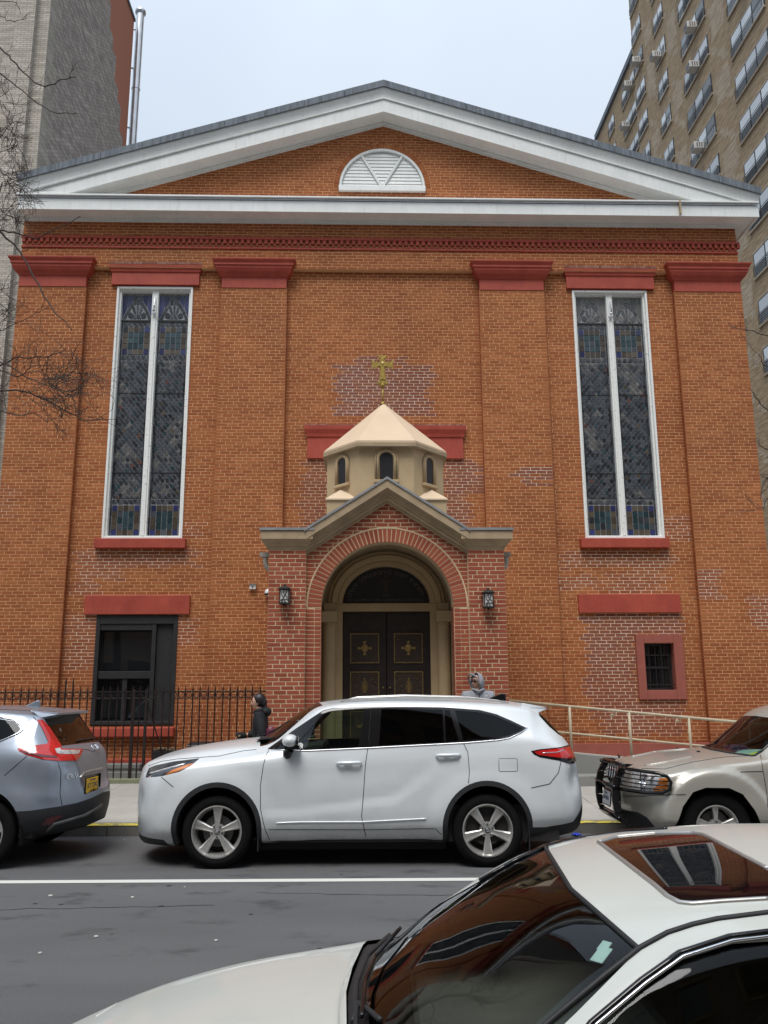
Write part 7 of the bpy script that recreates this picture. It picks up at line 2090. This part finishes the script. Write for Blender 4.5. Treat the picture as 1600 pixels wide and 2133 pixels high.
jk = mesh_to_obj('jacket', skin_mesh(Jj, Ej, 'pelvis'), M['puffer'], wm)
def puff(me, pitch=.085, amp=.008):
    me.update()
    for v in me.vertices:
        k = abs(math.sin(v.co.z*math.pi/pitch))**.6 - .6; v.co += v.normal*amp*k
puff(jk.data)
hd = MB(); hd.sphere((.085,0,1.33), .095, 16, sc=(.85,1.25,.75)); hd.tube([(.05,-.09,1.36),(-.04,-.075,1.345),(-.085,0,1.325),(-.04,.075,1.345),(.05,.09,1.36)], [.04,.035,.03,.035,.04], 8)
hd.obj('hood', M['puffer'], wm, smooth=True)
hc = J['headc']
hr = MB(); c0 = Vector(hc[:3])
for j in range(15):
    pass
hr.sphere(c0+Vector((.022,0,.022)), .104, 22, sc=(.92,.80,1.06))
hr.sphere(c0+Vector((.085,0,-.01)), .062, 14, sc=(.9,.9,1.3)); hr.sphere(c0+Vector((.105,0,-.085)), .045, 12, sc=(.9,.9,1.5)); hr.sphere(c0+Vector((-.02,0,.075)), .066, 14, sc=(1.0,1.0,.55))
ho = hr.obj('hair', M['hair'], wm, smooth=True)
# hair cut back from the face: keep it behind a slanted plane
bm = bmesh.new(); bm.from_mesh(ho.data); bmesh.ops.bisect_plane(bm, geom=bm.verts[:]+bm.edges[:]+bm.faces[:], plane_co=c0+Vector((-.038,0,.05)), plane_no=Vector((-.93,0,-.42)), clear_outer=True); bm.to_mesh(ho.data); bm.free()
for y_ in (-.02,.0,.02):
    pass
Jt = {'pelvis': (.0,0,.84,.125), 'lh': (0,-.09,.80,.10), 'lk': (-.16,-.09,.46,.068), 'la': (-.215,-.09,.12,.052), 'rh': (0,.09,.80,.10), 'rk': (.06,.09,.46,.068), 'ra': (.27,.09,.17,.052)}
mesh_to_obj('trousers', skin_mesh(Jt, [('pelvis','lh'),('lh','lk'),('lk','la'),('pelvis','rh'),('rh','rk'),('rk','ra')], 'pelvis'), M['jeans'], wm)
for x, y, z, a in ((-.29,-.09,.045,0), (.21,.09,.085,R(28))):
    b = MB(); b.sphere((0,0,0), .12, 12, sc=(1.05,.38,.36)); o = b.obj('shoe', M['shoe'], wm, smooth=True); o.location = (x, y, z); o.rotation_euler = (0, a, 0)
gl_ = MB(); gl_.sphere((-.31,.155,.985), .062, 14, sc=(1.35,.8,.8)); gl_.sphere((-.25,.165,.98), .04, 10); gl_.obj('glove', M['glove'], wm, smooth=True)
bg_ = empty('handbag', (wx+.15, wy-.20, wz+1.0)); setp(bg_, 'burgundy shoulder bag on the back of the woman in the black jacket', 'bag')
b = MB(); b.sphere((.03,.0,0), .13, 16, sc=(.62,.40,1.05)); b.obj('pouch', M['burgundy'], bg_, smooth=True)
MB().tube([(.0,.0,.10),(-.09,-.02,.22),(-.14,.03,.33),(-.10,.12,.34)], .008, 6).obj('strap', M['burgundy'], bg_, smooth=True)
bk_ = empty('carrier_bag', (wx-.31, wy+.16, wz+.95)); setp(bk_, 'black bag dangling from the forward hand of the walking woman', 'bag')
b = MB(); b.lathe([(.012,.02),(.045,.0),(.05,-.06),(.07,-.16),(.10,-.26),(.105,-.38),(.0,-.40)], 'z', (0,0,0), 16); b.obj('sack', M['glove'], bk_, smooth=True)

# man in a grey hooded jacket looking towards the left
mx_, my_ = 1.42, 13.2; mz_ = .43
mn = empty('person', (mx_, my_, mz_)); setp(mn, 'man in a grey hooded jacket and dark glasses behind the white SUV', 'person')
H2_ = 1.64; k = H2_/1.75
J = {'pelvis': (0,0,.93*k,.12), 'waist': (0,0,1.08*k,.115), 'chest': (0,0,1.30*k,.14), 'neck': (0,0,1.475*k,.055), 'headc': (-.01,-.02,1.60*k,.055),
     'lh': (-.10,0,.90*k,.09), 'lk': (-.11,-.02,.50*k,.06), 'la': (-.12,.02,.09*k,.042), 'lt': (-.14,-.16,.04,.038),
     'rh': (.10,0,.90*k,.09), 'rk': (.11,-.02,.50*k,.06), 'ra': (.12,.02,.09*k,.042), 'rt': (.14,-.16,.04,.038),
     'ls': (-.19,0,1.42*k,.06), 'le': (-.25,.03,1.13*k,.045), 'lw': (-.22,-.10,.92*k,.032), 'lhand': (-.21,-.13,.86*k,.03),
     'rs': (.19,0,1.42*k,.06), 're': (.25,.03,1.13*k,.045), 'rw': (.22,-.10,.92*k,.032), 'rhand': (.21,-.13,.86*k,.03)}
E = [('pelvis','waist'),('waist','chest'),('chest','neck'),('neck','headc'),('pelvis','lh'),('lh','lk'),('lk','la'),('la','lt'),('pelvis','rh'),('rh','rk'),('rk','ra'),('ra','rt'),
     ('chest','ls'),('ls','le'),('le','lw'),('lw','lhand'),('chest','rs'),('rs','re'),('re','rw'),('rw','rhand')]
finger_joints(J, E, 'lw', 'lhand', (0,-.2,-1), (0,-1,.2), 1.05, 'l'); finger_joints(J, E, 'rw', 'rhand', (0,-.2,-1), (0,-1,.2), 1.05, 'r')
HY = -R(52)
figure(mn, H2_, (J, E), HY, R(-2), 'm'); face_bits(mn, J['headc'][:3], HY, H2_/1.72, R(-2))
Jj = {'pelvis': (0,0,.90*k,(.19,.15)), 'w': (0,0,1.08*k,(.18,.145)), 'c': (0,0,1.30*k,(.20,.15)), 'n': (0,0,1.465*k,(.095,.085)),
      'ls': (-.195,0,1.385*k,.092), 'le': (-.265,.03,1.12*k,.075), 'lw': (-.225,-.09,.94*k,.055), 'rs': (.195,0,1.385*k,.092), 're': (.265,.03,1.12*k,.075), 'rw': (.225,-.09,.94*k,.055)}
jk = mesh_to_obj('jacket', skin_mesh(Jj, Ej, 'pelvis'), M['greyjacket'], mn)
Jt = {'pelvis': (.0,0,.90*k,.14), 'lh': (-.10,0,.86*k,.11), 'lk': (-.11,-.02,.50*k,.075), 'la': (-.12,.02,.12,.058), 'rh': (.10,0,.86*k,.11), 'rk': (.11,-.02,.50*k,.075), 'ra': (.12,.02,.12,.058)}
mesh_to_obj('trousers', skin_mesh(Jt, [('pelvis','lh'),('lh','lk'),('lk','la'),('pelvis','rh'),('rh','rk'),('rk','ra')], 'pelvis'), M['jeans'], mn)
for sg in (-1, 1):
    b = MB(); b.sphere((sg*.13,-.07,.05), .13, 12, sc=(.38,1.1,.38)); b.obj('shoe', M['shoe'], mn, smooth=True)
# hood: shell open towards the face, with a peak
hc = Vector(J['headc'][:3]); Mz = Matrix.Rotation(HY, 3, 'Z')
hb = MB(); nu, nv = 28, 18
for j in range(nv+1):
    ph = math.pi*.80*j/nv
    for i in range(nu+1):
        th = -math.pi*.60 + math.pi*1.20*i/nu + math.pi
        x, y, z = math.sin(ph)*math.sin(th), -math.sin(ph)*math.cos(th), math.cos(ph)
        r = 1.0 + .03*math.sin(th*5+ph*4)
        p = Mz @ Vector((.112*x*r, .128*y*r - .012, .145*z*r + .002)); 
        hb.v.append(tuple(hc + p))
for j in range(nv):
    for i in range(nu): hb.f.append([j*(nu+1)+i, j*(nu+1)+i+1, (j+1)*(nu+1)+i+1, (j+1)*(nu+1)+i]); hb.m.append(0)
ho = hb.obj('hood', M['greyjacket'], mn, smooth=True); sol = ho.modifiers.new('thick', 'SOLIDIFY'); sol.thickness = .008
rim = [hc + Mz @ Vector(p) for p in ((-.10,-.02,-.10),(-.108,-.055,-.01),(-.092,-.105,.075),(-.05,-.128,.115),(0,-.135,.128),(.05,-.128,.115),(.092,-.105,.075),(.108,-.055,-.01),(.10,-.02,-.10))]
MB().tube(rim, [.008,.010,.012,.012,.012,.012,.012,.010,.008], 8).obj('hood_rim', M['greyjacket'], mn, smooth=True)
pk_ = MB(); pts = []
for i in range(9):
    t = -1 + 2*i/8; pts.append((hc + Mz @ Vector((.085*t, -.088 + .02*t*t, .085 - .012*t*t)), hc + Mz @ Vector((.07*t, -.140 + .04*t*t, .072 - .01*t*t))))
for i in range(8): pk_.add([pts[i][0], pts[i+1][0], pts[i+1][1], pts[i][1]], [(0,1,2,3)])
po = pk_.obj('cap_peak', M['gap'], mn, smooth=True); so = po.modifiers.new('thick', 'SOLIDIFY'); so.thickness = .006
gg = MB(); P = lambda x, y, z: hc + Mz @ (Vector((x,y,z))*(H2_/1.72))
for sg in (-1, 1): gg.sphere(P(sg*.032,-.086,.012), .019, 10, sc=(1,.6,.7)); gg.tube([P(sg*.055,-.075,.015), P(sg*.076,.0,.015)], .003, 5)
gg.tube([P(-.01,-.098,.016), P(.01,-.098,.016)], .003, 5); gg.obj('glasses', M['gloss_black'], mn)
MB().tube([(0,-.155,1.44*k),(0,-.165,1.3*k),(0,-.155,1.08*k),(0,-.155,.95*k)], .006, 6).obj('zip', M['gap'], mn)
MB().bbox((.055,-.155,1.33*k), (.003,.004,.03)).obj('pocket_zip', M['gap'], mn)
MB().bbox((.105,-.145,1.385*k), (.018,.004,.007)).obj('chest_logo', M['whitemetal'], mn)
cl_ = MB(); cl_.tube([(-.085,-.06,1.49*k),(-.04,-.115,1.475*k),(0,-.125,1.455*k),(.04,-.115,1.475*k),(.085,-.06,1.49*k),(.08,.05,1.50*k),(-.08,.05,1.50*k)], .018, 8, closed=True); cl_.obj('collar', M['greyjacket'], mn, smooth=True)
# ================================================================ bare trees and litter
M['bark'] = simple('grey_brown_bark', (.085,.065,.05), .9, var=.4, scale=14, bmp=.4)
M['twig'] = simple('twig_bark', (.055,.038,.030), .85, var=.4, scale=20)
def grow(mb, p, d, L, r, lev, rg, maxlev, up=.0, spread=.55, bud=None, kids=(2,4)):
    pts = [Vector(p)]; d = Vector(d).normalized(); n = 6 if lev < 2 else 5
    rs = [r]
    for i in range(n):
        d = (d + Vector((rg.gauss(0,.16), rg.gauss(0,.16), rg.gauss(0,.14)+up))).normalized()
        pts.append(pts[-1] + d*L/n); rs.append(r*(1 - .55*(i+1)/n))
    mb[min(lev, 2)].tube(pts, rs, 6 if lev < 2 else (4 if lev < maxlev else 3))
    if lev >= maxlev: return
    k = rg.randint(*kids)
    for i in range(k):
        t = rg.uniform(.35, 1.0) if i else 1.0; q = min(int(t*n), n); base = pts[q]
        ax = Vector((rg.gauss(0,1), rg.gauss(0,1), rg.gauss(0,1))); ax = (ax - d*ax.dot(d)).normalized()
        nd = (d + ax*spread*rg.uniform(.6,1.4)).normalized()
        grow(mb, base, nd, L*rg.uniform(.55,.78), max(rs[q]*.72, .0034), lev+1, rg, maxlev, up, spread, bud, kids)
def tree(name, base, label, trunk_h, r0, limbs, seed, maxlev=6):
    rg = random.Random(seed); root = empty(name, base); setp(root, label, 'tree')
    tr = MB(); tr.tube([(0,0,-.1),(0,0,.3),(.03,.02,1.6),(.0,.05,3.0),(.04,.0,trunk_h)], [r0*1.5,r0,r0*.86,r0*.75,r0*.62], 14); tr.obj('trunk', M['bark'], root, smooth=True)
    big = MB(); mid = MB(); fine = MB()
    for (z, d, L, r, kids) in limbs: grow([big, mid, fine], (0,0,z), d, L, r, 0, rg, maxlev, .02, .6, None, kids)
    big.obj('limb', M['bark'], root, smooth=True); mid.obj('branch', M['twig'], root, smooth=True)
    o = fine.obj('crown', M['twig'], root, fix=False); o['kind'] = 'stuff'
    return root
def path_branch(mb, pts, r, rg, twigs=5, L=.5, lev=2):
    pts = [Vector(p) for p in pts]
    for _ in range(2):
        q = [pts[0]]
        for a, b_ in zip(pts[:-1], pts[1:]): q += [a.lerp(b_, .25), a.lerp(b_, .75)]
        pts = q + [pts[-1]]
    pts = [pts[0]] + [p + Vector((rg.gauss(0,.008), rg.gauss(0,.008), rg.gauss(0,.008))) for p in pts[1:-1]] + [pts[-1]]
    mb[1].tube(pts, [r*(1-.7*i/(len(pts)-1)) for i in range(len(pts))], 6)
    for k in range(twigs):
        q = pts[rg.randint(1, len(pts)-1)]; a = Vector(pts[-1]) - Vector(pts[0]); a.normalize()
        d = a + Vector((rg.gauss(0,.6), rg.gauss(0,.5), rg.gauss(0,.6)))
        grow(mb, q, d, L*rg.uniform(.5,1), max(r*.3, .002), lev, rg, lev+2, 0, .6, None, (1,3))
rgt = random.Random(21)
tx, ty__ = -6.35, 11.95
tr = empty('bare_tree', (tx, ty__, gz(11.95))); setp(tr, 'leafless street tree whose twigs reach in front of the church on the left', 'tree')
b = MB(); b.tube([(0,0,-.1),(0,0,.3),(.03,.02,1.8),(.0,.05,3.2),(-.05,.0,4.8),(-.1,0,6.5),(-.05,.05,8.6)], [.22,.15,.13,.12,.10,.08,.05], 14); b.obj('trunk', M['bark'], tr, smooth=True)
big, mid, fine = MB(), MB(), MB(); mbs = [big, mid, fine]
o_ = Vector(tr.location)
def at(px, py, Y):
    d = pray(px, py); t = Y/d.y; return EYE + d*t - o_
# boughs that can be made out, each with its own depth
def bough(pts, Y0, Y1, start, r, tw, L, lev=2):
    n = len(pts); P = [at(x, y, Y0+(Y1-Y0)*i/(n-1)) for i, (x, y) in enumerate(pts)]
    S0 = Vector(start); full = [S0, S0.lerp(P[0], .5) + Vector((0,0,-.05))] + P
    path_branch(mbs, full, r, rgt, tw, L, lev)
bough([(-40,70),(8,105),(35,135),(72,172),(95,182),(125,170),(158,160)], 11.6, 11.3, (-.05,.05,8.4), .020, 5, .22, 3)
bough([(-40,120),(0,150),(40,185),(85,220),(115,238),(160,236)], 11.7, 11.4, (-.05,.05,8.2), .017, 5, .22, 3)
bough([(-30,10),(0,32),(25,47),(58,38)], 11.6, 11.5, (-.05,.05,8.6), .012, 3, .15, 3)
bough([(-20,5),(10,2),(36,4),(44,30)], 11.6, 11.5, (-.05,.05,8.6), .010, 2, .12, 3)
bough([(-40,440),(0,485),(35,515),(55,545),(85,605),(110,645),(150,688)], 11.8, 11.4, (-.08,0,6.2), .022, 3, .18, 3)
bough([(-40,475),(0,478),(45,488),(75,500),(110,480),(168,452)], 11.8, 11.5, (-.08,0,6.2), .018, 6, .3, 3)
bough([(-60,760),(0,765),(30,745),(62,745),(110,742),(140,726)], 11.9, 11.4, (-.05,0,4.4), .018, 8, .42)
bough([(-60,770),(0,768),(40,790),(65,760),(100,762)], 11.9, 11.2, (-.05,0,4.4), .016, 9, .45)
bough([(-60,815),(0,814),(40,812),(80,825),(130,850),(175,880),(215,872)], 11.9, 11.2, (-.05,0,4.1), .020, 13, .48)
bough([(-60,850),(0,855),(40,868),(70,858),(100,880)], 11.9, 11.4, (-.05,0,3.9), .014, 8, .40)
bough([(-60,690),(0,690),(40,670),(85,648)], 11.9, 11.5, (-.05,0,4.9), .012, 7, .35)
bough([(-60,730),(20,760),(60,790),(95,800),(150,830)], 11.9, 11.1, (-.05,0,4.4), .016, 14, .45)
for (x, y, n_, L) in ((-5,205,8,.35), (10,270,18,.34), (22,310,12,.28), (15,375,22,.36), (45,400,12,.28), (8,440,16,.30), (30,455,10,.26), (5,620,6,.3), (20,660,8,.3)):
    c = at(x-40, y-20, 11.8); c2 = at(x, y, 11.5)
    mid.tube([Vector((-.08,0,6.6)), c, c2], [.014,.009,.005], 5)
    for k in range(n_): grow(mbs, c2 + Vector((rgt.gauss(0,.06),rgt.gauss(0,.08),rgt.gauss(0,.06))), Vector((rgt.gauss(.3,.8),rgt.gauss(0,.6),rgt.gauss(0,.8))), L*rgt.uniform(.6,1.1), .006, 3, rgt, 5, 0, .75, None, (2,3))
for k in range(70):   # dense twiggery low in the crown
    c2 = at(rgt.triangular(5,190,90), rgt.triangular(725,880,800), rgt.uniform(11.2,11.9))
    grow(mbs, c2, Vector((rgt.gauss(.6,.6),rgt.gauss(0,.6),rgt.gauss(-.1,.6))), .36, .005, 3, rgt, 5, 0, .7, None, (2,3))
for (z, d, L, r) in ((5.0,(-.8,.2,.6),2.2,.05), (6.2,(-.4,-.5,.8),1.8,.04), (4.2,(-.9,-.2,.4),2.0,.05), (8.5,(-.3,.1,1),1.6,.04), (7.4,(-.6,.5,.7),1.6,.035)):
    grow(mbs, (-.05,0,z), d, L, r, 0, rgt, 4, .03, .6, None, (2,3))
big.obj('limb', M['bark'], tr, smooth=True); mid.obj('branch', M['twig'], tr, smooth=True); o = fine.obj('crown', M['twig'], tr, fix=False); o['kind'] = 'stuff'
# second tree just outside the right edge
t2 = empty('bare_tree', (7.2, 12.0, gz(12.0))); setp(t2, 'leafless tree at the right edge with thin twigs before the tan tower', 'tree')
b = MB(); b.tube([(0,0,-.1),(0,0,1.8),(.05,0,3.4),(.1,0,5.2),(.1,0,7.2)], [.16,.12,.10,.08,.04], 12); b.obj('trunk', M['bark'], t2, smooth=True)
big, mid, fine = MB(), MB(), MB(); mbs = [big, mid, fine]; o_ = Vector(t2.location)
for pts, z in (([(1660,730),(1600,700),(1570,690),(1550,686)],4.6), ([(1680,880),(1600,860),(1575,830),(1566,815)],4.0), ([(1680,900),(1600,940),(1580,925)],3.9), ([(1680,960),(1600,990),(1588,1010),(1584,1040)],3.6), ([(1680,790),(1600,770),(1580,740)],4.4), ([(1680,1040),(1600,1030),(1590,1060)],3.4)):
    P = [at(x, y, 12.0 - .1*i) for i, (x, y) in enumerate(pts)]; path_branch(mbs, [Vector((.05,0,z))] + P, .014, rgt, 6, .30, 3)
for (z, d, L, r) in ((5.0,(.8,.2,.6),2.2,.05), (6.2,(.4,-.5,.8),1.8,.04), (7.0,(.1,.1,1),1.6,.04), (4.2,(.9,-.2,.4),2.0,.05)):
    grow(mbs, (.1,0,z), d, L, r, 0, rgt, 4, .03, .6, None, (2,3))
big.obj('limb', M['bark'], t2, smooth=True); mid.obj('branch', M['twig'], t2, smooth=True); o = fine.obj('crown', M['twig'], t2, fix=False); o['kind'] = 'stuff'
# small litter
M['bluefilm'] = simple('blue_plastic_glove', (.02,.07,.55), .4, var=.3, scale=30)
g = MB(); rgl = random.Random(4)
for k in range(7):
    a = rgl.uniform(0, 6.28); L = rgl.uniform(.04,.09)
    g.tube([(0,0,.015),(L*.5*math.cos(a),L*.5*math.sin(a),.03),(L*math.cos(a),L*math.sin(a),.012)], [.022,.015,.008], 6)
o = g.obj('plastic_glove', M['bluefilm'], smooth=True); o.location = (2.40, 11.30, 0); setp(o, 'crumpled bright blue plastic glove in the gutter behind the white SUV', 'glove')
M['gum'] = simple('flattened_litter', (.55,.55,.50), .7, var=.2)
g = MB()
for k in range(26):
    x, y = rgl.uniform(-5,4), rgl.uniform(4.2, 8.6) if k < 16 else rgl.uniform(11.0, 11.45); r = rgl.uniform(.006,.02)
    g.lathe([(0,.012),(r,.010),(r*1.1,.004)], 'z', (x,y,0), 7)
o = g.obj('litter', M['gum']); setp(o, 'specks of pale litter on the road', 'litter', kind='stuff')
# sealed cracks in the road
M['tar'] = simple('tar_seal', (.03,.03,.032), .6, var=.2)
g = MB(); 
for (x0, y0, x1, y1, sd) in ((-6,7.6,-1.5,7.9,1), (-1.2,8.35,2.4,8.1,2), (-5,5.4,-3.2,6.9,3)):
    rr = random.Random(sd); n = 26; P = [(x0+(x1-x0)*i/n, y0+(y1-y0)*i/n+rr.gauss(0,.02)) for i in range(n+1)]
    for i in range(n):
        w = rr.uniform(.003,.007); g.add([(P[i][0],P[i][1]-w,.0025),(P[i+1][0],P[i+1][1]-w,.0025),(P[i+1][0],P[i+1][1]+w,.0025),(P[i][0],P[i][1]+w,.0025)], [(0,1,2,3)])
g.obj('road_crack', M['tar'], road, fix=False)['kind'] = 'stuff'
